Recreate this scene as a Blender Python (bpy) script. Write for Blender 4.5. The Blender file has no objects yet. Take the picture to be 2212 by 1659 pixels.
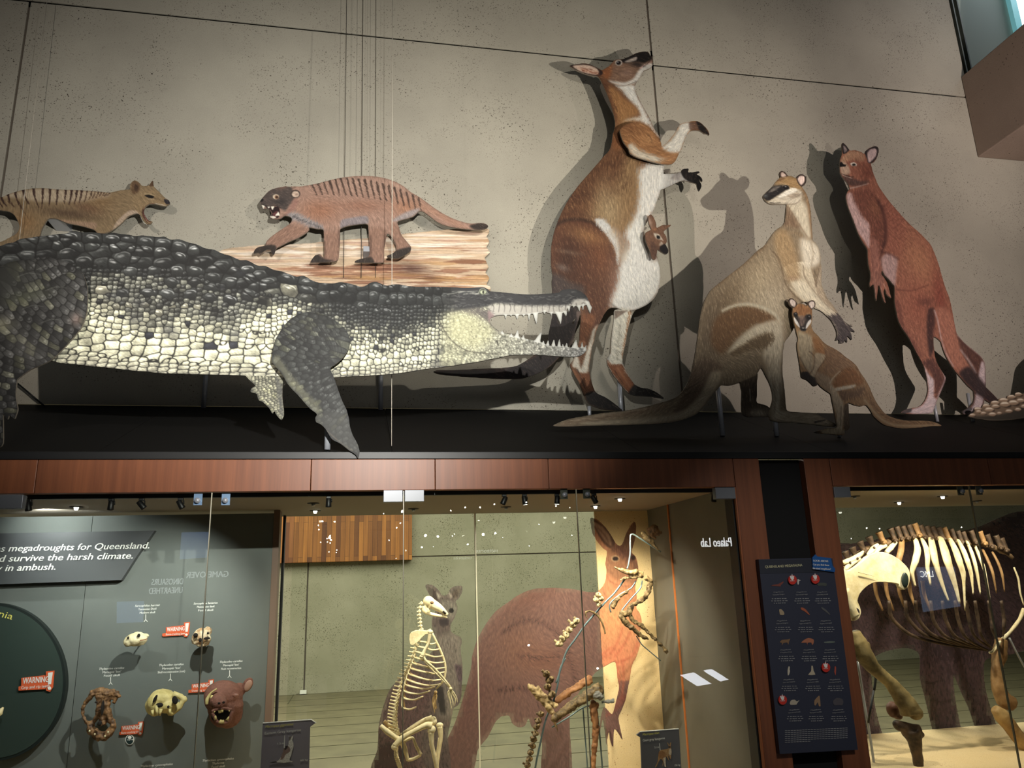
import bpy, bmesh, math, random
import numpy as np
from mathutils import Vector, Matrix
rnd = random.Random(7)
RG = np.random.default_rng(11)
SC = bpy.context.scene
COL = SC.collection

# ------------------------------------------------------------------ camera
F = 1651.0
CX, CY = 1106.0, 829.5
def _n(v): return v / np.linalg.norm(v)
D3 = _n(np.array([895 - CX, -5500 - CY, F]))          # world up as the lens sees it
D1 = np.array([9560 - CX, 978 - CY, F]); D1 = _n(D1 - D3 * D1.dot(D3))   # along the wall
D2 = np.cross(D1, D3); D2 = D2 if D2[2] > 0 else -D2   # into the room
EYE = np.array([0.0, 0.0, 1.6])
M3 = np.stack([D1, D2, D3], 1)                         # world -> lens (x right, y down, z forward)
cam_d = bpy.data.cameras.new('camera'); cam = bpy.data.objects.new('camera', cam_d); COL.objects.link(cam)
cam_d.sensor_width = 36.0; cam_d.lens = 36.0 * F / 2212.0; SC.cycles.transparent_max_bounces = 24; cam_d.clip_start = 0.05; cam_d.clip_end = 100
R = Matrix(((M3[0, 0], -M3[1, 0], -M3[2, 0]), (M3[0, 1], -M3[1, 1], -M3[2, 1]), (M3[0, 2], -M3[1, 2], -M3[2, 2])))
cam.matrix_world = Matrix.Translation(Vector(EYE)) @ R.to_4x4()
SC.camera = cam
SC.view_settings.view_transform = 'Standard'
try: SC.view_settings.look = 'None'
except Exception: pass
SC.view_settings.exposure = 0.0; SC.view_settings.gamma = 1.0; SC.view_settings.use_curve_mapping = False

def ray(px, py):
    c = np.array([px - CX, py - CY, F]); return M3.T @ c
def P(px, py, Y):                                      # point of the plane "Y metres in" that the lens sees at a pixel
    d = ray(px, py); return EYE + d * (Y / d[1])
def PX(px, py, X):
    d = ray(px, py); return EYE + d * (X / d[0])
def PZ(px, py, Z):
    d = ray(px, py); return EYE + d * ((Z - EYE[2]) / d[2])
def PL(px, py, p0, n):
    d = ray(px, py); n = np.array(n, float); return EYE + d * (np.dot(np.array(p0) - EYE, n) / np.dot(d, n))
def grid_pts(px, py, Y):
    c = np.stack([px - CX, py - CY, np.full_like(px, F)], -1) @ M3
    return EYE + c * (Y / c[:, 1])[:, None]

# ------------------------------------------------------------------ light
def spot(name, loc, tgt, power, col, cone, blend=0.5, size=0.05):
    d = bpy.data.lights.new(name, 'SPOT'); d.energy = power; d.color = col; d.spot_size = math.radians(cone); d.spot_blend = blend; d.shadow_soft_size = size
    o = bpy.data.objects.new(name, d); COL.objects.link(o); o.location = loc
    o.rotation_euler = (Vector(tgt) - Vector(loc)).to_track_quat('-Z', 'Y').to_euler(); return o
def area(name, loc, tgt, power, col, sx, sy):
    d = bpy.data.lights.new(name, 'AREA'); d.energy = power; d.color = col; d.shape = 'RECTANGLE'; d.size = sx; d.size_y = sy
    o = bpy.data.objects.new(name, d); COL.objects.link(o); o.location = loc
    o.rotation_euler = (Vector(tgt) - Vector(loc)).to_track_quat('-Z', 'Y').to_euler(); return o
W = bpy.data.worlds.new('World'); SC.world = W; W.use_nodes = True
W.node_tree.nodes['Background'].inputs[0].default_value = (0.9, 0.95, 1.0, 1); W.node_tree.nodes['Background'].inputs[1].default_value = 0.02
WARM = (1.0, 0.86, 0.68); PINK = (1.0, 0.84, 0.76)
NEUT = (1.0, 0.93, 0.82)
spot('spot_hall_a', (2.75, 1.35, 2.65), (2.1, 5.4, 5.0), 520, (1.0, 0.91, 0.79), 57, 1.0, 0.014)
spot('spot_hall_b', (1.45, 1.35, 3.7), (0.75, 5.4, 4.75), 270, (1.0, 0.92, 0.8), 66, 1.0, 0.014)
spot('spot_hall_c', (4.5, 1.5, 2.95), (4.2, 5.4, 4.35), 420, PINK, 72, 1.0, 0.014)
spot('spot_hall_d', (0.2, 1.1, 2.75), (-0.2, 4.3, 3.2), 600, (1.0, 0.97, 0.90), 72, 0.9, 0.014)
spot('spot_hall_e', (-1.4, 1.0, 3.4), (-1.2, 5.4, 4.3), 225, (1.0, 0.90, 0.80), 74, 1.0, 0.014)
spot('beam_fill', (5.0, 1.5, 4.0), (6.1, 4.6, 6.0), 330, (1.0, 0.86, 0.78), 60, 1.0, 0.02)  # added fill that lifts the right-hand beam, no real fitting behind it
spot('sign_fill', (2.3, 0.9, 3.3), (2.38, 4.0, 1.3), 140, (1.0, 0.97, 0.93), 34, 1.0, 0.02)  # added front light, put in only to brighten the megafauna sign
area('hall_fill', (0.5, -3.5, 6.0), (1.0, 5.4, 3.5), 26, (1.0, 0.95, 0.88), 5, 2)
area('beyond_fill', (0.8, 9.5, 4.1), (0.8, 9.5, 0), 980, (1.0, 0.97, 0.84), 12, 5)
area('window_light', (6.9, 5.2, 8.0), (6.2, 4.4, 5.0), 40, (0.8, 0.9, 1.0), 1, 1)
spot('spot_case_skulls', (-0.80, 4.14, 2.03), (-1.25, 5.0, 1.25), 62, (0.97, 1.0, 0.93), 84, 0.8, 0.008)
spot('spot_case_round', (-1.55, 4.14, 2.03), (-1.75, 5.0, 1.2), 24, (0.95, 1.0, 0.96), 80, 0.8, 0.01)
spot('spot_case_header', (-1.75, 4.72, 2.06), (-1.72, 5.0, 1.98), 9, (0.95, 1.0, 0.98), 130, 0.6, 0.01)
for _x, _tx, _p in ((-0.25, 0.1, 34), (0.55, 0.55, 62), (1.05, 0.9, 42), (1.3, 1.55, 62)):
    spot('spot_case', (_x, 4.16, 2.02), (_tx, 5.0, 1.1), _p, (1.0, 0.91, 0.72), 96, 0.8, 0.01)
spot('label_fill', (-0.45, 4.14, 2.02), (-0.52, 4.4, 0.95), 16, (1.0, 0.95, 0.9), 40, 0.8, 0.01)  # added light, put in to lift the left label plate
spot('spot_case_cream', (1.55, 4.5, 2.02), (1.75, 5.42, 1.15), 90, (1.0, 0.88, 0.66), 70, 0.8, 0.02)
for _x in (2.95, 3.5, 4.1): spot('spot_case', (_x, 4.2, 2.02), (_x + 0.1, 4.9, 1.1), 34, (1.0, 0.91, 0.76), 100, 0.7, 0.02)


# ------------------------------------------------------------------ materials
def srgb(c):
    return tuple((x / 255.0 / 12.92) if x / 255.0 <= 0.04045 else ((x / 255.0 + 0.055) / 1.055) ** 2.4 for x in c[:3])
def mat(name, col=(128, 128, 128), rough=0.6, metal=0.0, emit=0.0, spec=0.5, fn=None):
    m = bpy.data.materials.new(name); m.use_nodes = True; nt = m.node_tree; b = nt.nodes['Principled BSDF']
    b.inputs['Base Color'].default_value = (*srgb(col), 1); b.inputs['Roughness'].default_value = rough; b.inputs['Metallic'].default_value = metal
    b.inputs['Specular IOR Level'].default_value = spec
    if emit: b.inputs['Emission Color'].default_value = (*srgb(col), 1); b.inputs['Emission Strength'].default_value = emit
    if fn: fn(nt, b)
    return m
def N(nt, t, **kw):
    n = nt.nodes.new(t)
    for k, v in kw.items():
        if k.startswith('i_'): n.inputs[k[2:].replace('_', ' ')].default_value = v
        else: setattr(n, k, v)
    return n
def ramp(nt, src, stops):
    r = nt.nodes.new('ShaderNodeValToRGB'); el = r.color_ramp.elements
    while len(el) < len(stops): el.new(0.5)
    for e, (p, c) in zip(el, stops): e.position = p; e.color = (*srgb(c), 1)
    nt.links.new(src, r.inputs[0]); return r
def bump(nt, b, src, s=0.2, d=0.01):
    bp = N(nt, 'ShaderNodeBump', i_Strength=s, i_Distance=d); nt.links.new(src, bp.inputs['Height']); nt.links.new(bp.outputs[0], b.inputs['Normal'])
def mixc(nt, fac, a, bb, mode='MIX'):
    m = nt.nodes.new('ShaderNodeMix'); m.data_type = 'RGBA'; m.blend_type = mode
    for s, i in ((fac, 0), (a, 6), (bb, 7)):
        if isinstance(s, (int, float)): m.inputs[i].default_value = s
        elif isinstance(s, tuple): m.inputs[i].default_value = (*srgb(s), 1)
        else: nt.links.new(s, m.inputs[i])
    return m.outputs[2]
def concrete(c1, c2, pit, dens=0.5, sc=1.0, ps=1.0):
    def fn(nt, b):
        tc = N(nt, 'ShaderNodeTexCoord').outputs['Object']
        n1 = N(nt, 'ShaderNodeTexNoise', i_Scale=0.9 * sc, i_Detail=6.0, i_Roughness=0.6); nt.links.new(tc, n1.inputs['Vector'])
        base = ramp(nt, n1.outputs[0], [(0.3, c1), (0.7, c2)])
        n2 = N(nt, 'ShaderNodeTexNoise', i_Scale=160.0, i_Detail=3.0); nt.links.new(tc, n2.inputs['Vector'])
        g = ramp(nt, n2.outputs[0], [(0.25, (180, 180, 180)), (0.75, (255, 255, 255))])
        c = mixc(nt, 0.35, base.outputs[0], g.outputs[0], 'MULTIPLY')
        dn = N(nt, 'ShaderNodeTexNoise', i_Scale=90.0, i_Detail=2.0); nt.links.new(tc, dn.inputs['Vector'])
        va = N(nt, 'ShaderNodeVectorMath', operation='MULTIPLY_ADD'); va.inputs[1].default_value = (0.02, 0.02, 0.02); nt.links.new(dn.outputs['Color'], va.inputs[0]); nt.links.new(tc, va.inputs[2])
        pz = N(nt, 'ShaderNodeTexNoise', i_Scale=2.1, i_Detail=3.0, i_Roughness=0.7); nt.links.new(tc, pz.inputs['Vector'])
        last = c
        for s, thr, lo, hi in ((46.0, 0.24, 0.40, 0.58), (20.0, 0.15, 0.46, 0.62), (90.0, 0.30, 0.38, 0.56)):
            v = N(nt, 'ShaderNodeTexVoronoi', i_Scale=s * ps); nt.links.new(va.outputs[0], v.inputs['Vector'])
            r = ramp(nt, v.outputs['Distance'], [(thr * 0.6, (255, 255, 255)), (thr, (0, 0, 0))])
            sp = N(nt, 'ShaderNodeSeparateColor'); nt.links.new(v.outputs['Color'], sp.inputs[0])
            q = N(nt, 'ShaderNodeMath', operation='LESS_THAN'); q.inputs[1].default_value = 0.16 * dens * 2; nt.links.new(sp.outputs[0], q.inputs[0])
            z = N(nt, 'ShaderNodeMapRange', i_From_Min=lo, i_From_Max=hi); nt.links.new(pz.outputs[0], z.inputs[0])
            m1 = N(nt, 'ShaderNodeMath', operation='MULTIPLY'); nt.links.new(r.outputs[0], m1.inputs[0]); nt.links.new(q.outputs[0], m1.inputs[1])
            m2 = N(nt, 'ShaderNodeMath', operation='MULTIPLY'); nt.links.new(m1.outputs[0], m2.inputs[0]); nt.links.new(z.outputs[0], m2.inputs[1])
            last = mixc(nt, m2.outputs[0], last, pit)
        nt.links.new(last, b.inputs['Base Color']); bump(nt, b, n2.outputs[0], 0.12, 0.004)
    return fn
def wood(c1, c2, sx=30.0, sz=1.2, planks=0.0):
    def fn(nt, b):
        tc = N(nt, 'ShaderNodeTexCoord').outputs['Object']
        mp = N(nt, 'ShaderNodeMapping'); mp.inputs['Scale'].default_value = (sx, sx, sz); nt.links.new(tc, mp.inputs[0])
        n1 = N(nt, 'ShaderNodeTexNoise', i_Scale=1.0, i_Detail=6.0, i_Roughness=0.65); nt.links.new(mp.outputs[0], n1.inputs['Vector'])
        r = ramp(nt, n1.outputs[0], [(0.3, c1), (0.7, c2)]); out = r.outputs[0]
        if planks:
            m2 = N(nt, 'ShaderNodeMapping'); m2.inputs['Rotation'].default_value = (math.pi / 2, 0, math.pi / 2) ; nt.links.new(tc, m2.inputs[0])
            sx_ = N(nt, 'ShaderNodeSeparateXYZ'); nt.links.new(tc, sx_.inputs[0])
            cb = N(nt, 'ShaderNodeCombineXYZ'); nt.links.new(sx_.outputs[2], cb.inputs[0]); nt.links.new(sx_.outputs[0], cb.inputs[1])
            br = N(nt, 'ShaderNodeTexBrick', i_Scale=1.0, i_Mortar_Size=0.002, i_Brick_Width=0.9, i_Row_Height=planks); br.offset = 0.37
            br.inputs['Color1'].default_value = (*srgb((255, 225, 170)), 1); br.inputs['Color2'].default_value = (*srgb((150, 120, 100)), 1); br.inputs['Mortar'].default_value = (*srgb((90, 60, 40)), 1)
            nt.links.new(cb.outputs[0], br.inputs['Vector']); out = mixc(nt, 1.0, out, br.outputs[0], 'MULTIPLY')
        nt.links.new(out, b.inputs['Base Color'])
    return fn
def noisy(c1, c2, s=8.0, bs=0.0, det=5.0, lo=0.35, hi=0.65):
    def fn(nt, b):
        tc = N(nt, 'ShaderNodeTexCoord').outputs['Object']
        n1 = N(nt, 'ShaderNodeTexNoise', i_Scale=s, i_Detail=det, i_Roughness=0.65); nt.links.new(tc, n1.inputs['Vector'])
        r = ramp(nt, n1.outputs[0], [(lo, c1), (hi, c2)]); nt.links.new(r.outputs[0], b.inputs['Base Color'])
        if bs: bump(nt, b, n1.outputs[0], bs, 0.01)
    return fn
def attr_mat(name, rough=0.6, alpha=1.0, spec=0.3):
    def fn(nt, b):
        a = N(nt, 'ShaderNodeAttribute', attribute_name='Col'); nt.links.new(a.outputs['Color'], b.inputs['Base Color']); b.inputs['Alpha'].default_value = alpha
    return mat(name, rough=rough, spec=spec, fn=fn)
def glass_mat(name, tint=(250, 252, 250), ior=1.45, k=1.0):
    m = bpy.data.materials.new(name); m.use_nodes = True; nt = m.node_tree; nt.nodes.clear()
    o = N(nt, 'ShaderNodeOutputMaterial'); t = N(nt, 'ShaderNodeBsdfTransparent'); t.inputs[0].default_value = (*srgb(tint), 1)
    g = N(nt, 'ShaderNodeBsdfGlossy', i_Roughness=0.0); f = N(nt, 'ShaderNodeFresnel', i_IOR=ior); mx = N(nt, 'ShaderNodeMixShader')
    mu = N(nt, 'ShaderNodeMath', operation='MULTIPLY'); mu.inputs[1].default_value = k; nt.links.new(f.outputs[0], mu.inputs[0])
    ge = N(nt, 'ShaderNodeNewGeometry'); fr = N(nt, 'ShaderNodeMath', operation='SUBTRACT'); fr.inputs[0].default_value = 1.0; nt.links.new(ge.outputs['Backfacing'], fr.inputs[1])
    m2 = N(nt, 'ShaderNodeMath', operation='MULTIPLY'); nt.links.new(mu.outputs[0], m2.inputs[0]); nt.links.new(fr.outputs[0], m2.inputs[1])
    nt.links.new(m2.outputs[0], mx.inputs[0]); nt.links.new(t.outputs[0], mx.inputs[1]); nt.links.new(g.outputs[0], mx.inputs[2]); nt.links.new(mx.outputs[0], o.inputs[0]); return m

# ------------------------------------------------------------------ objects
def root(name, loc, label, cat, group=None):
    o = bpy.data.objects.new(name, None); COL.objects.link(o); o.location = Vector(loc); o.empty_display_size = 0.05
    o['label'] = label; o['category'] = cat
    if group: o['group'] = group
    return o
def tag(o, label, cat, group=None):
    o['label'] = label; o['category'] = cat
    if group: o['group'] = group
    return o
def wloc(o):
    v = Vector((0, 0, 0))
    while o is not None: v = v + o.location; o = o.parent
    return v
def obj(name, verts, faces, m, parent=None, loc=None, smooth=False, label=None, kind=None):
    """verts are world points; the object gets its own origin"""
    V = np.asarray(verts, dtype=float).reshape(-1, 3)
    pw = wloc(parent) if parent else Vector((0, 0, 0))
    if loc is None: loc = (V.min(0) + V.max(0)) / 2
    me = bpy.data.meshes.new(name); me.from_pydata((V - np.array(loc)).tolist(), [], faces)
    for x in (m if isinstance(m, (list, tuple)) else [m]): me.materials.append(x)
    if smooth: me.shade_smooth()
    me.update()
    o = bpy.data.objects.new(name, me); COL.objects.link(o)
    if parent: o.parent = parent
    o.location = Vector(loc) - pw
    if label: o['label'] = label
    if kind: o['kind'] = kind
    return o
class MB:
    """collects shapes of ONE part"""
    def __init__(s): s.v = []; s.f = []
    def add(s, v, f):
        b = len(s.v); s.v += [tuple(map(float, p)) for p in v]; s.f += [tuple(i + b for i in q) for q in f]; return s
    def box(s, a, b):
        (x0, y0, z0), (x1, y1, z1) = a, b
        x0, x1 = min(x0, x1), max(x0, x1); y0, y1 = min(y0, y1), max(y0, y1); z0, z1 = min(z0, z1), max(z0, z1)
        v = [(x0, y0, z0), (x1, y0, z0), (x1, y1, z0), (x0, y1, z0), (x0, y0, z1), (x1, y0, z1), (x1, y1, z1), (x0, y1, z1)]
        return s.add(v, [(0, 3, 2, 1), (4, 5, 6, 7), (0, 1, 5, 4), (1, 2, 6, 5), (2, 3, 7, 6), (3, 0, 4, 7)])
    def prism(s, pts, off):
        """polygon of world points pushed along off"""
        n = len(pts); P0 = [np.array(p, float) for p in pts]; o = np.array(off, float)
        v = P0 + [p + o for p in P0]
        nrm = np.zeros(3)
        for i in range(n): nrm += np.cross(P0[i], P0[(i + 1) % n])
        idx = list(range(n))
        if nrm.dot(o) > 0: f = [tuple(idx[::-1]), tuple(i + n for i in idx)] + [(i, (i + 1) % n, (i + 1) % n + n, i + n) for i in idx]
        else: f = [tuple(idx), tuple(i + n for i in idx[::-1])] + [((i + 1) % n, i, i + n, (i + 1) % n + n) for i in idx]
        return s.add(v, f)
    def tube(s, pts, rad, seg=10, cap=True, sq=1.0, nz=0.0, rr=None):
        """round bar through world points with a radius at each; sq flattens it, nz roughens it"""
        p = [np.array(q, float) for q in pts]; n = len(p)
        rad = list(rad) if hasattr(rad, '__len__') else [rad] * n
        rr = rr or rnd; up = np.array([0.13, -0.9, 0.41]); base = len(s.v); pn = None
        for i in range(n):
            t = p[min(i + 1, n - 1)] - p[max(i - 1, 0)]; t = t / (np.linalg.norm(t) + 1e-9)
            a = np.cross(t, up); a = a / (np.linalg.norm(a) + 1e-9)
            if pn is not None and a.dot(pn) < 0: a = -a
            pn = a; b = np.cross(t, a)
            for k in range(seg):
                th = 2 * math.pi * k / seg; r = rad[i] * (1 + (rr.uniform(-nz, nz) if nz else 0))
                s.v.append(tuple(p[i] + a * math.cos(th) * r + b * math.sin(th) * r * sq))
        for i in range(n - 1):
            for k in range(seg):
                k2 = (k + 1) % seg; s.f.append((base + i * seg + k, base + i * seg + k2, base + (i + 1) * seg + k2, base + (i + 1) * seg + k))
        if cap:
            s.f.append(tuple(base + k for k in range(seg))[::-1]); s.f.append(tuple(base + (n - 1) * seg + k for k in range(seg)))
        return s
    def ball(s, c, r, u=12, w=8, nz=0.0, rot=None):
        c = np.array(c, float); r = np.array(r if hasattr(r, '__len__') else (r, r, r), float); b = len(s.v)
        Rm = np.array(rot) if rot is not None else np.eye(3)
        for i in range(w + 1):
            ph = math.pi * i / w
            for k in range(u):
                th = 2 * math.pi * k / u; q = 1 + (rnd.uniform(-nz, nz) if nz and 0 < i < w else 0)
                d = np.array([math.sin(ph) * math.cos(th), math.sin(ph) * math.sin(th), math.cos(ph)]) * r * q
                s.v.append(tuple(c + Rm @ d))
        for i in range(w):
            for k in range(u):
                k2 = (k + 1) % u; s.f.append((b + i * u + k, b + (i + 1) * u + k, b + (i + 1) * u + k2, b + i * u + k2))
        return s
    def build(s, name, m, parent=None, smooth=True, label=None, loc=None, kind=None, bevel=0):
        o = obj(name, s.v, s.f, m, parent, loc, smooth, label, kind)
        if bevel:
            md = o.modifiers.new('bevel', 'BEVEL'); md.width = bevel; md.segments = 2; md.limit_method = 'ANGLE'
        return o
def boxo(name, a, b, m, parent=None, label=None, kind=None, bevel=0):
    return MB().box(a, b).build(name, m, parent, smooth=False, label=label, kind=kind, bevel=bevel)

# ------------------------------------------------------------------ crops used to note outlines down
ZZ = dict(A=(3.45625, 0, 340), B=(3.45625, 0, 700), C=(3.45625, 500, 360), D=(3.95, 880, 560), E=(3.77, 480, 560), F=(4.608, 1120, 90), G=(4.608, 1120, 400),
          H=(3.687, 900, 600), I=(4.608, 1440, 340), J=(3.253, 1180, 620), K=(4.686, 1740, 280), L=(4.686, 1740, 600), M=(3.687, 0, 1040), N=(4.495, 160, 1290),
          O=(3.95, 540, 1040), Q=(3.959, 780, 1240), R=(3.95, 1100, 1040), S=(4.3775, 1080, 1280), T=(3.606, 1612, 1180), U=(5.12, 1780, 1030),
          V=(5.12, 1780, 1335), W=(4.1475, 1812, 0), X=(10.435, 540, 1500), Y=(6.943, 1370, 1420), Z=(6.9125, 0, 1130), a=(6.144, 1300, 700),
          b=(5.027, 1640, 620), c=(8.735, 2050, 740), d=(3.95, 0, 560), e=(2.765, 0, 0), p=(1, 0, 0))
def z(s):
    """'A 1,2 3,4 B 5,6' -> photo coordinates (the letter names the crop the numbers were read in)"""
    out = []; k, ox, oy = ZZ['p']
    for w in s.split():
        if w in ZZ: k, ox, oy = ZZ[w]
        else: x, y = w.split(','); out.append((float(x) / k + ox, float(y) / k + oy))
    return out

# ------------------------------------------------------------------ painting the printed boards
def smooth_loop(pts, k=4, closed=True):
    p = np.array(pts, float); n = len(p); out = []
    rng_ = range(n) if closed else range(n - 1)
    for i in rng_:
        if closed: a, b, c, d = p[(i - 1) % n], p[i], p[(i + 1) % n], p[(i + 2) % n]
        else: a, b, c, d = p[max(i - 1, 0)], p[i], p[i + 1], p[min(i + 2, n - 1)]
        # sharp corners stay sharp
        for j in range(k):
            t = j / k; t2 = t * t; t3 = t2 * t
            m1 = (c - a) * 0.4; m2 = (d - b) * 0.4
            L = np.linalg.norm(c - b); 
            for m in (m1, m2):
                l = np.linalg.norm(m)
                if l > L: m *= L / l
            out.append((2 * t3 - 3 * t2 + 1) * b + (t3 - 2 * t2 + t) * m1 + (-2 * t3 + 3 * t2) * c + (t3 - t2) * m2)
    if not closed: out.append(p[-1])
    return np.array(out)
def blur(a, r):
    r = int(r)
    for _ in range(2):
        for ax in (0, 1):
            pad = [(0, 0), (0, 0)]; pad[ax] = (r + 1, r)
            c = np.cumsum(np.pad(a, pad, mode='edge'), axis=ax)
            a = (np.take(c, range(2 * r + 1, c.shape[ax]), ax) - np.take(c, range(0, c.shape[ax] - 2 * r - 1), ax)) / (2 * r + 1)
    return a
class Cv:
    def __init__(s, x0, y0, x1, y1, ss=1.0):
        s.ss = ss; s.x0, s.y0 = x0, y0; s.w, s.h = int((x1 - x0) * ss), int((y1 - y0) * ss)
        s.rgb = np.zeros((s.h, s.w, 3), np.float32); s.al = np.zeros((s.h, s.w), np.float32); s.n = np.zeros((s.h, s.w), np.float32)
        s.X, s.Y = np.meshgrid(x0 + (np.arange(s.w) + 0.5) / ss, y0 + (np.arange(s.h) + 0.5) / ss)
        s.X = s.X.astype(np.float32); s.Y = s.Y.astype(np.float32)
    def win(s, p, pad):
        a = max(0, int((p[:, 0].min() - pad - s.x0) * s.ss)); b = min(s.w, int((p[:, 0].max() + pad - s.x0) * s.ss) + 2)
        c = max(0, int((p[:, 1].min() - pad - s.y0) * s.ss)); d = min(s.h, int((p[:, 1].max() + pad - s.y0) * s.ss) + 2)
        return slice(c, max(c, d)), slice(a, max(a, b))
    def sdf(s, p, pad, closed=True):
        w = s.win(p, pad); X, Y = s.X[w], s.Y[w]
        if X.size == 0: return w, np.full(X.shape, 1e6, np.float32), None
        d2 = np.full(X.shape, 1e9, np.float32); ins = np.zeros(X.shape, bool); tt = np.zeros(X.shape, np.float32); n = len(p)
        m = n if closed else n - 1; cl = np.concatenate([[0], np.cumsum(np.linalg.norm(np.diff(p, axis=0), axis=1))]) if not closed else None
        for i in range(m):
            ax, ay = p[i]; bx, by = p[(i + 1) % n]; ex, ey = bx - ax, by - ay; L2 = ex * ex + ey * ey + 1e-9
            t = np.clip(((X - ax) * ex + (Y - ay) * ey) / L2, 0, 1); q = (X - ax - t * ex) ** 2 + (Y - ay - t * ey) ** 2
            if not closed: k = q < d2; tt[k] = ((cl[i] + t * math.sqrt(L2)) / cl[-1])[k]
            np.minimum(d2, q, out=d2)
            if closed and ay != by:
                c = (ay > Y) != (by > Y); ins ^= c & (X < (bx - ax) * (Y - ay) / (by - ay) + ax)
        d = np.sqrt(d2)
        if closed: d[ins] *= -1
        return w, d, tt
    def pts(s, p, sm, closed=True):
        p = z(p) if isinstance(p, str) else p
        return smooth_loop(p, 4, closed) if sm else np.array(p, float)
    def add(s, p, col=None, sm=True):
        p = s.pts(p, sm); w, d, _ = s.sdf(p, 2); c = np.clip(0.5 - d * s.ss, 0, 1)
        s.al[w] = np.maximum(s.al[w], c)
        if col is not None: s.rgb[w] += (np.array(col, np.float32) - s.rgb[w]) * np.clip(1.5 - d, 0, 1)[..., None]
    def cut(s, p, sm=True):
        p = s.pts(p, sm); w, d, _ = s.sdf(p, 2); s.al[w] = np.minimum(s.al[w], 1 - np.clip(0.5 - d * s.ss, 0, 1))
    def mixin(s, w, c, col):
        s.rgb[w] += (np.array(col, np.float32) - s.rgb[w]) * c[..., None]
    def paint(s, p, col, f=1.0, o=1.0, sm=True, rz=0.0):
        p = s.pts(p, sm); w, d, _ = s.sdf(p, 3 * f + 2 + rz * 2)
        if rz: d = d + rz * s.n[w]
        t = np.clip(0.5 - d / (2 * f), 0, 1); s.mixin(w, (t * t * (3 - 2 * t)) * o, col)
    def line(s, p, col, w0=1.0, w1=None, o=1.0, f=0.6, sm=True, rz=0.0):
        w1 = w0 if w1 is None else w1; p = s.pts(p, sm, False); w, d, t = s.sdf(p, max(w0, w1) + f + 2, False)
        if t is None: return
        if rz: d = d + rz * s.n[w]
        s.mixin(w, np.clip(0.5 - (d - (w0 + (w1 - w0) * t) / 2) / (2 * f), 0, 1) * o, col)
    def blob(s, x, y, rx, ry, col, o=1.0, rot=0.0, pw=1.0):
        R_ = max(rx, ry) * 2.6; w = s.win(np.array([[x - R_, y - R_], [x + R_, y + R_]]), 0); X, Y = s.X[w] - x, s.Y[w] - y
        c, q = math.cos(math.radians(rot)), math.sin(math.radians(rot)); u = (X * c + Y * q) / rx; v = (-X * q + Y * c) / ry
        s.mixin(w, np.exp(-((u * u + v * v) ** pw)) * o, col)
    def dot(s, x, y, rx, ry, col, o=1.0, rot=0.0, f=0.7):
        R_ = max(rx, ry) + 3; w = s.win(np.array([[x - R_, y - R_], [x + R_, y + R_]]), 0); X, Y = s.X[w] - x, s.Y[w] - y
        c, q = math.cos(math.radians(rot)), math.sin(math.radians(rot)); d = np.sqrt(((X * c + Y * q) / rx) ** 2 + ((-X * q + Y * c) / ry) ** 2) - 1
        s.mixin(w, np.clip(0.5 - d * min(rx, ry) / (2 * f), 0, 1) * o, col)
    def lic(s, flow, L=7, seed=1, step=1.0):
        """hair: white noise smeared along a flow given as 'x,y,angle' samples"""
        L = L if L > 15 else max(2, int(L * .65)); g = np.random.default_rng(seed).random((s.h, s.w)).astype(np.float32); ax = np.zeros_like(s.X); ay = np.zeros_like(s.X)
        for x, y, a in flow:
            wt = 1.0 / (((s.X - x) ** 2 + (s.Y - y) ** 2) ** 1.3 + 30); ax += wt * math.cos(math.radians(a)); ay += wt * math.sin(math.radians(a))
        l = np.sqrt(ax * ax + ay * ay) + 1e-9; ax /= l; ay /= l; acc = np.zeros_like(g); ii, jj = np.mgrid[0:s.h, 0:s.w].astype(np.float32)
        for k in range(-L, L + 1):
            i = np.clip(np.round(ii + ay * k * step), 0, s.h - 1).astype(int); j = np.clip(np.round(jj + ax * k * step), 0, s.w - 1).astype(int); acc += g[i, j]
        acc = blur(acc, 0) - blur(acc, 6); acc /= acc.std() + 1e-9; s.n = np.clip(acc, -2.5, 2.5); s.ax, s.ay = ax, ay
    def fur(s, amp=0.12, tint=None):
        s.rgb *= (1 + amp * 0.62 * s.n)[..., None]
        if tint is not None:
            k = np.clip(s.n - 0.9, 0, 1.2)[..., None] * 0.16; s.rgb += (np.array(tint, np.float32) - s.rgb) * k
    def mottle(s, r, amp, seed=3):
        g = np.random.default_rng(seed).standard_normal((s.h, s.w)).astype(np.float32); g = blur(g, r); g /= g.std(); s.rgb *= (1 + amp * g)[..., None]; return g
    def tone(s, k=1.0, sat=1.0):
        g = s.rgb.mean(2, keepdims=True); s.rgb = (g + (s.rgb - g) * sat) * k
    def rim(s, r=3, k=0.45):
        e = blur(s.al, r); s.rgb *= (1 - k * np.clip(1.15 - e, 0, 1) * (s.al > 0.4))[..., None]
    def grab(s, X, Y, arr):
        i = np.clip((Y - s.y0) * s.ss - 0.5, 0, s.h - 1.001); j = np.clip((X - s.x0) * s.ss - 0.5, 0, s.w - 1.001)
        i0 = i.astype(int); j0 = j.astype(int); fi = i - i0; fj = j - j0
        i1 = np.minimum(i0 + 1, s.h - 1); j1 = np.minimum(j0 + 1, s.w - 1)
        if arr.ndim == 3: fi = fi[:, None]; fj = fj[:, None]
        return (arr[i0, j0] * (1 - fi) + arr[i1, j0] * fi) * (1 - fj) + (arr[i0, j1] * (1 - fi) + arr[i1, j1] * fi) * fj
EDGE = None
def to_lin(c):
    c = np.clip(c / 255.0, 0, 1); return np.where(c <= 0.04045, c / 12.92, ((c + 0.055) / 1.055) ** 2.4)
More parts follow.
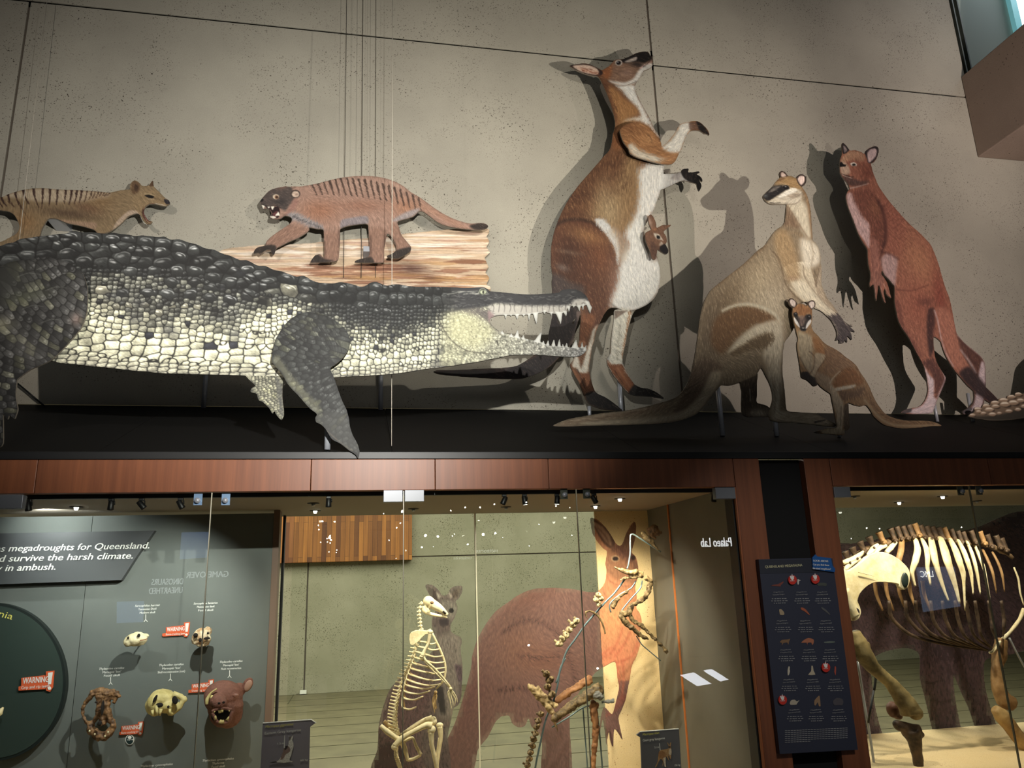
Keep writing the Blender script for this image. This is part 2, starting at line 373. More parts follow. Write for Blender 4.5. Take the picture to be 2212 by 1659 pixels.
def board(cv, name, place, m, parent=None, thick=0.012, step=1.5, gain=1.0, sat=0.80, edge=None, label=None, loc=None):
    """cuts the painted canvas out along its outline: front face with the print, sides and back"""
    cv.tone(1.0, sat); nx = int((cv.w / cv.ss) / step) + 1; ny = int((cv.h / cv.ss) / step) + 1
    gx = cv.x0 + np.arange(nx) * step; gy = cv.y0 + np.arange(ny) * step; GX, GY = np.meshgrid(gx, gy)
    A = cv.grab(GX.ravel(), GY.ravel(), cv.al).reshape(ny, nx); A[0] = A[-1] = 0; A[:, 0] = A[:, -1] = 0
    ins = A >= 0.5; idx = np.full((ny, nx), -1); idx[ins] = np.arange(ins.sum())
    vx = list(GX[ins]); vy = list(GY[ins]); cnt = ins[:-1, :-1].astype(int) + ins[:-1, 1:] + ins[1:, 1:] + ins[1:, :-1]
    full = np.argwhere(cnt == 4); faces = [(idx[i, j], idx[i + 1, j], idx[i + 1, j + 1], idx[i, j + 1]) for i, j in full]
    faces = [tuple(int(q) for q in f) for f in faces]; cross = {}; segs = []
    def xv(a, b):
        k = (a, b) if a < b else (b, a)
        if k not in cross:
            (i0, j0), (i1, j1) = k; t = (0.5 - A[i0, j0]) / (A[i1, j1] - A[i0, j0]); cross[k] = len(vx)
            vx.append(gx[j0] + t * (gx[j1] - gx[j0])); vy.append(gy[i0] + t * (gy[i1] - gy[i0]))
        return cross[k]
    for i, j in np.argwhere((cnt > 0) & (cnt < 4)):
        i = int(i); j = int(j); c = [(i, j), (i + 1, j), (i + 1, j + 1), (i, j + 1)]; poly = []; kind = []
        for q in range(4):
            a, b = c[q], c[(q + 1) % 4]
            if ins[a]: poly.append(int(idx[a])); kind.append(0)
            if ins[a] != ins[b]: poly.append(xv(a, b)); kind.append(1)
        if len(poly) >= 3:
            faces.append(tuple(poly))
            for q in range(len(poly)):
                if kind[q] and kind[(q + 1) % len(poly)]: segs.append((poly[q], poly[(q + 1) % len(poly)]))
    vx = np.array(vx); vy = np.array(vy); nf = len(vx); V = place(vx, vy)
    off = np.array([0, thick, 0]); side = sorted({q for s_ in segs for q in s_}); mp = {q: nf + i for i, q in enumerate(side)}
    nprint = len(faces); faces += [(b, a, mp[a], mp[b]) for a, b in segs]
    V = np.concatenate([V, V[side] + off]) if side else V
    # plain back, coarser
    st = 5; bi = ins[::st, ::st]; by, bx = GY[::st, ::st], GX[::st, ::st]; bn = np.full(bi.shape, -1); er = bi[:-1, :-1] & bi[1:, :-1] & bi[1:, 1:] & bi[:-1, 1:]
    base = len(V); bn[:] = np.arange(bi.size).reshape(bi.shape) + base; used = np.argwhere(er)
    if len(used):
        V = np.concatenate([V, place(bx.ravel(), by.ravel()) + off])
        faces += [(int(bn[i, j]), int(bn[i, j + 1]), int(bn[i + 1, j + 1]), int(bn[i + 1, j])) for i, j in used]
    o = obj(name, V, faces, [m, edge or EDGE], parent, loc, label=label)
    me = o.data; mi = np.ones(len(faces), np.int32); mi[:nprint] = 0; me.polygons.foreach_set('material_index', mi)
    C = np.zeros((len(V), 4), np.float32); C[:, 3] = 1; C[:nf, :3] = np.clip(to_lin(cv.grab(vx, vy, cv.rgb)) * gain, 0, 0.95)
    if side: C[nf:nf + len(side), :3] = C[side, :3]
    a = me.color_attributes.new('Col', 'FLOAT_COLOR', 'POINT'); a.data.foreach_set('color', C.ravel()); me.update(); return o
def upright(Y):
    return lambda x, y: grid_pts(np.asarray(x, float), np.asarray(y, float), Y)
def post(par, px, py, top, Y, m, r=0.013, foot=None):
    """bar standing on the sloping ledge just behind the board it holds"""
    Yf = foot or float(PL(px, py, LEDGE_P, LEDGE_N)[1]); b = P(px, py, Yf); zf_ = 2.284 + (Yf - 4.0) * (2.838 - 2.284) / 1.4
    return MB().tube([(b[0], Yf, zf_ - 0.004), (b[0], Yf, float(P(px, top, Yf)[2]))], r, 12).build('post', m, par)
def cells(cv, seeds, shade, mask=None, line=0.16, lk=0.88):
    """mosaic of scales: seeds = x, y, half width, half height, tilt, r, g, b, gloss"""
    big = [q for q in seeds if q[8] > 0.7 and q[2] > 8]
    if big: seeds = [q for q in seeds if (q[8] > 0.7 and q[2] > 8) or all(((q[0] - w_[0]) / w_[2]) ** 2 + ((q[1] - w_[1]) / w_[3]) ** 2 > 1.15 for w_ in big)]
    d1 = np.full((cv.h, cv.w), 9.0, np.float32); d2 = d1.copy(); u1 = np.zeros_like(d1); v1 = np.zeros_like(d1); ID = np.full((cv.h, cv.w), -1, np.int32)
    for k, sd in enumerate(seeds):
        x, y, a, b, rt = sd[:5]; R_ = max(a, b) * 2.3 + 2
        w = cv.win(np.array([[x - R_, y - R_], [x + R_, y + R_]]), 0)
        if d1[w].size == 0: continue
        X, Y = cv.X[w] - x, cv.Y[w] - y; c, q = math.cos(rt), math.sin(rt); U = (X * c + Y * q) / a; V = (-X * q + Y * c) / b
        d = (np.abs(U) ** 2.6 + np.abs(V) ** 2.6) ** (1 / 2.6); m = d < d1[w]
        d2[w] = np.where(m, d1[w], np.minimum(d2[w], d)); u1[w] = np.where(m, U, u1[w]); v1[w] = np.where(m, V, v1[w]); ID[w] = np.where(m, k, ID[w]); d1[w] = np.where(m, d, d1[w])
    S = np.array([sd[5:9] for sd in seeds], np.float32); ok = ID >= 0; idc = np.clip(ID, 0, None)
    colr = S[idc][..., :3]; gl = S[idc][..., 3]; sz = np.array([min(sd[2], sd[3]) for sd in seeds], np.float32)[idc]
    e = (d2 - d1) * sz; out = shade(cv, colr.copy(), gl, u1, v1, d1, e)
    lw = np.clip(1.5 - e / (0.95 + line * sz * 0.4), 0, 1); out = out * (1 - lk * lw[..., None]) + np.array([18, 18, 17]) * lk * lw[..., None]
    o = ok if mask is None else ok & mask; cv.rgb[o] = out[o]

# ------------------------------------------------------------------ the hall
WALLY = 5.4; CASEY = 4.0; CEIL = 2.09
m_conc = mat('concrete_wall', rough=0.9, spec=0.2, fn=concrete((162, 158, 146), (184, 180, 166), (64, 58, 50), 1.1))
m_conc_r = mat('concrete_beam', rough=0.9, spec=0.2, fn=concrete((150, 132, 120), (168, 150, 136), (66, 56, 50), 0.2))
m_groove = mat('joint_shadow_gap', (92, 84, 74), rough=0.9)
m_far = mat('concrete_far', rough=0.9, spec=0.2, fn=concrete((146, 143, 120), (164, 160, 138), (86, 82, 64), 2.4, 1.6, 0.55))
m_black = mat('black_board', (13, 13, 13), rough=0.7, spec=0.15)
m_black2 = mat('black_edge', (24, 25, 26), rough=0.45, spec=0.4)
m_void = mat('black_paint', (10, 10, 10), rough=0.9)
m_red = mat('jarrah_veneer', rough=0.42, spec=0.4, fn=wood((112, 66, 44), (140, 84, 54), 26.0, 1.0))
m_slat = mat('timber_planks', rough=0.6, fn=wood((140, 100, 58), (182, 136, 84), 20.0, 0.8, planks=0.075))
m_floor = mat('hall_floor', rough=0.6, fn=noisy((88, 82, 60), (104, 98, 72), 3.0))
m_floor2 = mat('dark_floor', (60, 56, 50), rough=0.6)
m_alu = mat('brushed_aluminium', (178, 182, 190), rough=0.4, metal=0.35)
m_steel = mat('grey_clip', (116, 119, 124), rough=0.4, metal=0.3)
m_glass = glass_mat('case_glass', k=1.9)
m_gedge = mat('glass_edge', (205, 200, 180), rough=0.2)
m_grey = mat('grey_panel', rough=0.75, fn=noisy((98, 103, 100), (106, 110, 106), 2.0))
m_side = mat('dark_grey_panel', rough=0.7, fn=noisy((104, 102, 92), (112, 110, 100), 2.0))
m_ceil = mat('case_ceiling', (150, 138, 124), rough=0.8)
m_cream = mat('cream_panel', rough=0.8, fn=concrete((236, 204, 148), (246, 220, 172), (170, 120, 80), 0.5, 2.0))
m_teal = mat('blind', (150, 160, 150), rough=0.9)
m_sky = mat('daylight', (235, 240, 250), emit=3.0)
m_tealglow = mat('window_side_glow', (120, 185, 190), rough=0.5, emit=0.5)  # emission put into the turquoise frame strip, which is no lamp
EDGE = mat('board_edge', (120, 112, 100), rough=0.7)
P0 = P(1000, 976, 4.0); LEDGE_P = (0, 4.0, 2.284); LEDGE_N = (0, -(2.838 - 2.284), 1.4)

XR = 5.59; ZT = 5.95
b = MB(); b.box((-5, WALLY, 2.84), (-2.51, WALLY + 0.25, ZT - 0.012)); b.box((-2.495, WALLY, 2.84), (2.432, WALLY + 0.25, ZT - 0.012)); b.box((2.448, WALLY, 2.84), (9, WALLY + 0.25, ZT - 0.012))
b.box((-5, WALLY, ZT + 0.004), (2.432, WALLY + 0.25, 9)); b.box((2.448, WALLY, ZT + 0.004), (P(2056, 30, WALLY)[0], WALLY + 0.25, 9))
b.build('wall_back', m_conc, smooth=False, kind='structure', bevel=0.004)
boxo('trim_1', (-5, WALLY + 0.012, 2.86), (9, WALLY + 0.05, 6.1), m_groove, kind='structure')
boxo('trim_2', (-5, WALLY + 0.012, 5.9), (5.5, WALLY + 0.05, 9), m_groove, kind='structure')
# beam that comes off the wall at the right, recess and high window above it
zb = float(P(2110, 340, WALLY)[2]); zt = float(PX(2212, 50, XR)[2])
b = MB(); b.box((XR, 2.6, zb), (9, WALLY, zt)); b.build('wall_right', m_conc_r, smooth=False, kind='structure', bevel=0.01)
xa = P(2054, 0, WALLY)[0]; xb = P(2066, 0, WALLY)[0]
b = MB(); b.box((xa, WALLY - 0.01, zt - 0.25), (xa + 0.012, WALLY + 0.2, 9)).box((xb - 0.01, WALLY - 0.01, zt - 0.25), (xb + 0.004, WALLY + 0.2, 9)).box((xa, WALLY + 0.03, zt - 0.25), (xb, WALLY + 0.2, 9))
b.build('trim_3', mat('window_frame', (86, 92, 84), rough=0.6), smooth=False, kind='structure')
boxo('wall_recess', (xb, WALLY + 0.08, zt - 0.3), (9, WALLY + 0.2, 9), m_teal, kind='structure')
w1 = boxo('window_1', (P(2199, 10, WALLY)[0], WALLY + 0.02, zt), (8.6, WALLY + 0.05, 9), m_sky, kind='structure')
boxo('window_frame', (P(2187, 10, WALLY)[0], WALLY + 0.01, zt), (P(2200, 10, WALLY)[0], WALLY + 0.06, 9), m_tealglow, parent=w1)
# what lies beyond the glass: the next gallery
boxo('floor', (-9, -8, -0.1), (18, 15, 0), m_floor, kind='structure')
b = MB()
FY = 13.4
xj = [P(663, 1300, FY)[0], P(1029, 1300, FY)[0]]; zj = P(1000, 1200, FY)[2]
xs = [-8, xj[0], xj[1], 7.4, 18]
for i in range(4):
    b.box((xs[i] + 0.012, FY, 0), (xs[i + 1] - 0.012, FY + 0.2, zj - 0.01)); b.box((xs[i] + 0.012, FY, zj + 0.01), (xs[i + 1] - 0.012, FY + 0.2, 4.2))
b.build('wall_far', m_far, smooth=False, kind='structure', bevel=0.006)
boxo('trim_4', (-8, FY + 0.02, 0), (18, FY + 0.1, 4.2), m_groove, kind='structure')
a = P(596, 1112, FY - 0.16); c = P(890, 1209, FY - 0.16)
o = boxo('timber_panel', (-6, FY - 0.16, c[2]), (c[0], FY - 0.002, 4.0), m_slat, bevel=0.005)
tag(o, 'timber-plank panel high on the far concrete wall, behind the glass', 'panel')
boxo('ceiling', (-9, 5.7, 4.2), (18, 15, 4.3), m_ceil, kind='structure')
o = boxo('floor_outlet', P(648, 1499, FY - .02), P(662, 1491, FY - .06), mat('white_plastic', (225, 225, 215)))
tag(o, 'small white outlet box at the foot of the far concrete wall', 'outlet')
# board joints of the far floor
b = MB()
for yy in np.arange(5.9, 13.3, 0.62): b.box((-8, yy, 0.0), (18, yy + 0.012, 0.003))
b.box((-1.0, 12.4, 0), (-0.985, 13.4, 0.003))
b.build('trim_5', mat('floor_joint', (70, 66, 44), rough=0.9), smooth=False, kind='structure')

# ------------------------------------------------------------------ sloping black ledge the boards stand on
t = root('display_ledge', (0, 4.0, 2.25), 'sloping black ledge along the foot of the concrete wall above the cases', 'ledge')
zf, zk = 2.284, 2.838; b = MB()
cuts = [-4.0, -1.28, 0.16, 1.55, 2.75, 4.6, 8.6]
for i in range(6):
    x0, x1 = cuts[i] + (0.0012), cuts[i + 1] - 0.0012
    b.add([(x0, 4.03, zf), (x1, 4.03, zf), (x1, WALLY - 0.002, zk), (x0, WALLY - 0.002, zk), (x0, 4.03, zf - 0.03), (x1, 4.03, zf - 0.03), (x1, WALLY - 0.002, zk - 0.03), (x0, WALLY - 0.002, zk - 0.03)],
          [(0, 1, 2, 3), (7, 6, 5, 4), (0, 4, 5, 1), (1, 5, 6, 2), (2, 6, 7, 3), (3, 7, 4, 0)])
b.build('top_board', m_black, t, smooth=False)
boxo('front_edge', (-4, 3.995, 2.247), (8.6, 4.03, zf + 0.002), m_black2, t, bevel=0.003)

# ------------------------------------------------------------------ display case under the ledge (left)
C1 = root('display_case', (0.2, 4.6, 0), 'large glass display case in red timber with the kangaroo skeletons', 'display case')
XA, XB = -3.4, 2.075
fas = [P(x, 1020, CASEY)[0] for x in (79, 672, 940, 1185)]
fx = [XA] + fas + [2.075]
for i in range(5): boxo('fascia_panel', (fx[i] + 0.0015, CASEY, 2.086), (fx[i + 1] - 0.0015, CASEY + 0.06, 2.2465), m_red, C1, bevel=0.002)
boxo('side_post', (2.077, CASEY, 0), (2.235, CASEY + 0.1, 2.2465), m_red, C1, bevel=0.002)
boxo('inner_lining', (2.06, CASEY + 0.03, 0.0), (2.0745, CASEY + 0.12, 2.085), mat('dark_lining', (26, 24, 22), rough=0.6), C1)
boxo('timber_edge', (2.068, CASEY + 0.001, 0), (2.0765, CASEY + 0.02, 2.085), mat('light_timber_edge', (150, 84, 44), rough=0.5), C1)
boxo('roof_panel', (XA, CASEY + 0.065, CEIL), (2.2, 5.46, CEIL + 0.03), m_ceil, C1)
boxo('track', (P(52, 1070, 4.1)[0], 4.085, CEIL - 0.022), (P(1548, 1060, 4.1)[0], 4.115, CEIL - 0.001), mat('black_track', (14, 14, 14), rough=0.5), C1)
boxo('side_panel', (2.078, CASEY + 0.12, 0), (2.1, 5.46, CEIL), m_side, C1)
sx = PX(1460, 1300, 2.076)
boxo('orange_strip', (2.070, sx[1] - 0.008, 0), (2.0775, sx[1] + 0.008, CEIL), mat('strip_orange', (190, 110, 52), rough=0.5), C1)  # thin plain orange strip up the side panel
BP = 5.0
xe = P(583, 1300, BP)[0]; xe2 = P(597, 1300, BP)[0]
for x0, x1 in ((XA, P(176, 1350, BP)[0] - 0.0015), (P(176, 1350, BP)[0] + 0.0015, xe)): boxo('back_panel', (x0, BP, 0), (x1, BP + 0.03, 2.07), m_grey, C1)
boxo('panel_end', (xe + 0.001, BP - 0.004, 0), (xe2, BP + 0.12, CEIL - 0.002), mat('panel_end_brown', (120, 98, 84), rough=0.6), C1)
boxo('black_trim', (xe2, 5.36, 0), (P(600, 1300, 5.36)[0] + 0.012, 5.42, CEIL - 0.002), m_void, C1)
boxo('pale_edge', (P(600, 1300, 5.40)[0] + 0.014, 5.395, 0), (P(600, 1300, 5.40)[0] + 0.024, 5.44, CEIL - 0.002), mat('pale_glass_edge', (235, 215, 170), rough=0.4), C1)
BG = 5.42
boxo('back_glass', (xe2 + 0.05, BG, 0.0), (2.06, BG + 0.008, CEIL), m_glass, C1)
xc = P(1284, 1115, BG - 0.02)[0]
boxo('cream_panel', (xc, BG - 0.02, 0), (2.077, BG - 0.008, CEIL - 0.002), m_cream, C1)
b = MB()
for px_, py_ in ((1029, 1250), ): xx = P(px_, py_, BG)[0]; b.box((xx - 0.004, BG - 0.004, 0), (xx + 0.004, BG + 0.012, CEIL))
b.build('glass_seam', m_gedge, C1, smooth=False)
gx = [-3.4] + [P(x, 1200, CASEY + 0.02)[0] for x in (450, 872, 1252)] + [2.066]
for i in range(4):
    g = boxo('glass_pane', (gx[i] + 0.001, CASEY + 0.014, 0.0), (gx[i + 1] - 0.004, CASEY + 0.024, 2.083), m_glass, C1)
    if i < 3: boxo('pane_edge', (gx[i + 1] - 0.0035, CASEY + 0.013, 0.0), (gx[i + 1] + 0.0005, CASEY + 0.025, 2.083), m_gedge, g)
def clip(px0, px1, py0, py1, par):
    a = P(px0, py1, CASEY - 0.004); c = P(px1, py0, CASEY - 0.004)
    boxo('glass_clip', (a[0], CASEY - 0.012, a[2]), (c[0], CASEY + 0.03, min(c[2], 2.085)), m_steel, par, bevel=0.002)
for q in ((-60, 52, 1069, 1100), (828, 870, 1058, 1085), (874, 916, 1058, 1084), (1546, 1586, 1053, 1078)): clip(*q, C1)
def bracket(px, py, par, m1):
    a = P(px, py, CASEY + 0.03); b = MB().box((a[0] - 0.02, CASEY + 0.026, a[2] - 0.028), (a[0] + 0.02, CASEY + 0.032, a[2] + 0.028)); f = b.build('glass_bracket', m1, par, smooth=False)
    MB().tube([(a[0], CASEY + 0.006, a[2] - 0.006), (a[0], CASEY + 0.026, a[2] - 0.006)], 0.013, 16).build('bolt', m_alu, f)
m_blue = mat('pale_blue_steel', (150, 175, 215), rough=0.3, metal=0.4); m_dull = mat('dull_steel', (95, 97, 88), rough=0.4, metal=0.4)
for q in ((428, 1079), (488, 1079)): bracket(*q, C1, m_blue)
for q in ((1218, 1067), (1267, 1066)): bracket(*q, C1, m_dull)
# black pier between the cases
boxo('wall_pier', (2.236, CASEY + 0.05, 0), (2.517, CASEY + 0.3, 2.246), m_void, kind='structure')
# ------------------------------------------------------------------ display case (right)
C2 = root('display_case', (4.2, 4.6, 0), 'glass display case at the right edge with the heavy-boned giant skeleton', 'display case')
boxo('side_post', (2.519, CASEY, 0), (2.683, CASEY + 0.1, 2.2465), m_red, C2, bevel=0.002)
xf = P(2138, 1020, CASEY)[0]
for x0, x1 in ((2.6865, xf - 0.0015), (xf + 0.0015, 6.2)): boxo('fascia_panel', (x0, CASEY, 2.086), (x1, CASEY + 0.06, 2.2465), m_red, C2, bevel=0.002)
boxo('roof_panel', (2.6, CASEY + 0.065, CEIL), (6.2, 5.46, CEIL + 0.03), m_ceil, C2)
boxo('track', (2.75, 4.085, CEIL - 0.022), (6.2, 4.115, CEIL - 0.001), m_void, C2)
boxo('side_panel', (2.55, CASEY + 0.12, 0), (2.57, 5.46, CEIL), m_side, C2)
boxo('plinth', (2.6, 4.12, 0.0), (6.2, 5.4, 0.46), m_cream, C2)
x2 = P(2120, 1200, CASEY + 0.02)[0]
g = boxo('glass_pane', (2.6845, CASEY + 0.014, 0), (x2 - 0.004, CASEY + 0.024, 2.083), m_glass, C2)
boxo('pane_edge', (x2 - 0.0035, CASEY + 0.013, 0), (x2 + 0.0015, CASEY + 0.025, 2.083), mat('dark_glass_edge', (120, 116, 100), rough=0.3), g)
boxo('glass_pane', (x2 + 0.002, CASEY + 0.014, 0), (6.2, CASEY + 0.024, 2.083), m_glass, C2)
boxo('back_glass', (2.58, BG, 0.46), (6.2, BG + 0.008, CEIL), m_glass, C2)
clip(1802, 1834, 1052, 1075, C2)
for q in ((2074, 1060), (2114, 1059)): bracket(*q, C2, m_dull)

# ------------------------------------------------------------------ printed, cut-out animals on the ledge
m_print = attr_mat('printed_board', 0.55)
BLK = (26, 22, 22); WHT = (214, 216, 210)
def claws(cv, s, col=(18, 16, 16)):
    for q in s.split('|'): p = z(q); cv.add(p, col, sm=False)

# ---- tall brown and white kangaroo, head thrown back
def kangaroo_tall():
    Y = 5.1; t = root('kangaroo_cutout', P(1300, 887, Y), 'tall brown and white printed kangaroo cut-out looking up, joey in its pouch', 'cut-out', 'printed animal cut-outs on the ledge')
    c = Cv(930, 100, 1560, 900)
    body = 'F 510,240 570,225 640,217 700,222 750,243 800,268 832,283 870,262 905,240 940,200 960,182 990,176 1030,175 1060,165 1110,145 1170,115 1230,100 1270,97 1300,112 1305,130 1325,148 1333,170 1336,205 1330,245 1300,270 1250,290 1235,315 1215,350 1180,400 1160,440 1160,470 1175,510 1210,590 1250,660 1300,750 1340,840 1370,900 1400,940 1415,1000 1440,1100 1450,1215 1445,1280 1440,1340 1420,1450 1400,1530 1370,1600 G 1355,230 1320,300 1290,350 1262,400 1252,450 1255,500 1275,570 1300,650 1330,700 1375,705 1385,750 1405,820 1412,900 1405,1000 1380,1080 1330,1150 1270,1195 1200,1228 1130,1250 1040,1240 960,1220 900,1230 850,1290 H 1480,320 1450,380 1430,430 1415,500 1395,560 1385,650 1375,700 1380,770 1400,850 1430,915 1500,950 1560,990 1610,1030 1640,1061 1560,1056 1480,1046 1400,1020 1360,990 1330,930 1310,880 1290,830 1260,780 1230,720 1222,690 1250,650 1262,600 1295,500 1300,400 1307,300 1240,220 1150,200 1090,200 1080,330 1050,480 1010,560 930,620 880,655 800,700 700,716 500,725 300,735 160,738 132,748 170,765 200,770 300,780 500,795 700,805 850,800 960,762 1050,715 1130,640 1200,530 1250,400 1180,200 1087,160 G 345,1070 338,900 326,800 322,700 328,600 345,510 370,420 400,340 440,250 500,140 590,12 F 650,1370 720,1290 790,1210 850,1140 905,1080 930,1000 940,920 955,870 963,820 955,760 935,680 910,600 880,520 850,450 820,390 790,347 700,330 640,310 580,285 540,262'
    c.add('H 1580,255 1690,262 1716,290 1700,350 1680,420 1665,520 1645,600 1638,660 1645,690 1662,720 1690,780 1720,828 1745,855 1790,876 1840,882 1880,897 1920,918 1972,960 1920,956 1870,946 1790,942 1730,936 1690,920 1650,880 1610,830 1570,780 1540,730 1520,695 1516,650 1540,600 1545,500 1560,400 1572,320', (200, 198, 186))
    c.add(body, (128, 76, 44)); c.add('G 340,900 520,1010 660,1090 620,1200 520,1400 420,1560 340,1659 300,1500 345,1250', (60, 50, 48))
    c.cut('H 1308,330 1300,400 1292,500 1240,560 1190,560 1240,440 1285,340')
    c.add('H 1284,262 1302,258 1300,300 1262,430 1240,525 1190,540 1215,470 1240,400', (128, 104, 94))
    c.add('F 1430,1325 1500,1318 1570,1315 1615,1300 1625,1275 1660,1265 1695,1265 1690,1300 1750,1297 1790,1290 1806,1302 1770,1318 1800,1335 1825,1360 1828,1395 1790,1365 1815,1410 1822,1440 1798,1488 1780,1450 1770,1415 1720,1400 1650,1380 1590,1395 1500,1440 1400,1470', (206, 206, 200))
    c.lic([(1290, 330, 80), (1300, 150, 20), (1340, 140, 5), (1330, 240, 70), (1350, 290, 140), (1250, 430, 75), (1300, 430, 80), (1340, 470, 85), (1240, 560, 70), (1280, 560, 75), (1310, 620, 80), (1400, 500, 95), (1310, 850, 60), (1350, 800, 50), (1010, 800, 5), (1220, 640, 60)], 7, 5)
    # back and flank
    c.paint('F 1040,830 1180,1060 1230,1300 1250,1450 1200,1659 G 1180,300 1150,420 1000,480 780,330 500,300 300,420 F 500,1600 700,1300 900,1090', (176, 132, 78), 16, 0.9)
    c.paint('F 960,860 1060,1100 1010,1300 930,1500 800,1659 G 700,300 420,400 200,500 F 300,1800 600,1400 880,1080', (124, 70, 38), 16, 0.85)
    for s_ in ('F 560,1570 700,1500 850,1520 1000,1480 1080,1400', 'F 640,1430 780,1360 920,1370 1040,1300', 'F 760,1290 880,1220 1000,1230 1060,1160', 'G 470,180 600,110 760,130 900,200', 'G 430,300 560,270 700,310 850,370'): c.line(s_, (86, 46, 28), 16, 8, 0.42, 9, rz=5)
    c.blob(1300, 430, 22, 46, (206, 172, 112), 0.55, 15); c.blob(1318, 462, 22, 40, (202, 172, 120), 0.6, 10)
    c.paint('G 300,420 420,330 600,330 740,370 860,480 930,600 975,720 992,850 985,980 950,1100 890,1210 830,1330 760,1420 700,1400 680,1250 620,1060 480,960 340,880', (112, 60, 36), 5, 0.95, rz=1.5)
    c.blob(1270, 510, 46, 16, (196, 130, 66), 0.7, 18); c.blob(1300, 560, 22, 40, (160, 84, 42), 0.55, -20); c.blob(1225, 560, 22, 50, (70, 38, 26), 0.65, 10)
    c.blob(1240, 600, 40, 18, (84, 44, 28), 0.5, 35); c.blob(1325, 620, 10, 50, (172, 108, 78), 0.55, 5); c.blob(1230, 545, 30, 5, (196, 170, 140), 0.25, 10)
    c.line('G 345,420 450,355 600,340 740,375 830,450', (52, 32, 24), 7, 3, 0.75, 4)
    c.paint('G 330,880 430,900 520,960 640,1000 660,1080 600,1160 440,1130 330,1100', (84, 66, 62), 8, 0.9); c.blob(1215, 578, 14, 7, (150, 130, 120), 0.6, 20)
    # white front
    c.tone(0.84, 0.86)
    c.paint('F 970,425 1160,430 1175,510 1250,660 1340,840 1430,960 1360,950 1280,860 1190,798 1025,802 1080,762 1205,738 1185,680 1110,590 1050,510', WHT, 5, 0.96, rz=2.5)
    c.paint('F 1200,1280 1320,1200 1440,1100 1480,1250 1430,1500 1380,1700 G 1370,240 1260,420 1260,560 1330,720 1420,760 1430,960 1330,1170 1180,1260 1000,1250 915,1185 985,980 1000,850 1040,700 1090,600 1060,480 1120,380 1180,240 1200,60', WHT, 8, 0.96, rz=3)
    c.paint('G 760,340 850,340 930,430 990,540 1010,700 990,800 960,650 900,530 800,410', (196, 198, 196), 3, 0.95, rz=2)
    c.paint('F 900,440 1000,500 1050,560 1160,640 1200,720 1080,760 1010,820 960,800 920,640 880,500', (158, 108, 60), 4, 0.95, rz=2.5)
    c.paint('F 840,390 890,430 930,560 980,700 1000,810 950,830 930,700 880,520', (92, 54, 34), 6, 0.8, rz=2)
    c.paint('F 960,840 1080,800 1180,795 1300,840 1400,960 1440,1080 1300,1140 1150,1080 1080,1060 960,1080 930,1000', (132, 82, 46), 5, 0.95, rz=2)
    c.blob(1355, 270, 26, 26, (168, 122, 70), 0.6); c.blob(1345, 300, 40, 20, (120, 66, 36), 0.6, 20)
    c.paint('G 960,420 1080,560 1090,700 1020,780 990,700 960,560 900,470', (184, 168, 144), 7, 0.6, rz=2); c.blob(1380, 655, 40, 12, (166, 166, 160), 0.5, -5); c.blob(1372, 600, 50, 70, (200, 203, 203), 0.3)
    c.line('G 925,1180 1000,1235 1130,1250 1270,1196 1380,1080', (96, 92, 86), 3.5, 2, 0.6, 2); c.line('G 1110,740 1120,800', (120, 116, 110), 1, 1, 0.5)
    # head
    c.paint('F 840,290 900,245 960,185 1060,170 1180,115 1270,98 1330,150 1335,215 1240,290 1180,380 1050,420 930,400 860,350 830,310', (124, 92, 72), 3, 0.97)
    c.paint('F 840,280 900,245 930,230 920,330 880,380 840,340 820,300', (140, 78, 40), 6, 0.9); c.blob(1354, 158, 14, 9, (140, 108, 92), 0.8)
    c.paint('F 1335,215 1330,260 1250,300 1210,370 1170,410 1080,435 960,420 900,390 960,395 1060,405 1140,370 1180,310 1210,270 1250,230', (206, 204, 196), 4, 0.97)
    c.line('F 870,370 940,425 1010,442 1090,430 1170,395', (84, 70, 60), 1.4, 1.2, 0.7, 0.8)
    c.paint('F 1020,178 1100,148 1180,112 1262,97 1305,118 1330,165 1310,185 1250,210 1180,200 1110,205 1050,210', (24, 20, 20), 2.5, 0.97)
    c.paint('F 1055,200 1130,165 1178,152 1170,185 1100,205', (196, 182, 170), 1.6, 0.85); c.blob(1376, 139, 16, 6, (30, 26, 26), 0.8, 10)
    c.line('F 1215,262 1260,232 1300,215 1328,180', (196, 150, 146), 2.5, 1.5, 0.9, 0.8); c.line('F 1240,250 1290,215 1330,178', (28, 22, 22), 1.3, 1, 0.9, 0.5)
    c.dot(1336.5, 135.5, 7.4, 6.2, (206, 200, 190)); c.dot(1336.5, 135.8, 5.8, 4.8, (58, 44, 38)); c.dot(1336, 136, 4, 3.8, (20, 16, 18)); c.dot(1334.6, 134, 1.2, 1, (210, 210, 215))
    c.paint('F 510,238 560,226 640,219 720,230 800,272 838,300 830,330 770,345 690,332 600,300 545,266', (48, 32, 30), 1, 1); c.paint('F 540,243 620,230 700,236 770,262 800,300 780,330 690,320 600,290', (214, 184, 162), 2, 0.95); c.line('F 640,280 720,300 800,325', (146, 74, 48), 6, 3, 0.8, 2, rz=1.5)
    c.line('F 600,262 700,270 790,300', (170, 120, 96), 2, 2, 0.6, 1)
    # legs and tail
    c.paint('H 1580,250 1720,260 1700,350 1670,500 1650,600 1640,680 1540,690 1545,560 1565,400', (200, 198, 182), 2, 0.9, rz=1); c.line('H 1700,270 1680,400 1655,520 1640,640', (164, 96, 46), 3.5, 3, 0.8, 2, rz=1.5)
    c.line('H 1560,330 1545,480 1540,600', (84, 64, 40), 3, 3, 0.8, 1.5); c.line('H 1625,380 1605,520 1600,640', (150, 146, 130), 4, 4, 0.6, 2, rz=2); c.paint('H 1575,262 1680,262 1580,330', (110, 92, 80), 2, 0.9, sm=False)
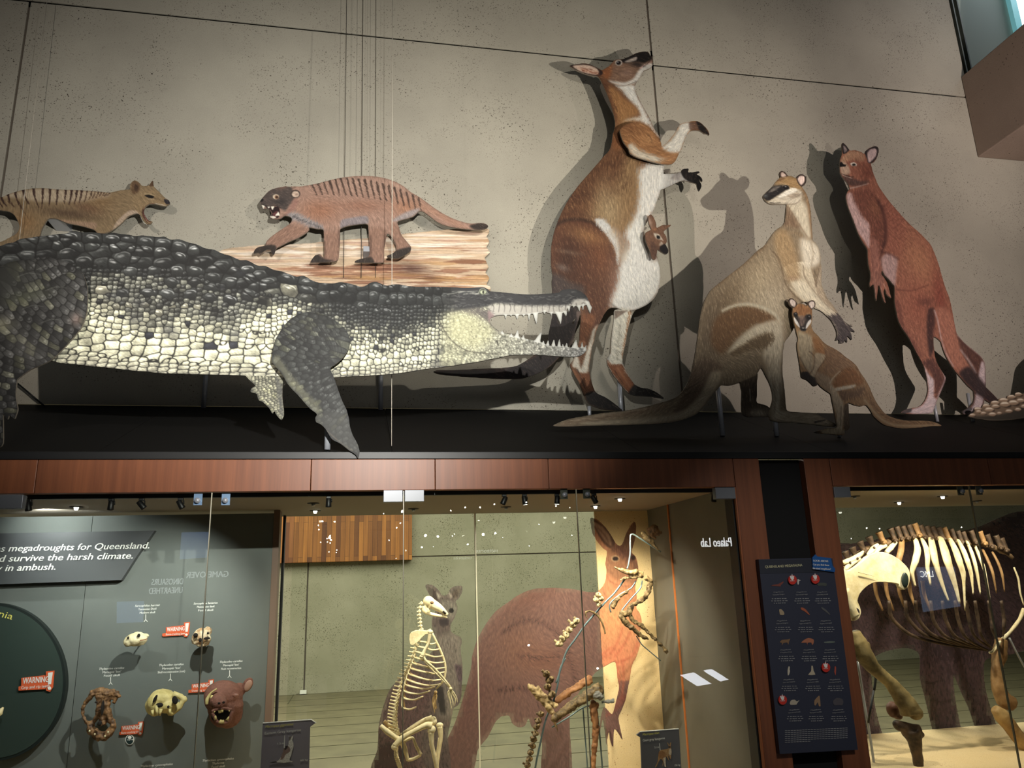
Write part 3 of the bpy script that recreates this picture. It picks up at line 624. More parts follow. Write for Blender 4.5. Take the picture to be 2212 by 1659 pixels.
    c.paint('H 1516,660 1560,690 1640,695 1670,760 1740,855 1700,925 1640,870 1570,780 1530,720', (132, 72, 38), 3, 0.97, rz=1.5); c.line('H 1600,720 1640,780 1700,870', (196, 134, 96), 5, 2, 0.5, 2, rz=2); c.line('H 1580,740 1640,840', (60, 32, 20), 1.6, 1, 0.7, 0.8)
    c.paint('H 1735,850 1790,872 1880,893 1975,962 1880,950 1730,940 1690,918', (22, 19, 19), 3, 0.98); c.line('H 1890,920 1960,956', (130, 118, 104), 2, 0.7, 0.7, 0.7); c.line('H 1770,905 1820,900', (90, 84, 78), 1.6, 1, 0.6)
    c.paint('H 1400,420 1440,380 1425,440 1410,520 1390,600 1375,690 1360,760 1300,760 1270,720 1240,720 1240,680 1270,600 1290,640 1310,720 1350,600 1380,500', (206, 200, 184), 3, 0.95, rz=1.2)
    c.line('H 1440,400 1420,500 1395,600 1385,700', (150, 84, 44), 4, 3, 0.7, 2, rz=1.5); c.paint('H 1306,300 1420,300 1400,400 1360,480 1330,560 1300,560 1295,500', (124, 72, 42), 4, 0.9, rz=1)
    c.paint('H 1225,690 1260,740 1300,760 1370,765 1390,840 1420,905 1340,930 1300,850 1250,760', (130, 74, 42), 3, 0.97, rz=1.5); c.line('H 1280,730 1310,800 1340,880', (40, 24, 18), 1.8, 1.4, 0.8, 0.8); c.line('H 1250,740 1300,830', (200, 140, 100), 3, 2, 0.5, 2)
    c.paint('H 1345,925 1425,905 1500,945 1570,990 1645,1064 1480,1046 1370,1000', (22, 19, 20), 3, 0.98); c.line('H 1560,1010 1630,1055', (96, 90, 84), 2, 1, 0.6, 0.8)
    c.paint('H 120,750 300,735 700,716 880,655 1010,560 1080,300 1090,200 1200,200 1280,330 1220,520 1130,640 1000,755 850,805 500,797 300,782', (30, 24, 26), 5, 0.96); c.blob(1080, 803, 14, 9, (110, 78, 70), 0.5); c.blob(1045, 800, 10, 8, (90, 66, 60), 0.4)
    for k in range(9): c.line([(1200 + k * 8, 640 + k % 3 * 8), (1196 + k * 9, 690 + k % 4 * 7)], (84, 60, 56), 3, 1, 0.3, 2)
    # far hand
    c.paint('F 1610,1270 1700,1255 1830,1290 1850,1400 1800,1495 1760,1420 1700,1395 1640,1350', BLK, 2, 1); c.paint('F 1530,1340 1600,1300 1620,1340 1600,1380 1520,1365', (120, 112, 108), 3, 0.6)
    c.fur(0.13, (226, 196, 140)); c.rim(2, 0.35)
    board(c, 'body', upright(Y), m_print, t)
    c = Cv(1320, 240, 1560, 380); Y2 = Y - 0.09
    c.add('F 1010,880 1080,820 1180,800 1290,845 1360,920 1420,1005 1430,1040 1500,980 1560,900 1600,830 1640,808 1700,797 1760,788 1810,805 1860,850 1890,890 1902,935 1880,920 1850,915 1800,885 1720,885 1680,930 1650,990 1630,1060 1600,1110 1560,1190 1510,1222 1440,1220 1350,1200 1260,1175 1180,1150 1110,1110 1090,1060 1040,990', (150, 100, 58))
    c.lic([(1345, 290, 20), (1380, 300, 50), (1400, 330, 20), (1470, 300, -50), (1500, 270, -10)], 7, 6)
    c.paint('F 1090,1050 1130,1015 1200,1070 1300,1110 1400,1150 1480,1160 1420,1210 1260,1180 1150,1140', (196, 190, 172), 4, 0.9, rz=2); c.paint('F 1430,1050 1500,985 1570,890 1620,815 1700,800 1730,850 1680,930 1640,1020 1600,1110 1500,1100', (206, 206, 196), 4, 0.97, rz=1.5)
    c.line('F 1450,1040 1530,970 1600,870', (150, 140, 120), 3, 2, 0.6, 2); c.paint('F 1700,805 1780,800 1850,850 1900,940 1800,880 1710,880', (100, 72, 58), 3, 0.85); c.paint('F 1770,790 1850,840 1905,940 1850,915 1800,880', BLK, 3, 0.95)
    c.paint('F 1490,1130 1590,1105 1570,1190 1500,1222 1400,1205', (160, 112, 70), 5, 0.8, rz=2); c.blob(1355, 275, 24, 14, (110, 66, 36), 0.6, 20); c.blob(1400, 302, 14, 10, (196, 140, 84), 0.6)
    for k in range(4): c.line([(1392 + k * 3, 296 + k * 2), (1402 + k * 2, 292 + k * 3), (1408, 303 + k * 2)], (84, 56, 36), 1.1, 1, 0.5)
    c.line('F 1200,1080 1320,1130 1440,1090 1490,1060', (120, 84, 52), 2, 2, 0.5, 1.5)
    c.fur(0.15, (226, 196, 140)); c.rim(2, 0.35); o = board(c, 'near_arm', upright(Y2), m_print, t)
    c = Cv(1380, 455, 1460, 565); Y3 = Y - 0.07
    c.add('G 1290,330 1300,300 1318,290 1345,320 1370,380 1375,425 1430,398 1480,398 1522,396 1480,430 1445,465 1470,510 1478,560 1465,590 1490,640 1488,675 1465,687 1430,670 1400,650 1385,640 1365,735 1345,740 1325,720 1310,660 1285,600 1262,540 1262,480 1285,460 1320,440 1300,390', (110, 76, 56))
    c.lic([(1410, 480, 80), (1420, 510, 60)], 4, 8); c.blob(1404, 480, 4, 12, (170, 140, 120), 0.8, -15); c.paint('G 1345,480 1400,490 1440,550 1420,545 1370,530', (186, 174, 156), 1.4, 0.95)
    c.dot(1422, 512.5, 4.6, 3.6, (18, 14, 16), 1, 40); c.paint('G 1420,560 1445,590 1435,605 1400,600', (176, 160, 140), 1.5, 0.8); c.paint('G 1410,610 1455,585 1492,640 1485,685 1450,690 1405,645', (20, 16, 18), 2, 1); c.paint('G 1320,560 1400,640 1365,730 1320,700', (76, 52, 42), 3, 0.7); c.blob(1414, 496, 6, 4, (140, 92, 60), 0.8)
    c.fur(0.14); c.rim(1, 0.3); board(c, 'joey_head', upright(Y3), m_print, t, label='brown joey head above the pouch')
    post(t, 1273, 886, 878, Y, m_alu, foot=Y + .035); post(t, 1342, 886, 820, Y, m_alu, 0.016, foot=Y + .035)
kangaroo_tall()

# ---- seated wallaby with black muzzle and its long tail
def wallaby():
    Y = 4.455; t = root('kangaroo_cutout', P(1620, 940, Y), 'large sitting fawn wallaby printed cut-out with black muzzle stripe and very long tail', 'cut-out', 'printed animal cut-outs on the ledge')
    c = Cv(1180, 355, 1870, 935)
    c.add('J 1480,600 1480,680 1480,760 1481,812 1540,830 1580,860 1580,908 1500,910 1420,912 1380,890 1372,820 1375,740 1368,650', (84, 70, 52))
    c.add('I 1535,1060 1542,1250 1562,1320 1600,1400 1655,1470 1715,1560 1760,1620 1700,1620 1600,1500 1480,1380 1380,1280 1400,1100', (170, 152, 124))
    c.add('I 958,390 975,360 1020,320 1060,280 1080,250 1105,222 1130,198 1122,165 1130,142 1150,134 1182,150 1208,182 1245,186 1285,205 1300,185 1330,168 1362,172 1390,200 1390,242 1372,275 1347,292 1372,330 1400,380 1420,450 1435,530 1442,620 1447,700 1452,780 1458,825 1492,860 1522,920 1535,1000 1530,1080 1500,1200 1480,1300 b 500,160 430,190 400,400 375,450 330,530 275,605 266,700 J 1665,420 1662,520 1660,560 1662,620 1672,700 1680,780 1688,860 1715,876 1780,880 1850,884 1900,892 1960,925 2000,945 2036,965 2030,980 1960,976 1880,966 1800,958 1700,950 1640,950 1590,940 1574,932 1566,880 1590,800 1588,740 1570,680 1540,620 1510,568 1480,610 1420,640 1365,665 1330,682 1280,692 1232,690 1200,722 1150,782 1100,850 1060,890 1020,910 950,935 850,955 700,965 500,970 300,975 150,980 48,977 60,965 150,930 250,910 400,885 550,870 700,840 850,800 920,770 960,730 990,680 1015,620 1030,550 1045,480 1060,380 1075,250 1090,170 1110,100 1150,30 I 473,1290 560,1220 650,1150 740,1080 830,1000 900,930 970,880 1000,840 1040,780 1070,740 1110,705 1150,680 1175,640 1185,560 1188,500 1190,467 1100,468 1050,468 1010,455 978,430', (128, 110, 84))
    c.add('I 1170,1100 1400,1050 1480,1300 1500,1370 1600,1480 1710,1562 b 860,294 900,350 960,400 1022,426 985,432 1010,455 1042,487 990,477 1002,520 1008,574 975,545 953,530 955,602 930,575 915,607 866,608 872,590 862,575 828,580 835,560 845,530 840,480 820,430 780,360 730,310 670,260 610,235 560,200 500,165 400,80 330,0 I 1290,1330', (196, 182, 152))
    c.lic([(1700, 400, 200), (1740, 380, 90), (1735, 480, 95), (1700, 520, 80), (1680, 560, 60), (1600, 620, 70), (1560, 700, 80), (1640, 640, 80), (1700, 620, 60), (1600, 760, 15), (1680, 780, 95), (1620, 840, 90), (1500, 860, 150), (1300, 905, 175), (1730, 900, 5), (1800, 690, 45), (1520, 700, 100)], 7, 9)
    c.blob(1670, 660, 60, 60, (188, 174, 146), 0.75, 30); c.blob(1640, 600, 30, 60, (176, 158, 124), 0.6, 40); c.blob(1570, 650, 26, 60, (110, 88, 62), 0.6, 35); c.blob(1540, 720, 30, 80, (84, 66, 48), 0.6, 5)
    c.blob(1715, 660, 16, 50, (150, 128, 96), 0.6); c.line('I 480,1290 650,1150 830,1005 980,880', (112, 84, 56), 8, 7, 0.5, 4)
    # arm and chest
    c.paint('I 1200,470 1330,420 1400,500 1420,650 1440,780 1400,800 1340,720 1270,600 1210,520', (200, 190, 164), 6, 0.9, rz=1.5); c.paint('I 1190,470 1240,540 1300,640 1320,700 1200,690 1170,680 1188,560', (120, 92, 68), 6, 0.75, rz=1.5)
    c.line('I 1350,300 1395,400 1425,560 1448,800', (150, 112, 74), 5, 3, 0.8, 2); c.line('I 1210,490 1290,620 1400,790', (110, 82, 58), 2, 2, 0.6, 1.5); c.line('I 1120,720 1200,740 1300,760 1440,840', (140, 112, 80), 4, 3, 0.5, 3)
    c.paint('I 1080,760 1160,720 1240,800 1300,1000 1320,1200 1220,1240 1140,1060 1080,900', (164, 132, 88), 8, 0.8, rz=2); c.paint('I 1330,820 1440,830 1520,900 1530,1040 1440,1100 1360,1060', (214, 206, 184), 8, 0.9, rz=1.5); c.line('I 1440,850 1460,950 1440,1080', (140, 124, 100), 3, 2, 0.6, 2)
    c.line('I 1060,940 1120,1020 1160,1160 1190,1270 1290,1390 1400,1480', (96, 76, 54), 3, 2, 0.75, 1.5); c.line('I 1360,1080 1372,1180 1440,1300 1560,1440 1700,1560', (110, 92, 72), 2, 2, 0.7, 1.2); c.line('I 1480,1290 1530,1100', (120, 100, 84), 3, 1, 0.5, 2)
    c.paint('I 1240,1240 1360,1230 1450,1330 1560,1450 1680,1560 1620,1590 1480,1490 1320,1380', (214, 204, 176), 6, 0.9, rz=1); c.blob(1712, 602, 14, 6, (150, 120, 90), 0.6)
    c.paint('b 800,300 860,290 920,360 1050,480 1000,600 860,620 820,580 850,500 800,400 740,320', (70, 62, 64), 4, 0.97, rz=1.5); 
    for q in ('b 900,380 960,470 990,540', 'b 880,420 900,520 900,590', 'b 930,370 1000,440'): c.line(q, (40, 36, 40), 2, 1.4, 0.7, 1)
    # head
    c.paint('I 1080,250 1130,200 1240,188 1300,210 1345,290 1300,330 1230,330 1160,270 1100,270', (158, 122, 74), 4, 0.9, rz=1); c.paint('I 1100,225 1200,190 1170,215 1110,245', (110, 76, 50), 2, 0.7)
    c.paint('I 1040,420 1130,360 1200,310 1290,310 1345,350 1340,420 1300,455 1190,468 1080,468 1010,450', (196, 186, 164), 3, 0.95); c.paint('I 1110,395 1180,340 1250,305 1300,320 1270,350 1180,385 1120,405', (226, 222, 206), 1.6, 0.95); c.paint('I 1200,380 1300,350 1340,380 1260,410', (136, 118, 98), 3, 0.6)
    c.paint('I 960,390 1000,340 1060,290 1160,275 1215,290 1180,330 1100,380 1040,420 1000,430', (30, 28, 30), 2, 0.97); c.paint('I 1010,350 1060,300 1140,285 1060,340', (120, 112, 104), 2, 0.7)
    c.dot(1698.5, 405, 7, 5.4, (22, 18, 20), 1, 10); c.dot(1697, 403, 1.8, 1.2, (140, 140, 140)); c.line('I 1150,285 1190,272 1230,300', (190, 170, 140), 1.2, 1, 0.7); c.blob(1654, 423, 5, 4, (120, 130, 130), 0.5)
    c.line('I 1030,450 1080,455 1130,450', (30, 26, 26), 1.6, 1, 0.9); c.line('I 1190,468 1280,462 1330,425', (110, 94, 76), 2, 1.5, 0.7, 1)
    c.paint('I 1122,142 1150,134 1182,150 1208,182 1160,195 1132,198', (60, 42, 36), 0.8, 1); c.paint('I 1138,160 1155,148 1180,168 1190,185 1145,192', (214, 186, 170), 1, 0.95); c.paint('I 1290,200 1330,166 1385,180 1395,240 1345,292 1310,260', (56, 42, 38), 0.8, 1); c.paint('I 1305,215 1330,185 1368,190 1372,235 1345,272 1325,262', (220, 194, 182), 1.2, 0.97)
    # thigh, legs, tail
    c.paint('J 1175,250 1240,180 1330,140 1430,135 1530,165 1600,210 1640,260 1580,290 1480,260 1420,300 1340,360 1290,420 1230,470 1160,400', (106, 72, 40), 7, 0.95, rz=2)
    c.line('J 1240,165 1330,128 1430,122 1530,148 1610,195 1650,260', (190, 180, 154), 6, 7, 0.9, 2, rz=1.5)
    c.paint('J 1280,460 1320,400 1400,320 1500,260 1620,230 1660,300 1665,400 1650,560 1660,700 1640,860 1700,880 1600,930 1580,800 1560,650 1540,560 1520,480 1560,340 1480,350 1400,400 1330,440', (196, 184, 158), 5, 0.93, rz=2)
    c.paint('J 1300,460 1400,400 1480,350 1570,320 1600,360 1560,420 1450,440 1330,480', (96, 76, 50), 6, 0.9, rz=2.5); c.blob(1650, 790, 16, 20, (120, 100, 76), 0.5)
    c.paint('J 1240,560 1340,500 1430,460 1500,480 1490,560 1400,620 1280,680 1200,690', (120, 104, 80), 7, 0.8, rz=3)
    c.line('J 1590,640 1610,760 1600,900', (120, 104, 84), 4, 4, 0.6, 3); c.line('J 1640,680 1650,800', (110, 92, 72), 3, 2, 0.5, 2)
    c.paint('J 1590,900 1700,876 1900,892 2036,965 1900,970 1700,950 1600,940', (182, 166, 140), 3, 0.8, rz=1); c.line('J 1890,950 1960,935', (30, 28, 28), 4, 2, 0.9, 1); c.line('J 1960,960 2030,966', (120, 110, 96), 3, 1, 0.8)
    c.paint('J 1380,680 1480,650 1480,800 1440,760 1440,900 1390,890', (70, 54, 40), 4, 0.8, rz=1.5); c.line('J 1430,720 1436,800', (190, 180, 160), 3, 2, 0.6, 1); c.blob(1640, 893, 22, 9, (190, 180, 156), 0.7)
    c.paint('J 1030,560 1120,500 1230,560 1180,640 1100,750 1000,850 900,880 940,800 990,700', (92, 72, 54), 7, 0.85, rz=1.5); c.paint('J 1160,600 1230,600 1200,700 1080,860 950,930 700,960 300,970 250,950 600,930 850,900 980,860 1080,760', (170, 156, 128), 5, 0.85, rz=1.5)
    c.line('J 120,960 400,915 650,880 850,830', (130, 104, 80), 7, 9, 0.7, 3, rz=2); c.line('J 200,940 450,890 700,850', (170, 150, 124), 4, 4, 0.5, 2)
    c.fur(0.14, (226, 214, 186)); c.rim(2, 0.45)
    board(c, 'body', upright(Y), m_print, t)
    post(t, 1561, 940, 800, Y + 0.05, m_alu, 0.016); post(t, 1678, 941, 880, Y + 0.05, m_alu, 0.016)
wallaby()
def young_wallaby():
    Y = 4.40; t = root('kangaroo_cutout', P(1813, 943, Y), 'small young wallaby printed cut-out with white cheek stripes, in front of the big wallaby', 'cut-out', 'printed animal cut-outs on the ledge')
    c = Cv(1690, 635, 2045, 945)
    c.add('L 380,1250 432,1270 440,1400 450,1500 430,1540 395,1542 370,1400', (96, 78, 56))
    c.add('b 319,150 335,123 365,125 400,155 415,184 450,180 490,190 520,205 528,165 560,145 592,146 611,175 605,215 577,240 575,300 576,360 566,420 590,480 640,530 690,590 740,630 810,665 880,710 940,760 1010,810 1060,860 1100,930 1150,1000 1190,1070 1220,1140 1250,1210 1290,1280 L 750,1306 800,1370 870,1410 960,1436 1060,1446 1180,1446 1280,1456 1340,1475 1380,1499 1300,1501 1200,1511 1080,1521 980,1524 880,1511 800,1491 740,1450 690,1400 650,1330 610,1290 560,1302 500,1290 430,1265 385,1290 380,1400 382,1500 398,1580 350,1592 250,1582 160,1576 90,1563 150,1545 200,1530 290,1520 322,1508 305,1430 290,1350 270,1250 255,1180 200,1140 150,1100 118,1062 b 630,1068 590,1074 560,1045 520,1010 465,985 452,940 440,850 430,780 415,700 410,620 420,560 405,500 390,440 372,360 360,290 365,225 340,205 322,180', (158, 120, 76))
    c.lic([(1740, 680, 90), (1740, 740, 85), (1770, 740, 50), (1820, 780, 40), (1850, 830, 70), (1810, 860, 90), (1800, 900, 90), (1920, 905, 20), (1740, 800, 80)], 6, 12)
    c.paint('b 380,210 440,185 520,205 570,260 570,300 520,290 480,320 420,300 370,290', (150, 98, 54), 3, 0.95, rz=1); c.line('b 455,190 460,230 450,270', (90, 56, 30), 2, 1, 0.8)
    c.paint('b 370,290 400,280 430,330 470,350 510,300 560,300 565,350 530,400 510,470 480,482 450,470 420,400', (40, 36, 38), 1.6, 0.95); c.paint('b 425,320 480,310 500,360 480,420 440,420 430,360', (120, 98, 88), 2.5, 0.8); c.paint('b 375,330 395,345 430,400 440,440 415,420 385,380', (236, 234, 228), 0.8, 1); c.paint('b 560,350 565,380 530,430 505,455 515,400 540,365', (236, 234, 228), 0.8, 1)
    c.dot(1718.5, 679.5, 4.6, 5.2, (14, 12, 14)); c.dot(1747.5, 685.5, 4.8, 5.4, (14, 12, 14)); c.dot(1719, 677.6, 1.2, 1, (160, 160, 160)); c.dot(1748, 683.5, 1.2, 1, (160, 160, 160)); c.dot(1734.5, 711, 4.5, 3.5, (12, 12, 14)); c.dot(1735, 708.5, 2.4, 1, (220, 216, 210))
    for q in ('b 319,150 335,123 365,125 400,155 415,190 370,228 335,205', 'b 525,190 532,162 560,145 592,146 611,175 605,215 570,245'): c.paint(q, (52, 36, 32), 0.7, 1)
    c.paint('b 332,155 345,135 370,140 395,168 385,215 350,200', (216, 198, 186), 1, 0.95); c.paint('b 540,185 560,158 590,160 600,185 590,220 565,232', (222, 206, 194), 1, 0.95)
    c.paint('b 425,480 500,500 580,540 600,620 580,720 600,830 560,940 500,880 440,780 415,640', (186, 172, 140), 5, 0.9, rz=1.5); c.paint('b 580,540 660,580 720,700 700,760 640,720 590,640', (172, 114, 60), 5, 0.9, rz=1.5); c.paint('b 610,720 720,740 690,820 620,920 600,990 560,960 590,860', (196, 178, 144), 2.5, 0.9); c.line('b 720,700 725,770 650,880 610,960', (104, 74, 48), 2, 1.5, 0.8, 1); c.line('b 545,700 600,760 590,880 550,940', (90, 72, 54), 2.4, 1.6, 0.7, 1); c.line('b 440,760 490,860 540,940', (90, 74, 54), 2, 1.5, 0.7, 1)
    c.paint('b 455,930 520,920 560,960 610,990 630,1060 590,1075 520,1010 465,985', (30, 24, 22), 2, 0.95)
    c.paint('b 730,640 880,710 1010,810 1040,860 900,900 760,960 690,940 720,800', (150, 112, 76), 5, 0.8, rz=1.5); c.paint('b 620,920 700,950 780,1000 770,1150 650,1060 610,1000', (160, 140, 112), 4, 0.8)
    c.paint('b 800,1080 850,960 950,880 1050,900 1130,1020 1100,1060 1000,1060 880,1090', (146, 92, 42), 4, 0.95, rz=2); c.paint('b 820,1100 900,1080 1040,1060 1040,1085 950,1110 840,1130', (218, 208, 182), 1.6, 0.95, rz=1); c.line('b 765,1050 800,990 880,910', (206, 190, 160), 3, 2, 0.8, 1.2); c.paint('b 870,1140 1000,1120 1130,1090 1120,1180 1000,1210 900,1230', (112, 82, 56), 4, 0.85, rz=2)
    c.paint('b 775,1060 830,1110 880,1200 915,1260 915,1400 900,1540 830,1540 840,1400 800,1260 770,1150', (192, 176, 146), 3, 0.9); c.line('b 890,1300 885,1500', (100, 84, 64), 1.8, 1.5, 0.7, 1); c.line('b 768,1160 800,1300 830,1500', (80, 64, 48), 2.2, 2, 0.7, 1.2); c.paint('L 150,1545 300,1522 390,1540 395,1580 200,1580', (168, 152, 122), 2, 0.9); c.line('L 85,1564 160,1562', (20, 18, 18), 3.4, 2, 0.95, 0.8)
    c.line('L 600,1240 680,1340 780,1440 900,1490 1100,1500 1340,1490', (190, 166, 124), 5, 3, 0.8, 2, rz=1); c.line('L 620,1180 700,1310 800,1400 940,1460 1100,1465 1300,1475', (128, 92, 56), 5, 3, 0.7, 2, rz=1)
    c.fur(0.13, (230, 204, 160)); c.rim(1, 0.35); board(c, 'body', upright(Y), m_print, t, step=1.25)
    post(t, 1813, 943, 925, Y + 0.04, m_alu)
young_wallaby()
# ---- short-faced red kangaroo at the right
def red_kangaroo():
    Y = 5.05; t = root('kangaroo_cutout', P(2020, 893, Y), 'red-brown short-faced kangaroo printed cut-out standing at the right with white feet', 'cut-out', 'printed animal cut-outs on the ledge')
    c = Cv(1800, 295, 2175, 905)
    c.add('L 1500,540 1600,650 1700,730 1770,790 1815,860 1822,950 1826,1050 1820,1180 1800,1290 1760,1340 1700,1382 1600,1382 1588,1352 1640,1320 1690,1272 1708,1210 1690,1100 1560,800', (96, 60, 50))
    c.add('K 370,150 378,132 410,158 440,200 456,212 500,208 560,225 598,247 612,212 650,185 700,168 735,180 739,230 720,290 692,330 664,342 680,420 710,500 740,570 800,660 860,740 930,820 1000,900 1080,980 1150,1040 1220,1110 1270,1170 1310,1260 1350,1370 1380,1480 1410,1580 1440,1659 L 1455,200 1470,260 1490,360 1510,470 1530,570 1550,700 1600,810 1660,900 1720,980 1800,1080 1900,1180 1956,1242 1940,1264 1880,1272 1800,1222 1720,1160 1640,1090 1580,1020 1520,950 1470,880 1430,810 1400,740 1380,680 1365,640 1300,598 1300,700 1312,800 1340,880 1390,960 1422,1020 1405,1080 1370,1160 1330,1250 1300,1330 1280,1372 1200,1376 1100,1380 968,1370 1000,1340 1060,1322 1130,1310 1180,1280 1220,1220 1240,1140 1235,1080 1225,1000 1200,900 1160,820 1120,750 1080,670 1030,580 980,510 940,430 920,340 905,250 905,150 900,80 880,60 K 850,1520 800,1470 775,1425 770,1470 790,1490 830,1560 L 862,180 868,205 825,172 812,140 800,110 792,150 812,255 795,240 760,130 742,70 728,150 716,242 704,160 690,70 672,75 655,95 650,60 660,0 K 658,1450 640,1380 632,1300 628,1220 620,1195 570,1120 530,1040 490,930 450,830 420,740 412,670 430,620 446,600 432,550 400,510 370,470 350,430 345,370 352,300 372,240', (160, 90, 64))
    c.lic([(1850, 340, 60), (1850, 400, 90), (1900, 420, 60), (1880, 480, 80), (1870, 560, 95), (1950, 500, 45), (1990, 560, 70), (1990, 640, 80), (1960, 700, 75), (2000, 760, 75), (2060, 740, 80), (2120, 850, 50), (1990, 880, 170)], 5, 14)
    c.paint('K 360,300 440,220 560,225 600,280 580,320 460,310 400,330 360,380', (184, 138, 98), 4, 0.85); c.blob(1850, 352, 18, 18, (120, 62, 44), 0.4); c.blob(1873, 372, 16, 22, (108, 50, 36), 0.7, 20); c.paint('K 350,340 400,330 440,380 450,440 400,460 360,440', (190, 158, 128), 3, 0.9); c.paint('K 380,470 450,480 560,520 640,520 600,560 470,570 420,540', (76, 52, 48), 4, 0.85)
    c.paint('K 342,345 362,325 385,350 412,355 405,372 370,375 346,380', (18, 14, 14), 0.9, 1); c.line('K 368,448 400,462 450,475 490,478', (30, 18, 16), 1.8, 1.2, 0.9); c.line('K 372,456 410,474 470,492', (220, 200, 180), 1.2, 1, 0.8); c.paint('K 455,345 490,330 518,350 510,368 470,368', (226, 214, 196), 0.9, 1); c.dot(1844.5, 355.8, 4.2, 2.6, (16, 14, 14))
    c.paint('K 368,150 380,132 410,158 445,205 400,245 378,240', (46, 38, 40), 0.8, 1); c.paint('K 384,165 400,172 420,205 395,232', (150, 132, 130), 1.4, 0.9); c.paint('K 600,245 615,208 700,166 738,180 738,235 715,295 665,340 630,335 625,300', (44, 36, 38), 0.9, 1); c.paint('K 625,250 650,205 700,190 722,215 710,270 660,325 638,330', (196, 166, 164), 1.6, 0.97)
    c.line('K 440,595 520,580 640,545', (196, 172, 160), 2.6, 1.2, 0.8, 1); c.blob(1870, 415, 26, 12, (118, 60, 44), 0.7)
    c.paint('K 415,660 470,640 520,740 600,900 650,960 650,1200 590,1120 520,1020 470,900 430,780', (196, 158, 154), 3, 0.95); c.paint('K 470,640 560,610 700,660 780,780 830,960 800,1100 760,1300 740,1430 670,1430 660,1200 650,960 560,860 500,740', (120, 62, 46), 5, 0.9, rz=1.5); c.blob(1892, 450, 14, 20, (150, 88, 56), 0.6, -20)
    c.paint('K 660,1100 720,1120 750,1250 760,1420 700,1450 660,1400', (166, 100, 82), 5, 0.8); c.paint('K 720,700 800,800 830,950 840,1100 780,1230 760,1290 800,1050 790,880', (58, 26, 26), 5, 0.85); c.paint('K 770,1300 830,1250 930,1300 920,1450 900,1590 800,1480 775,1400', (178, 142, 138), 4, 0.95); c.line('K 780,1240 860,1260 940,1310', (70, 32, 30), 4, 3, 0.7, 3)
    c.paint('K 760,640 860,740 1000,900 1020,1100 960,1280 830,1220 820,960 780,760', (158, 84, 62), 6, 0.8, rz=2)
    for k in range(13): x = 1905 + k * 4.1; y = 440 + k * 7.6; c.line([(x, y + 8), (x + 8, y + 3), (x + 16, y - 6)], (104, 44, 36), 1.6, 0.8, 0.5, 1.2)
    c.blob(1990, 570, 30, 60, (184, 116, 74), 0.75, -25); c.blob(1985, 660, 34, 50, (160, 80, 56), 0.7); c.blob(2030, 640, 14, 60, (134, 52, 38), 0.7, -8); c.line('L 920,120 1080,130 1250,70', (100, 46, 38), 2.4, 1.6, 0.6, 1.5); c.blob(1998, 652, 16, 10, (92, 44, 38), 0.6)
    c.paint('L 905,230 960,260 1000,480 1100,640 1180,800 1120,750 1030,580 940,430', (110, 54, 44), 5, 0.6)
    c.paint('L 1240,330 1300,310 1310,450 1290,560 1300,700 1260,800 1230,560', (44, 26, 28), 4, 0.85); c.blob(2012, 700, 8, 40, (100, 48, 40), 0.5, 0); c.paint('L 1310,330 1400,300 1500,420 1540,600 1620,850 1700,960 1560,940 1440,780 1380,600', (176, 102, 76), 6, 0.85, rz=1.5); c.line('L 1305,330 1340,440 1370,600 1420,760 1500,900', (196, 158, 152), 3, 2.5, 0.85, 1.2)
    c.paint('L 1190,860 1290,820 1400,1000 1400,1080 1320,1200 1290,1000', (88, 46, 40), 5, 0.85, rz=1); c.paint('L 1200,900 1250,980 1300,1040 1300,1200 1330,1240 1290,1372 1100,1380 1030,1350 1180,1290 1240,1180 1235,1060', (206, 184, 190), 3, 0.97); c.line('L 1370,900 1415,1020 1360,1160 1310,1290', (190, 160, 162), 4, 3, 0.9, 1.4); c.line('L 1424,1020 1380,1150 1330,1270 1300,1360', (70, 44, 44), 3, 2, 0.7, 1.2)
    c.paint('L 968,1370 1010,1330 1075,1320 1070,1355 1010,1375', (70, 62, 66), 1.6, 0.95)
    c.paint('L 1530,570 1600,650 1780,800 1810,860 1770,1000 1750,1050 1700,900 1600,760', (92, 50, 40), 4, 0.9); c.line('L 1540,580 1650,690 1790,810 1812,920 1800,1080', (196, 162, 152), 3.4, 3, 0.85, 1.4, ); c.line('L 1570,730 1660,850 1720,960', (184, 160, 158), 3, 5, 0.75, 2); c.paint('L 1780,850 1810,870 1822,1100 1780,1320 1700,1380 1620,1370 1700,1290 1730,1150 1740,1050', (200, 178, 184), 3, 0.9); c.paint('L 1590,1352 1650,1315 1690,1320 1660,1370 1600,1380', (78, 72, 76), 1.6, 0.95)
    c.paint('L 1560,960 1660,900 1800,1060 1960,1240 1940,1268 1880,1275 1720,1165 1600,1040', (48, 32, 34), 5, 0.95)
    for q in ('L 700,20 708,120 716,230', 'L 740,40 780,150 808,250', 'L 790,60 830,150 862,190'): c.line(q, (226, 190, 170), 2, 0.8, 0.5, 0.7)
    c.paint('K 665,1440 760,1440 800,1520 760,1600 700,1620 670,1560', (150, 92, 76), 3, 0.7)
    c.fur(0.15, (220, 150, 110)); c.tone(1.0, 0.86); c.rim(2, 0.3); board(c, 'body', upright(Y), m_print, t)
    post(t, 2022, 895, 870, Y, m_alu, foot=Y + .035); post(t, 2099, 896, 850, Y, m_alu, foot=Y + .035)
red_kangaroo()

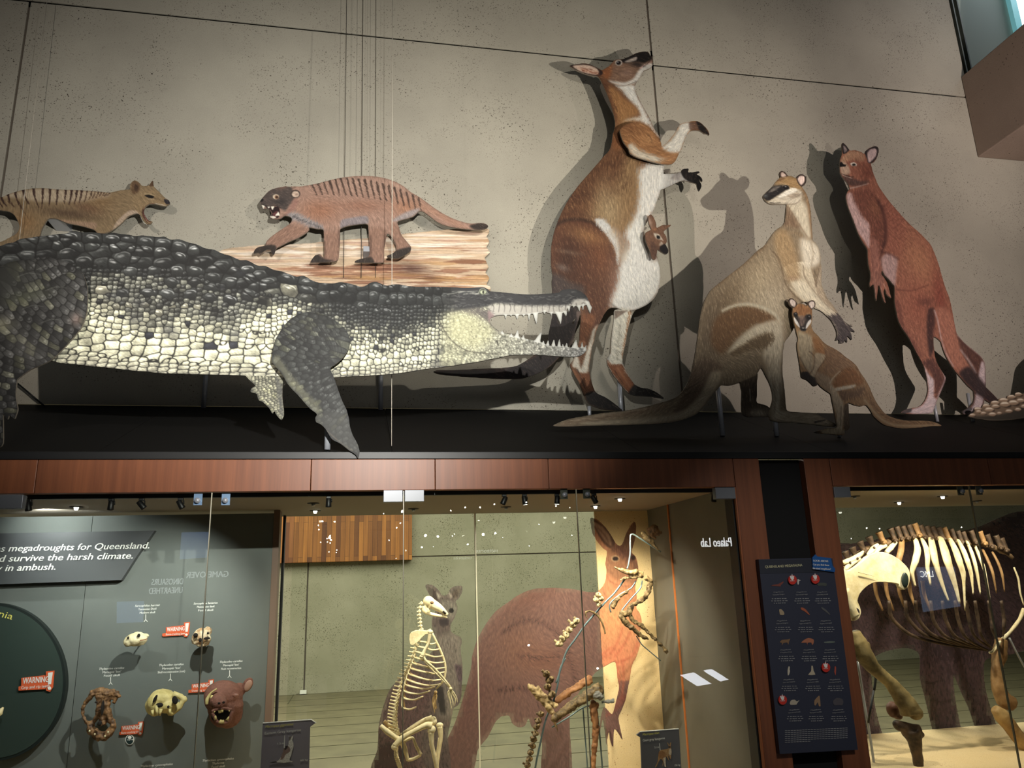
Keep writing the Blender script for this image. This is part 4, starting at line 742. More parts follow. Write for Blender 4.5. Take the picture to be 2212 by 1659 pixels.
# ------------------------------------------------------------------ giant crocodile
def curve(s):
    p = np.array(sorted(z(s))); return lambda x: float(np.interp(x, p[:, 0], p[:, 1]))
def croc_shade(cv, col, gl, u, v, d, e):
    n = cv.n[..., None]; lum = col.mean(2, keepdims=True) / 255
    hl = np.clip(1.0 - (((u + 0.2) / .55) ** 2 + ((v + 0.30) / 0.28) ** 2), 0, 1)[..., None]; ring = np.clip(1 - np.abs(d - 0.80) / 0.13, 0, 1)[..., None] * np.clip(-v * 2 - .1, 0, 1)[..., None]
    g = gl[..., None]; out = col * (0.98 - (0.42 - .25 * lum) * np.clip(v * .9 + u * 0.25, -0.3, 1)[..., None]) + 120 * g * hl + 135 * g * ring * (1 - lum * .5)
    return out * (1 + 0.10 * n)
DARK = np.array([40., 42, 41]); CREAM = np.array([236., 234, 196]); GREY = np.array([168., 164, 148]); BLUE = np.array([48., 50, 58])
CTOP = curve('A -60,690 100,635 220,600 380,580 520,556 700,562 850,566 1000,586 1200,600 1400,640 1600,690 1800,770 2000,825 2200,885 C 640,865 860,872 1040,868 1300,890 1640,900 1880,905 D 1100,298 1290,285 1500,300')
CBOT = curve('B -60,300 360,272 550,300 850,330 1100,355 1300,370 1660,378 1830,384 E 900,958 1150,950 1300,940 1508,918 D 200,930 400,905 700,855 880,820 1100,815 1400,832')
CMID = curve('p 0,760 150,735 190,640 235,655 290,690 350,700 400,690 450,700 500,712 560,668 620,650 720,700 800,725 860,728 930,705 990,660 1010,635 1050,650 1100,672 1160,690 1290,700')
def croc_seeds():
    g = random.Random(5); S = []
    def put(x, y, a, b, rt, col, gl): S.append((x, y, a, b, rt, col[0], col[1], col[2], gl))
    x = -40
    rows = [(0.035, .055, 17), (0.115, .055, 15), (0.195, .05, 12)]
    # body, columns leaning with the ribs
    v = 0.0
    bands = [(0.00, 0.24, 21, 13), (0.24, 0.47, 6.0, 4.6), (0.47, 0.62, 6.5, 5), (0.62, 0.76, 9, 6.5), (0.76, 0.9, 15, 9), (0.9, 1.02, 11, 5)]
    for lo, hi, a0, b0 in bands:
        x = -44.0
        while x < 1010:
            k = 1.0 if x < 560 else max(0.45, 1.0 - (x - 560) / 500.0); a = max(a0 * k, 4.0); b = max(b0 * (0.75 + 0.25 * k), 3.4)
            t, q = CTOP(x), CBOT(x); H = q - t; y = t + lo * H + g.random() * b
            while y < t + hi * H:
                f = (y - t) / H; xx = x + (f - 0.5) * -46 * (1 if x < 560 else 0.3) + g.uniform(-1, 1) * a * 0.35
                yy = y + g.uniform(-1, 1) * b * 0.3; aa, bb = a * g.uniform(.8, 1.15), b * g.uniform(.8, 1.15)
                m = CMID(xx) + g.gauss(0, 9); w = 1 / (1 + math.exp(-(yy - m) / 9.0)); low = max(0, (f - 0.86) / 0.14)
                dk = DARK * g.uniform(.65, 1.25); cr = CREAM * g.uniform(.9, 1.06)
                if 200 < xx < 560 and yy < m and f > 0.3: dk = dk * 0.6 + np.array([150., 150, 130]) * 0.4 * g.choice([0.35, 1, 1.5])
                if g.random() < 0.05 and f < 0.8: cr = BLUE
                c = dk * (1 - w) + cr * w; c = c * (1 - low * 0.45) + GREY * low * 0.45
                put(xx, yy, aa, bb, g.uniform(-.15, .15) - 0.1, c, (0.25 + 0.5 * g.random()) * (1 - w * 0.75))
                y += 2 * b
            x += 2 * a
    # round osteoderms in rows along the flank
    for s_, sc in (('A 430,655 560,660 700,665 860,680 980,685 1090,690 1200,705 1345,740 1480,780 1600,830 1760,850 1880,895 2010,960', 1.0), ('A 850,795 1010,765 975,850 1155,840 1320,845 1460,845 1595,890 1730,930 1860,920 1980,960', 1.05),
                   ('A 760,990 915,1010 1110,1010 1250,1020 1420,1020 1570,1045 1720,1060 1975,1070 1860,1010 1580,970 1290,930 1460,925', 0.95), ('A 860,1110 960,1105 1080,1100 1180,1160 1290,1110 1380,1110 1480,1115', .6), ('A 250,620 390,600 520,590 690,610 840,610 950,610 1090,630 1220,640 1340,665 1460,690', 1.1),
                   ('C 120,770 40,790 150,840 270,860 170,890 290,890 420,835 430,915 560,920 570,865 250,1000 110,960', 1.0), ('C 830,905 960,900 1090,900 1200,905 1310,905 700,955 760,950', .8), ('C 980,1090 1090,1080 1170,1010 1160,1080', .6)):
        for px, py in z(s_):
            a = 15.5 * sc * g.uniform(.85, 1.15); b = 9.5 * sc * g.uniform(.9, 1.15); m = CMID(px)
            c = (DARK * 1.1 if py < m - 40 else np.array([120., 118, 100])) * g.uniform(.8, 1.2); put(px, py, a, b, g.uniform(-.1, .35), c, g.uniform(.7, 1.1))
    return S
HINDLEG = 'd -120,100 0,60 100,20 250,0 400,-20 560,20 640,70 710,130 745,250 745,380 735,470 700,570 640,650 560,740 490,810 430,862 330,910 260,940 150,1020 140,1060 132,1150 140,1220 150,1280 135,1330 120,1360 80,1330 62,1365 25,1320 25,1400 25,1560 0,1600 -120,1600'
FORELEG = 'E 440,640 480,575 540,500 620,448 720,428 820,450 920,500 1000,565 1042,650 1030,730 975,810 915,860 880,888 905,950 930,1020 950,1080 980,1160 1010,1220 1030,1290 1040,1360 1062,1430 1100,1500 1116,1550 1119,1575 1106,1620 1090,1595 1060,1572 1040,1562 1000,1530 960,1500 900,1470 870,1430 840,1380 800,1342 765,1326 759,1290 770,1260 720,1220 680,1180 620,1110 570,1060 530,1010 490,940 440,880 405,830 410,760 425,690'
def fan(cv, spine, hw, n, m, col, var, gl, seed=2, lo=-1.0, hi=1.0):
    """rows of scales laid across a limb that follows a spine"""
    g = random.Random(seed); p = smooth_loop(z(spine), 8, False); L = np.concatenate([[0], np.cumsum(np.linalg.norm(np.diff(p, axis=0), axis=1))]); S = []; W = np.array([w for w in hw])
    for i in range(n):
        s_ = L[-1] * (i + 0.5) / n; x = np.interp(s_, L, p[:, 0]); y = np.interp(s_, L, p[:, 1]); x2 = np.interp(min(s_ + 4, L[-1]), L, p[:, 0]); y2 = np.interp(min(s_ + 4, L[-1]), L, p[:, 1]); x1 = np.interp(max(s_ - 4, 0), L, p[:, 0]); y1 = np.interp(max(s_ - 4, 0), L, p[:, 1])
        an = math.atan2(y2 - y1, x2 - x1); h = np.interp(i / n, np.linspace(0, 1, len(W)), W); k = max(3, int(round(m * h / W.max())))
        for j in range(k):
            u = lo + (hi - lo) * (j + 0.5 + g.uniform(-.15, .15) + (i % 2) * 0.3) / k; bow = -abs(u) ** 2 * h * 0.25
            xx = x - math.sin(an) * u * h + math.cos(an) * bow; yy = y + math.cos(an) * u * h + math.sin(an) * bow
            c = np.array(col, float) * g.uniform(1 - var, 1 + var); a = L[-1] / n / 2 * g.uniform(.85, 1.15); b = (hi - lo) * h / k / 2
            if g.random() < 0.18: c = c + np.array([30, 30, 16])
            S.append((xx, yy, a, b, an, c[0], c[1], c[2], gl * g.random()))
    return S
def crocodile():
    Y = 4.04; t = root('crocodile_cutout', P(600, 975, Y), 'giant dark-backed printed crocodile cut-out with open toothed jaws', 'cut-out', 'printed animal cut-outs on the ledge')
    c = Cv(-40, 490, 1300, 920)
    c.add('A -160,700 0,662 60,640 100,635 150,610 220,600 290,590 380,580 430,572 500,567 520,554 560,550 620,560 680,558 740,565 800,570 850,562 900,572 960,577 1010,587 1060,582 1120,588 1180,595 1230,592 1270,613 1340,612 1400,633 1470,650 1530,678 1600,690 1660,718 1720,735 1790,766 1850,770 1920,806 1980,810 2040,838 2100,850 2150,868 C 484,821 540,815 600,848 640,863 700,870 760,872 810,862 860,868 910,880 960,895 1000,890 1040,865 1080,860 1120,875 1160,888 1200,880 1250,878 1310,890 1380,895 1450,895 1540,897 1640,900 1740,905 1820,903 1880,900 1915,915 1930,930 2000,936 2100,946 D 1027,301 1120,298 1200,293 1290,285 1320,263 1380,255 1450,262 1500,290 1530,318 1545,350 1555,375 1530,388 1500,398 1450,402 1410,398 1370,412 1350,445 1300,468 1260,465 1210,460 1170,447 1140,458 1080,465 1030,472 960,474 900,477 850,475 780,478 740,486 712,505 705,530 730,570 780,610 830,630 900,650 970,665 1030,685 1100,695 1150,710 1200,735 1260,740 1320,745 1380,750 1440,755 1500,748 1530,762 1515,795 1470,825 1400,833 1300,828 1200,821 1100,815 1000,814 870,820 780,840 700,855 600,875 500,890 400,905 300,920 200,930 100,945 E 1508,918 1400,932 1300,940 1150,950 1050,953 900,962 600,965 400,960 200,948 B 1659,378 1500,375 1300,370 1200,365 1100,355 1000,348 850,330 700,315 550,300 450,290 360,272 200,300 -160,300', (70, 72, 66))
    c.add('E 195,940 232,992 270,1030 240,1050 232,1080 280,1096 290,1130 300,1150 330,1162 360,1190 388,1220 408,1256 425,1236 440,1265 480,1308 502,1270 500,1210 490,1130 490,1050 480,940', (110, 108, 92))
    up = 'D 712,512 720,518 730,500|D 828,474 838,515 848,474|D 876,474 884,490 890,474|D 920,472 936,515 952,470|D 985,470 990,497 1002,470|D 1026,468 1038,530 1050,466|D 1070,460 1102,558 1116,455|D 1160,440 1168,476 1182,440|D 1218,455 1226,487 1238,455|D 1262,450 1310,558 1322,455|D 1328,448 1356,490 1362,440|D 1366,405 1378,455 1392,405|D 1410,395 1420,417 1428,395|D 1448,398 1470,450 1478,395|D 1488,390 1498,447 1508,385|D 1518,360 1560,466 1574,410 1548,365'
    lo = 'D 800,628 808,600 822,640|D 870,655 890,625 898,662|D 914,662 940,597 956,675|D 976,675 990,640 1002,685|D 1014,690 1022,672 1030,692|D 1080,700 1146,612 1132,712|D 1146,722 1162,688 1172,728|D 1184,730 1202,685 1212,735|D 1228,735 1252,680 1262,738|D 1280,740 1298,677 1310,745|D 1318,745 1326,715 1336,750|D 1346,748 1360,705 1370,752|D 1400,752 1440,683 1458,760|D 1480,755 1490,700 1502,752|D 1505,765 1528,725 1525,780'
    c.lic([(100, 600, 20), (700, 700, 30), (1100, 640, 0), (1000, 720, 40)], 2, 21)
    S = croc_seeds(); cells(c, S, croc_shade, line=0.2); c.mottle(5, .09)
    # head: plates give way to fine wrinkled skin
    hm = np.clip((c.X - 955 + (c.Y - 640) * 0.2) / 40, 0, 1); base = np.zeros_like(c.rgb); c2 = Cv(-40, 490, 1300, 920); c2.rgb[:] = (62, 62, 62)
    gg = random.Random(9)
    Sj = []
    for _ in range(1500):
        x = gg.uniform(960, 1275); y = gg.uniform(655, 780); a = gg.uniform(2.4, 4.2); k = gg.uniform(.86, 1.06); Sj.append((x, y, a, a * .9, gg.uniform(0, 3), 214 * k, 212 * k, (168 + (x - 960) * 0.13) * k, 0.05))
    c2.n = c.n; cells(c2, Sj, croc_shade, line=0.1, lk=0.30)
    c2.paint('D 240,300 380,240 620,240 900,290 1300,250 1500,280 1560,340 1560,380 1500,350 1440,345 1380,390 1260,400 1160,395 1040,400 900,390 760,380 700,400 500,430 380,450 250,430', (58, 58, 60), 5, 1)
    c2.paint('D 700,400 800,385 1000,400 1160,405 1260,400 1370,400 1430,350 1540,350 1560,470 1300,480 1160,470 1040,490 740,500 700,460', (196, 190, 178), 5, 0.95, rz=2)
    c2.paint('D 480,440 600,420 700,440 740,500 730,570 800,620 760,610 690,540 600,480', (92, 84, 84), 7, 0.85, rz=3); c2.paint('D 690,440 740,480 705,540 690,500', (180, 140, 140), 3, 0.6)
    c2.paint('D 270,470 420,455 560,480 660,540 740,600 700,700 560,760 400,700 300,600', (222, 218, 160), 16, 0.5)
    for _ in range(420):
        x = gg.uniform(960, 1265); y = gg.uniform(630, 690); 
        if y > 655 + (x < 1060) * 10: continue
        a = gg.uniform(-.5, .5); l = gg.uniform(4, 11); cc = gg.choice([(26, 26, 28), (120, 120, 116), (150, 148, 142), (40, 40, 44)]); c2.line([(x, y), (x + l * math.cos(a), y + l * math.sin(a))], cc, 1.1, 0.8, 0.6, 0.6, sm=False)
    for _ in range(150):
        x = gg.uniform(1010, 1265); y = gg.uniform(690, 765); c2.dot(x, y, 1.2, 1.2, (70, 66, 60), 0.6)
    for x in range(1065, 1260, 12): c2.line([(x + gg.uniform(-3, 3), 655), (x + gg.uniform(-3, 3), 664), (x, 674)], (70, 64, 62), 1.6, 1, 0.7)
    for x in range(1165, 1262, 11): c2.line([(x, 750), (x + 3, 760), (x + 1, 768)], (90, 88, 78), 1.2, 1, 0.7)
    c.rgb = c.rgb * (1 - hm[..., None]) + c2.rgb * hm[..., None]
    c.line('D 245,470 290,560 340,650 420,730 520,785 640,800 800,812', (74, 70, 58), 2.2, 1.5, 0.85, 1.2); c.line('D 290,320 420,330 600,340 700,380', (30, 30, 32), 2.2, 1, 0.7); c.line('D 340,300 460,280 600,270', (170, 172, 160), 1.3, 1, 0.8)
    for _ in range(26): x = gg.uniform(975, 1050); y = 632 + (x - 975) * 0.02 + gg.uniform(-4, 5); c.line([(x, y), (x + 8, y - 1)], (190, 190, 176), 1.1, .6, 0.7, .6)
    c.dot(1043, 630.5, 9, 6.2, (70, 76, 60)); c.dot(1043.5, 631, 6.4, 4.2, (190, 196, 160)); c.dot(1044, 631, 2, 3.6, (22, 22, 18)); c.line('D 608,285 625,255 655,250 682,285', (176, 180, 160), 1.5, 1.2, 0.9)
    c.line('D 765,700 775,735', (60, 56, 48), 4, 2, 0.8)
    for q in up.split('|') + lo.split('|'):
        p = z(q); c.add(p, (232, 232, 222), sm=False); x0 = sum(a[0] for a in p) / 3; c.line([p[0], p[1]], (150, 148, 130), 0.8, 0.6, 0.6, 0.5, sm=False)
    for x, y, r in ((520, 590, 12), (480, 622, 9), (245, 640, 18), (290, 690, 18), (370, 715, 22), (510, 725, 18), (460, 752, 8), (300, 655, 14)): c.blob(x, y, r, r * .6, BLUE, 0.4, 10)
    m = (c.X > 140) & (c.X < 620)
    for y in np.arange(0.93, 1.0, 0.012):
        pts_ = [(x, CTOP(x) + (CBOT(x) - CTOP(x)) * y + math.sin(x * .13 + y * 90) * 1.2) for x in range(120, 980, 12)]; c.line(pts_, (112, 108, 92), 0.9, 0.9, 0.45, 0.6, sm=False)
    Sf = fan(c, 'E 330,950 380,1060 440,1180 480,1300', (34, 22, 8), 20, 9, (150, 148, 122), .25, 0.2, 4)
    cf = Cv(520, 800, 620, 920); cf.lic([(570, 850, 60)], 2, 3); cells(cf, Sf, croc_shade, line=0.15, lk=.6)
    cf.paint('E 440,960 490,1050 490,1130 500,1300 470,1250 450,1100', (72, 72, 70), 4, 0.7); w = cf.rgb.sum(2) > 0
    i0, j0 = 800 - 490, 520 + 40; sub = c.rgb[i0:i0 + 120, j0:j0 + 100]; yy = (cf.Y > 812) & w; sub[yy] = cf.rgb[yy]
    c.rim(2, 0.4); board(c, 'body', upright(Y), m_print, t, step=1.25)
    # front leg
    c = Cv(575, 660, 790, 1000); c.add(FORELEG, (60, 60, 54)); c.lic([(680, 750, 60)], 2, 31)
    S = fan(c, 'E 760,380 730,520 690,680 640,840 680,1000 780,1170 900,1320 1010,1440 1110,1580', (92, 88, 74, 66, 56, 44, 33, 24, 8), 40, 9, (46, 48, 46), .4, 0.5, 6)
    cells(c, S, croc_shade, line=0.15); c.paint('E 470,620 640,450 800,450 1010,570 1030,700 930,840 860,880 800,700 620,600', (54, 55, 52), 14, 0.35)
    for k in range(7): c.line([(662 + k * 10, 690 + k * 4), (690 + k * 8, 720 + k * 6), (712 + k * 3, 760 + k * 2)], (24, 24, 24), 1.6, 1, 0.6, .8)
    for k in range(16): x, y = gg.uniform(650, 735), gg.uniform(690, 740); c.line([(x, y), (x + 6, y + 9)], (160, 162, 150), 1.0, 0.6, 0.5, 0.5)
    c.paint('E 405,830 440,880 490,940 530,1010 620,1110 720,1220 770,1260 800,1200 640,1030 520,880 450,780', (150, 148, 112), 4, 0.45, rz=2); c.paint('E 760,1290 900,1240 1020,1300 1100,1500 1118,1575 1040,1562 900,1470 800,1342', (70, 70, 66), 7, 0.6); c.line('E 830,1380 960,1490 1060,1560', (150, 128, 104), 2.4, 1, 0.5, 1.2)
    c.line('E 1040,1562 1090,1580 1106,1618', (14, 14, 14), 3, 2, 0.9, 0.8); c.rim(3, 0.55); board(c, 'front_leg', upright(3.975), m_print, t, step=1.25)
    # hind leg
    c = Cv(-32, 548, 200, 975); c.add(HINDLEG, (56, 56, 50)); c.lic([(60, 700, 20)], 2, 33)
    S = fan(c, 'd 800,-140 700,90 540,330 330,560 160,760 60,960 20,1150 0,1400 -20,1640', (150, 150, 138, 118, 92, 62, 36, 30, 26), 38, 12, (52, 52, 51), .45, 0.48, 8)
    cells(c, S, croc_shade, line=0.14); c.blob(20, 600, 60, 40, (50, 52, 46), 0.65); c.blob(60, 640, 50, 14, (98, 104, 70), 0.35, -10); c.blob(60, 755, 50, 26, (130, 126, 120), 0.3, 40); c.blob(0, 700, 30, 16, (206, 200, 150), 0.35); c.blob(165, 690, 12, 14, (176, 140, 126), 0.5)
    for x, y in ((60, 590), (100, 575), (140, 590), (120, 620), (70, 660), (110, 690)): c.line([(x - 22, y + 8), (x, y), (x + 24, y + 2)], (150, 152, 142), 1.1, 0.8, 0.45, 0.6)
    c.rim(4, 0.6); board(c, 'hind_leg', upright(3.975), m_print, t, step=1.25)
    post(t, 707, 970, 900, Y, m_alu, 0.016, foot=4.073)
crocodile()

# ------------------------------------------------------------------ log with the lion-like marsupial on it
def log_board():
    Y = 5.3; t = root('log_cutout', P(800, 878, Y), 'pale and red-brown printed tree log cut-out behind the crocodile', 'cut-out', 'printed animal cut-outs on the ledge')
    c = Cv(450, 480, 1070, 640)
    c.add('C -110,645 -60,618 0,606 150,592 250,582 400,582 600,570 800,548 960,538 1100,530 1300,500 1500,480 1700,462 1850,470 1922,463 1926,490 1904,520 1926,560 1904,600 1930,640 1890,680 1920,750 1895,790 1926,830 1904,880 1936,900 1930,940 1600,950 600,950 200,800', (206, 176, 142), sm=False)
    c.lic([(600, 550, 0), (1000, 560, 0)], 26, 41); g = random.Random(4)
    for _ in range(170):
        x = g.uniform(470, 1060); y = g.uniform(500, 630); f = (y - 500) / 130 + (x - 500) / 900; l = g.uniform(20, 90); h = g.uniform(1.5, 6)
        cc = g.choice([(226, 200, 172), (232, 210, 186), (156, 102, 74), (172, 118, 86), (196, 150, 108)]) if f > 0.75 else g.choice([(232, 212, 190), (222, 196, 168), (200, 158, 132), (236, 222, 206)])
        if f > 0.95 and g.random() < .6: cc = g.choice([(140, 88, 62), (128, 76, 54), (190, 140, 84), (200, 152, 98)])
        c.paint([(x - l, y), (x - l * .3, y - h), (x + l * .5, y - h * .7), (x + l, y + g.uniform(-1, 1)), (x + l * .6, y + h * .4), (x + l * .2, y + h), (x - l * .4, y + h * .6)], cc, 0.9, 0.8, False, 0.5)
    c.blob(890, 580, 32, 12, (74, 42, 32), 0.8, 5); c.blob(930, 600, 20, 8, (90, 50, 36), 0.5)
    for k in range(6): c.line([(840 - k * 4, 570 + k * 6), (890, 575 + k * 5), (950 + k * 6, 580 + k * 6)], (110, 60, 42), 2, 1, 0.5, 1)
    c.fur(0.16, (240, 226, 206)); c.rim(1, 0.2); board(c, 'panel', upright(Y), m_print, t)
    post(t, 440, 876, 760, Y, m_alu, 0.016, foot=5.34); post(t, 822, 878, 760, Y, m_alu, 0.016, foot=5.34)
log_board()
def marsupial_lion():
    Y = 5.16; t = root('marsupial_lion_cutout', P(780, 570, Y), 'red-brown snarling striped-back marsupial lion printed cut-out walking on the log', 'cut-out', 'printed animal cut-outs on the ledge')
    c = Cv(540, 372, 1062, 575)
    c.add('C 215,258 230,235 260,200 290,175 340,158 400,148 440,150 470,147 520,148 560,140 620,130 700,110 780,90 850,78 930,70 1010,68 1090,75 1160,90 1230,115 1290,150 1340,190 1400,225 1450,260 1510,305 1580,350 1650,385 1720,410 1790,425 1860,420 1900,428 1917,445 1900,462 1850,472 1780,468 1700,460 1620,445 1550,420 1480,370 1430,335 1400,333 1360,370 1300,390 1240,410 1250,450 1270,510 1310,560 1341,600 1335,630 1300,655 1270,672 1240,685 1200,680 1160,672 1170,660 1200,650 1230,620 1225,580 1200,530 1172,500 1160,505 1150,560 1140,620 1140,680 1130,715 1050,716 920,712 942,695 1000,680 1030,660 1030,580 1025,500 1015,430 950,430 880,440 815,462 812,500 810,560 805,620 800,680 780,705 700,712 620,712 590,712 602,690 628,660 665,655 690,680 695,600 690,540 685,470 640,465 582,452 580,475 550,500 500,530 430,560 370,590 335,610 315,655 298,640 295,620 260,620 230,640 215,655 200,640 165,648 175,620 200,600 250,590 260,560 300,520 370,470 430,430 450,405 445,378 400,365 370,385 330,392 292,383 290,370 300,350 290,330 270,312 240,314 228,295 218,280', (166, 120, 98))
    c.lic([(600, 430, 200), (700, 430, 10), (800, 430, 15), (700, 520, 90), (810, 520, 90), (850, 500, 75), (950, 470, 30), (640, 480, 140), (720, 400, 75), (820, 395, 80)], 6, 44)
    c.blob(690, 455, 40, 22, (168, 92, 52), 0.6); c.blob(880, 450, 34, 22, (176, 106, 64), 0.6, 20); c.blob(780, 445, 50, 14, (150, 84, 54), 0.5); c.blob(790, 400, 110, 14, (178, 136, 112), 0.6, 4)
    g = random.Random(8)
    for k in range(19):
        f = k / 18; x = 672 + f * 232; y = 398 - math.sin((f * .86 + .08) * 3.1) * 17 + f * f * 34; l = 26 + 12 * math.sin(f * 3.1); dx = 12 - 6 * f
        c.line([(x, y), (x + dx * .5, y + l * .5), (x + dx, y + l)], (70, 48, 38), 5.4 if k % 2 else 4.4, 2.4, 0.9, 0.9, rz=0.6)
    c.paint('C 820,400 900,380 1010,370 1015,430 880,440 815,460', (130, 122, 130), 3, 0.85); c.paint('C 1240,408 1200,400 1300,340 1400,310 1400,335 1330,385', (150, 142, 144), 4, 0.85); c.paint('C 420,350 480,340 560,380 680,440 685,470 580,450 500,410 430,400', (140, 138, 142), 4, 0.85, rz=2); c.line('C 460,370 520,400 600,430 670,455', (60, 54, 56), 4, 2, 0.6, 2, rz=2)
    c.paint('C 215,258 260,195 330,158 440,150 470,230 430,290 400,330 330,290 270,300 230,300', (74, 62, 58), 3.5, 0.95); c.blob(612, 402, 14, 6, (140, 96, 76), 0.8, -20); c.paint('C 370,390 420,330 470,240 500,260 470,320 400,365', (160, 104, 88), 4, 0.85); c.blob(606, 436, 12, 8, (50, 44, 44), 0.7)
    c.dot(596, 425, 6.6, 5.4, (210, 184, 150)); c.dot(597.5, 426, 4.4, 4, (128, 76, 44)); c.dot(598, 426, 1.8, 1.8, (20, 14, 12))
    c.paint('C 262,298 300,300 350,300 362,340 350,380 310,388 290,372 304,350 290,325 265,312', (40, 18, 20), 1, 1); c.paint('C 310,350 340,330 350,350 340,372 315,372', (120, 50, 52), 1.4, 0.8)
    for q in ('C 228,290 236,318 246,292', 'C 298,298 306,318 316,300', 'C 330,365 350,340 356,362', 'C 290,372 310,386 330,378 310,372', 'C 272,300 278,308 284,300'): c.add(q, (236, 226, 204), sm=False)
    c.line('C 228,282 270,296 330,290 370,310', (30, 24, 24), 2, 1.2, 0.8); c.dot(565, 432, 4, 3.4, (22, 18, 18)); c.dot(638, 419, 10.5, 9, (60, 46, 40)); c.dot(638.5, 419.5, 8, 6.6, (204, 172, 146)); c.blob(640, 420, 4, 3, (150, 110, 90), 0.7)
    for q in ('C 300,520 430,440 570,470 440,550 330,600 270,590', 'C 690,500 800,500 800,690 690,690', 'C 1030,470 1150,480 1135,700 1030,690', 'C 1180,440 1240,440 1330,590 1240,640'): c.paint(q, (140, 92, 68), 6, 0.55)
    for q in ('C 690,560 700,690', 'C 1040,520 1040,680', 'C 800,480 805,600', 'C 1150,480 1140,600'): c.line(q, (80, 50, 38), 4, 3, 0.5, 2.5)
    for q in ('C 165,650 175,615 250,585 330,590 330,660 295,660 290,625 230,645', 'C 590,714 600,680 640,655 700,690 760,700 700,716', 'C 918,714 945,690 1040,675 1060,718', 'C 1155,675 1230,625 1330,600 1340,630 1270,680 1200,690', 'C 1780,440 1860,420 1920,440 1900,466 1820,472'): c.paint(q, (44, 36, 32), 3, 0.92)
    c.blob(960, 470, 60, 6, (172, 112, 80), 0.6, 28); c.fur(0.13, (216, 170, 140)); c.tone(1.04, 0.8); c.rim(2, 0.4); o = board(c, 'body', upright(Y), m_print, t, step=1.25)
    a = P(800, 540, Y + 0.03); boxo('spacer', (a[0] - .05, Y + .014, a[2] - .02), (a[0] + .05, 5.298, a[2] + .02), m_alu, t)
marsupial_lion()
def thylacine():
    Y = 5.2; t = root('thylacine_cutout', P(150, 520, Y), 'tan dog-like thylacine printed cut-out with dark back stripes and gaping jaw', 'cut-out', 'printed animal cut-outs on the ledge')
    c = Cv(-30, 385, 375, 540)
    c.add('A -120,290 0,300 60,275 100,262 160,245 240,232 330,230 450,240 600,245 740,255 820,262 900,245 968,238 970,210 985,182 1010,172 1040,188 1062,212 1108,210 1140,171 1148,215 1182,250 1230,300 1262,322 1267,345 1240,364 1200,360 1150,346 1110,352 1085,372 1072,405 1085,440 1110,472 1137,478 1122,498 1095,496 1068,470 1045,430 1020,418 960,440 900,500 820,555 740,572 700,540 620,515 500,490 430,460 370,455 350,470 310,540 290,600 200,650 0,680 -120,680', (150, 122, 84))
    c.cut('A -120,397 20,397 80,410 120,450 147,520 120,570 60,605 0,632 -120,650'); c.lic([(50, 420, 80), (150, 460, 70), (250, 440, 20), (310, 430, 40), (60, 510, 110), (230, 480, 60)], 6, 51)
    c.paint('A -60,300 100,262 330,230 820,262 800,300 600,330 300,330 100,300', (206, 184, 152), 5, 0.85, rz=1.5)
    xs = [-20, 10, 60, 115, 175, 250, 320, 375, 430, 490, 535, 575, 610, 650, 685, 710, 735, 758, 780, 800, 820]; hs = [70, 70, 90, 120, 100, 140, 150, 135, 120, 105, 110, 100, 90, 80, 60, 50, 45, 35, 30, 26, 20]
    for x, h in zip(xs, hs):
        y = float(np.interp(x, [-60, 0, 100, 240, 330, 600, 820], [300, 298, 262, 232, 230, 246, 262])); d = 40 if x < 300 else (-10 if x < 500 else -20); w = 5.5 if x < 640 else 2.6
        c.line('A %f,%f %f,%f %f,%f' % (x, y, x + d * .3, y + h * .5, x + d, y + h), (62, 36, 30), w, 1.6, 0.95, 0.8, rz=0.5)
    for q in ('A 140,330 175,400 215,460', 'A 60,330 110,370', 'A 190,300 210,350'): c.line(q, (74, 48, 34), 2.4, 1, 0.8)
    c.blob(150, 462, 60, 10, (84, 60, 44), 0.7, 8); c.paint('A 340,450 500,470 620,480 720,490 700,540 500,490 370,460', (180, 140, 112), 2.5, 0.7); c.blob(55, 480, 26, 24, (166, 116, 64), 0.6); c.blob(190, 450, 30, 10, (110, 70, 50), 0.6, 12); c.paint('A 960,400 1020,400 1040,430 960,440 900,500 840,540 880,470', (208, 180, 156), 2.5, 0.75); c.blob(215, 435, 30, 20, (146, 104, 60), 0.5)
    c.paint('A 985,300 1060,260 1130,240 1200,280 1265,330 1240,362 1150,345 1090,360 1060,430 1000,370', (160, 130, 88), 3, 0.7); c.paint('A 1085,372 1110,352 1150,346 1130,370 1100,400 1100,440 1125,480 1095,470 1070,430 1068,400', (96, 30, 26), 1, 1)
    for k in range(7): c.dot(311.5 + abs(k - 3) * .8 + k * .4, 451 + k * 4, 1.8, 1.0, (206, 150, 130)); 
    c.line('A 1070,370 1060,420 1090,480 1125,492', (120, 84, 54), 2, 1.4, 0.8); c.line('A 1068,385 1065,430 1100,484', (40, 14, 14), 1.6, 1, 0.7)
    c.paint('A 1080,285 1110,280 1150,290 1140,305 1110,302', (24, 18, 16), 0.7, 1); c.line('A 1075,272 1110,272 1150,285', (206, 180, 130), 1.6, 1, 0.8); c.line('A 1100,310 1150,312', (206, 180, 140), 1.6, 1, 0.8); c.paint('A 1225,312 1262,320 1268,345 1245,350 1230,335', (40, 36, 44), 1, 1); c.line('A 1160,345 1240,360', (220, 206, 186), 2, 1, 0.8); c.line('A 1150,300 1220,330', (90, 64, 42), 3, 2, 0.5, 1.5)
    c.paint('A 980,250 985,190 1010,175 1045,205 1035,255 1000,275', (112, 80, 52), 2, 0.9); c.paint('A 1000,240 1010,200 1035,215 1025,250', (70, 48, 34), 2, 0.8); c.paint('A 1115,212 1140,172 1147,215', (92, 62, 40), 1, 0.9)
    c.fur(0.13, (220, 196, 150)); c.tone(.94, .95); c.rim(1, 0.35); board(c, 'body', upright(Y), m_print, t, step=1.25)
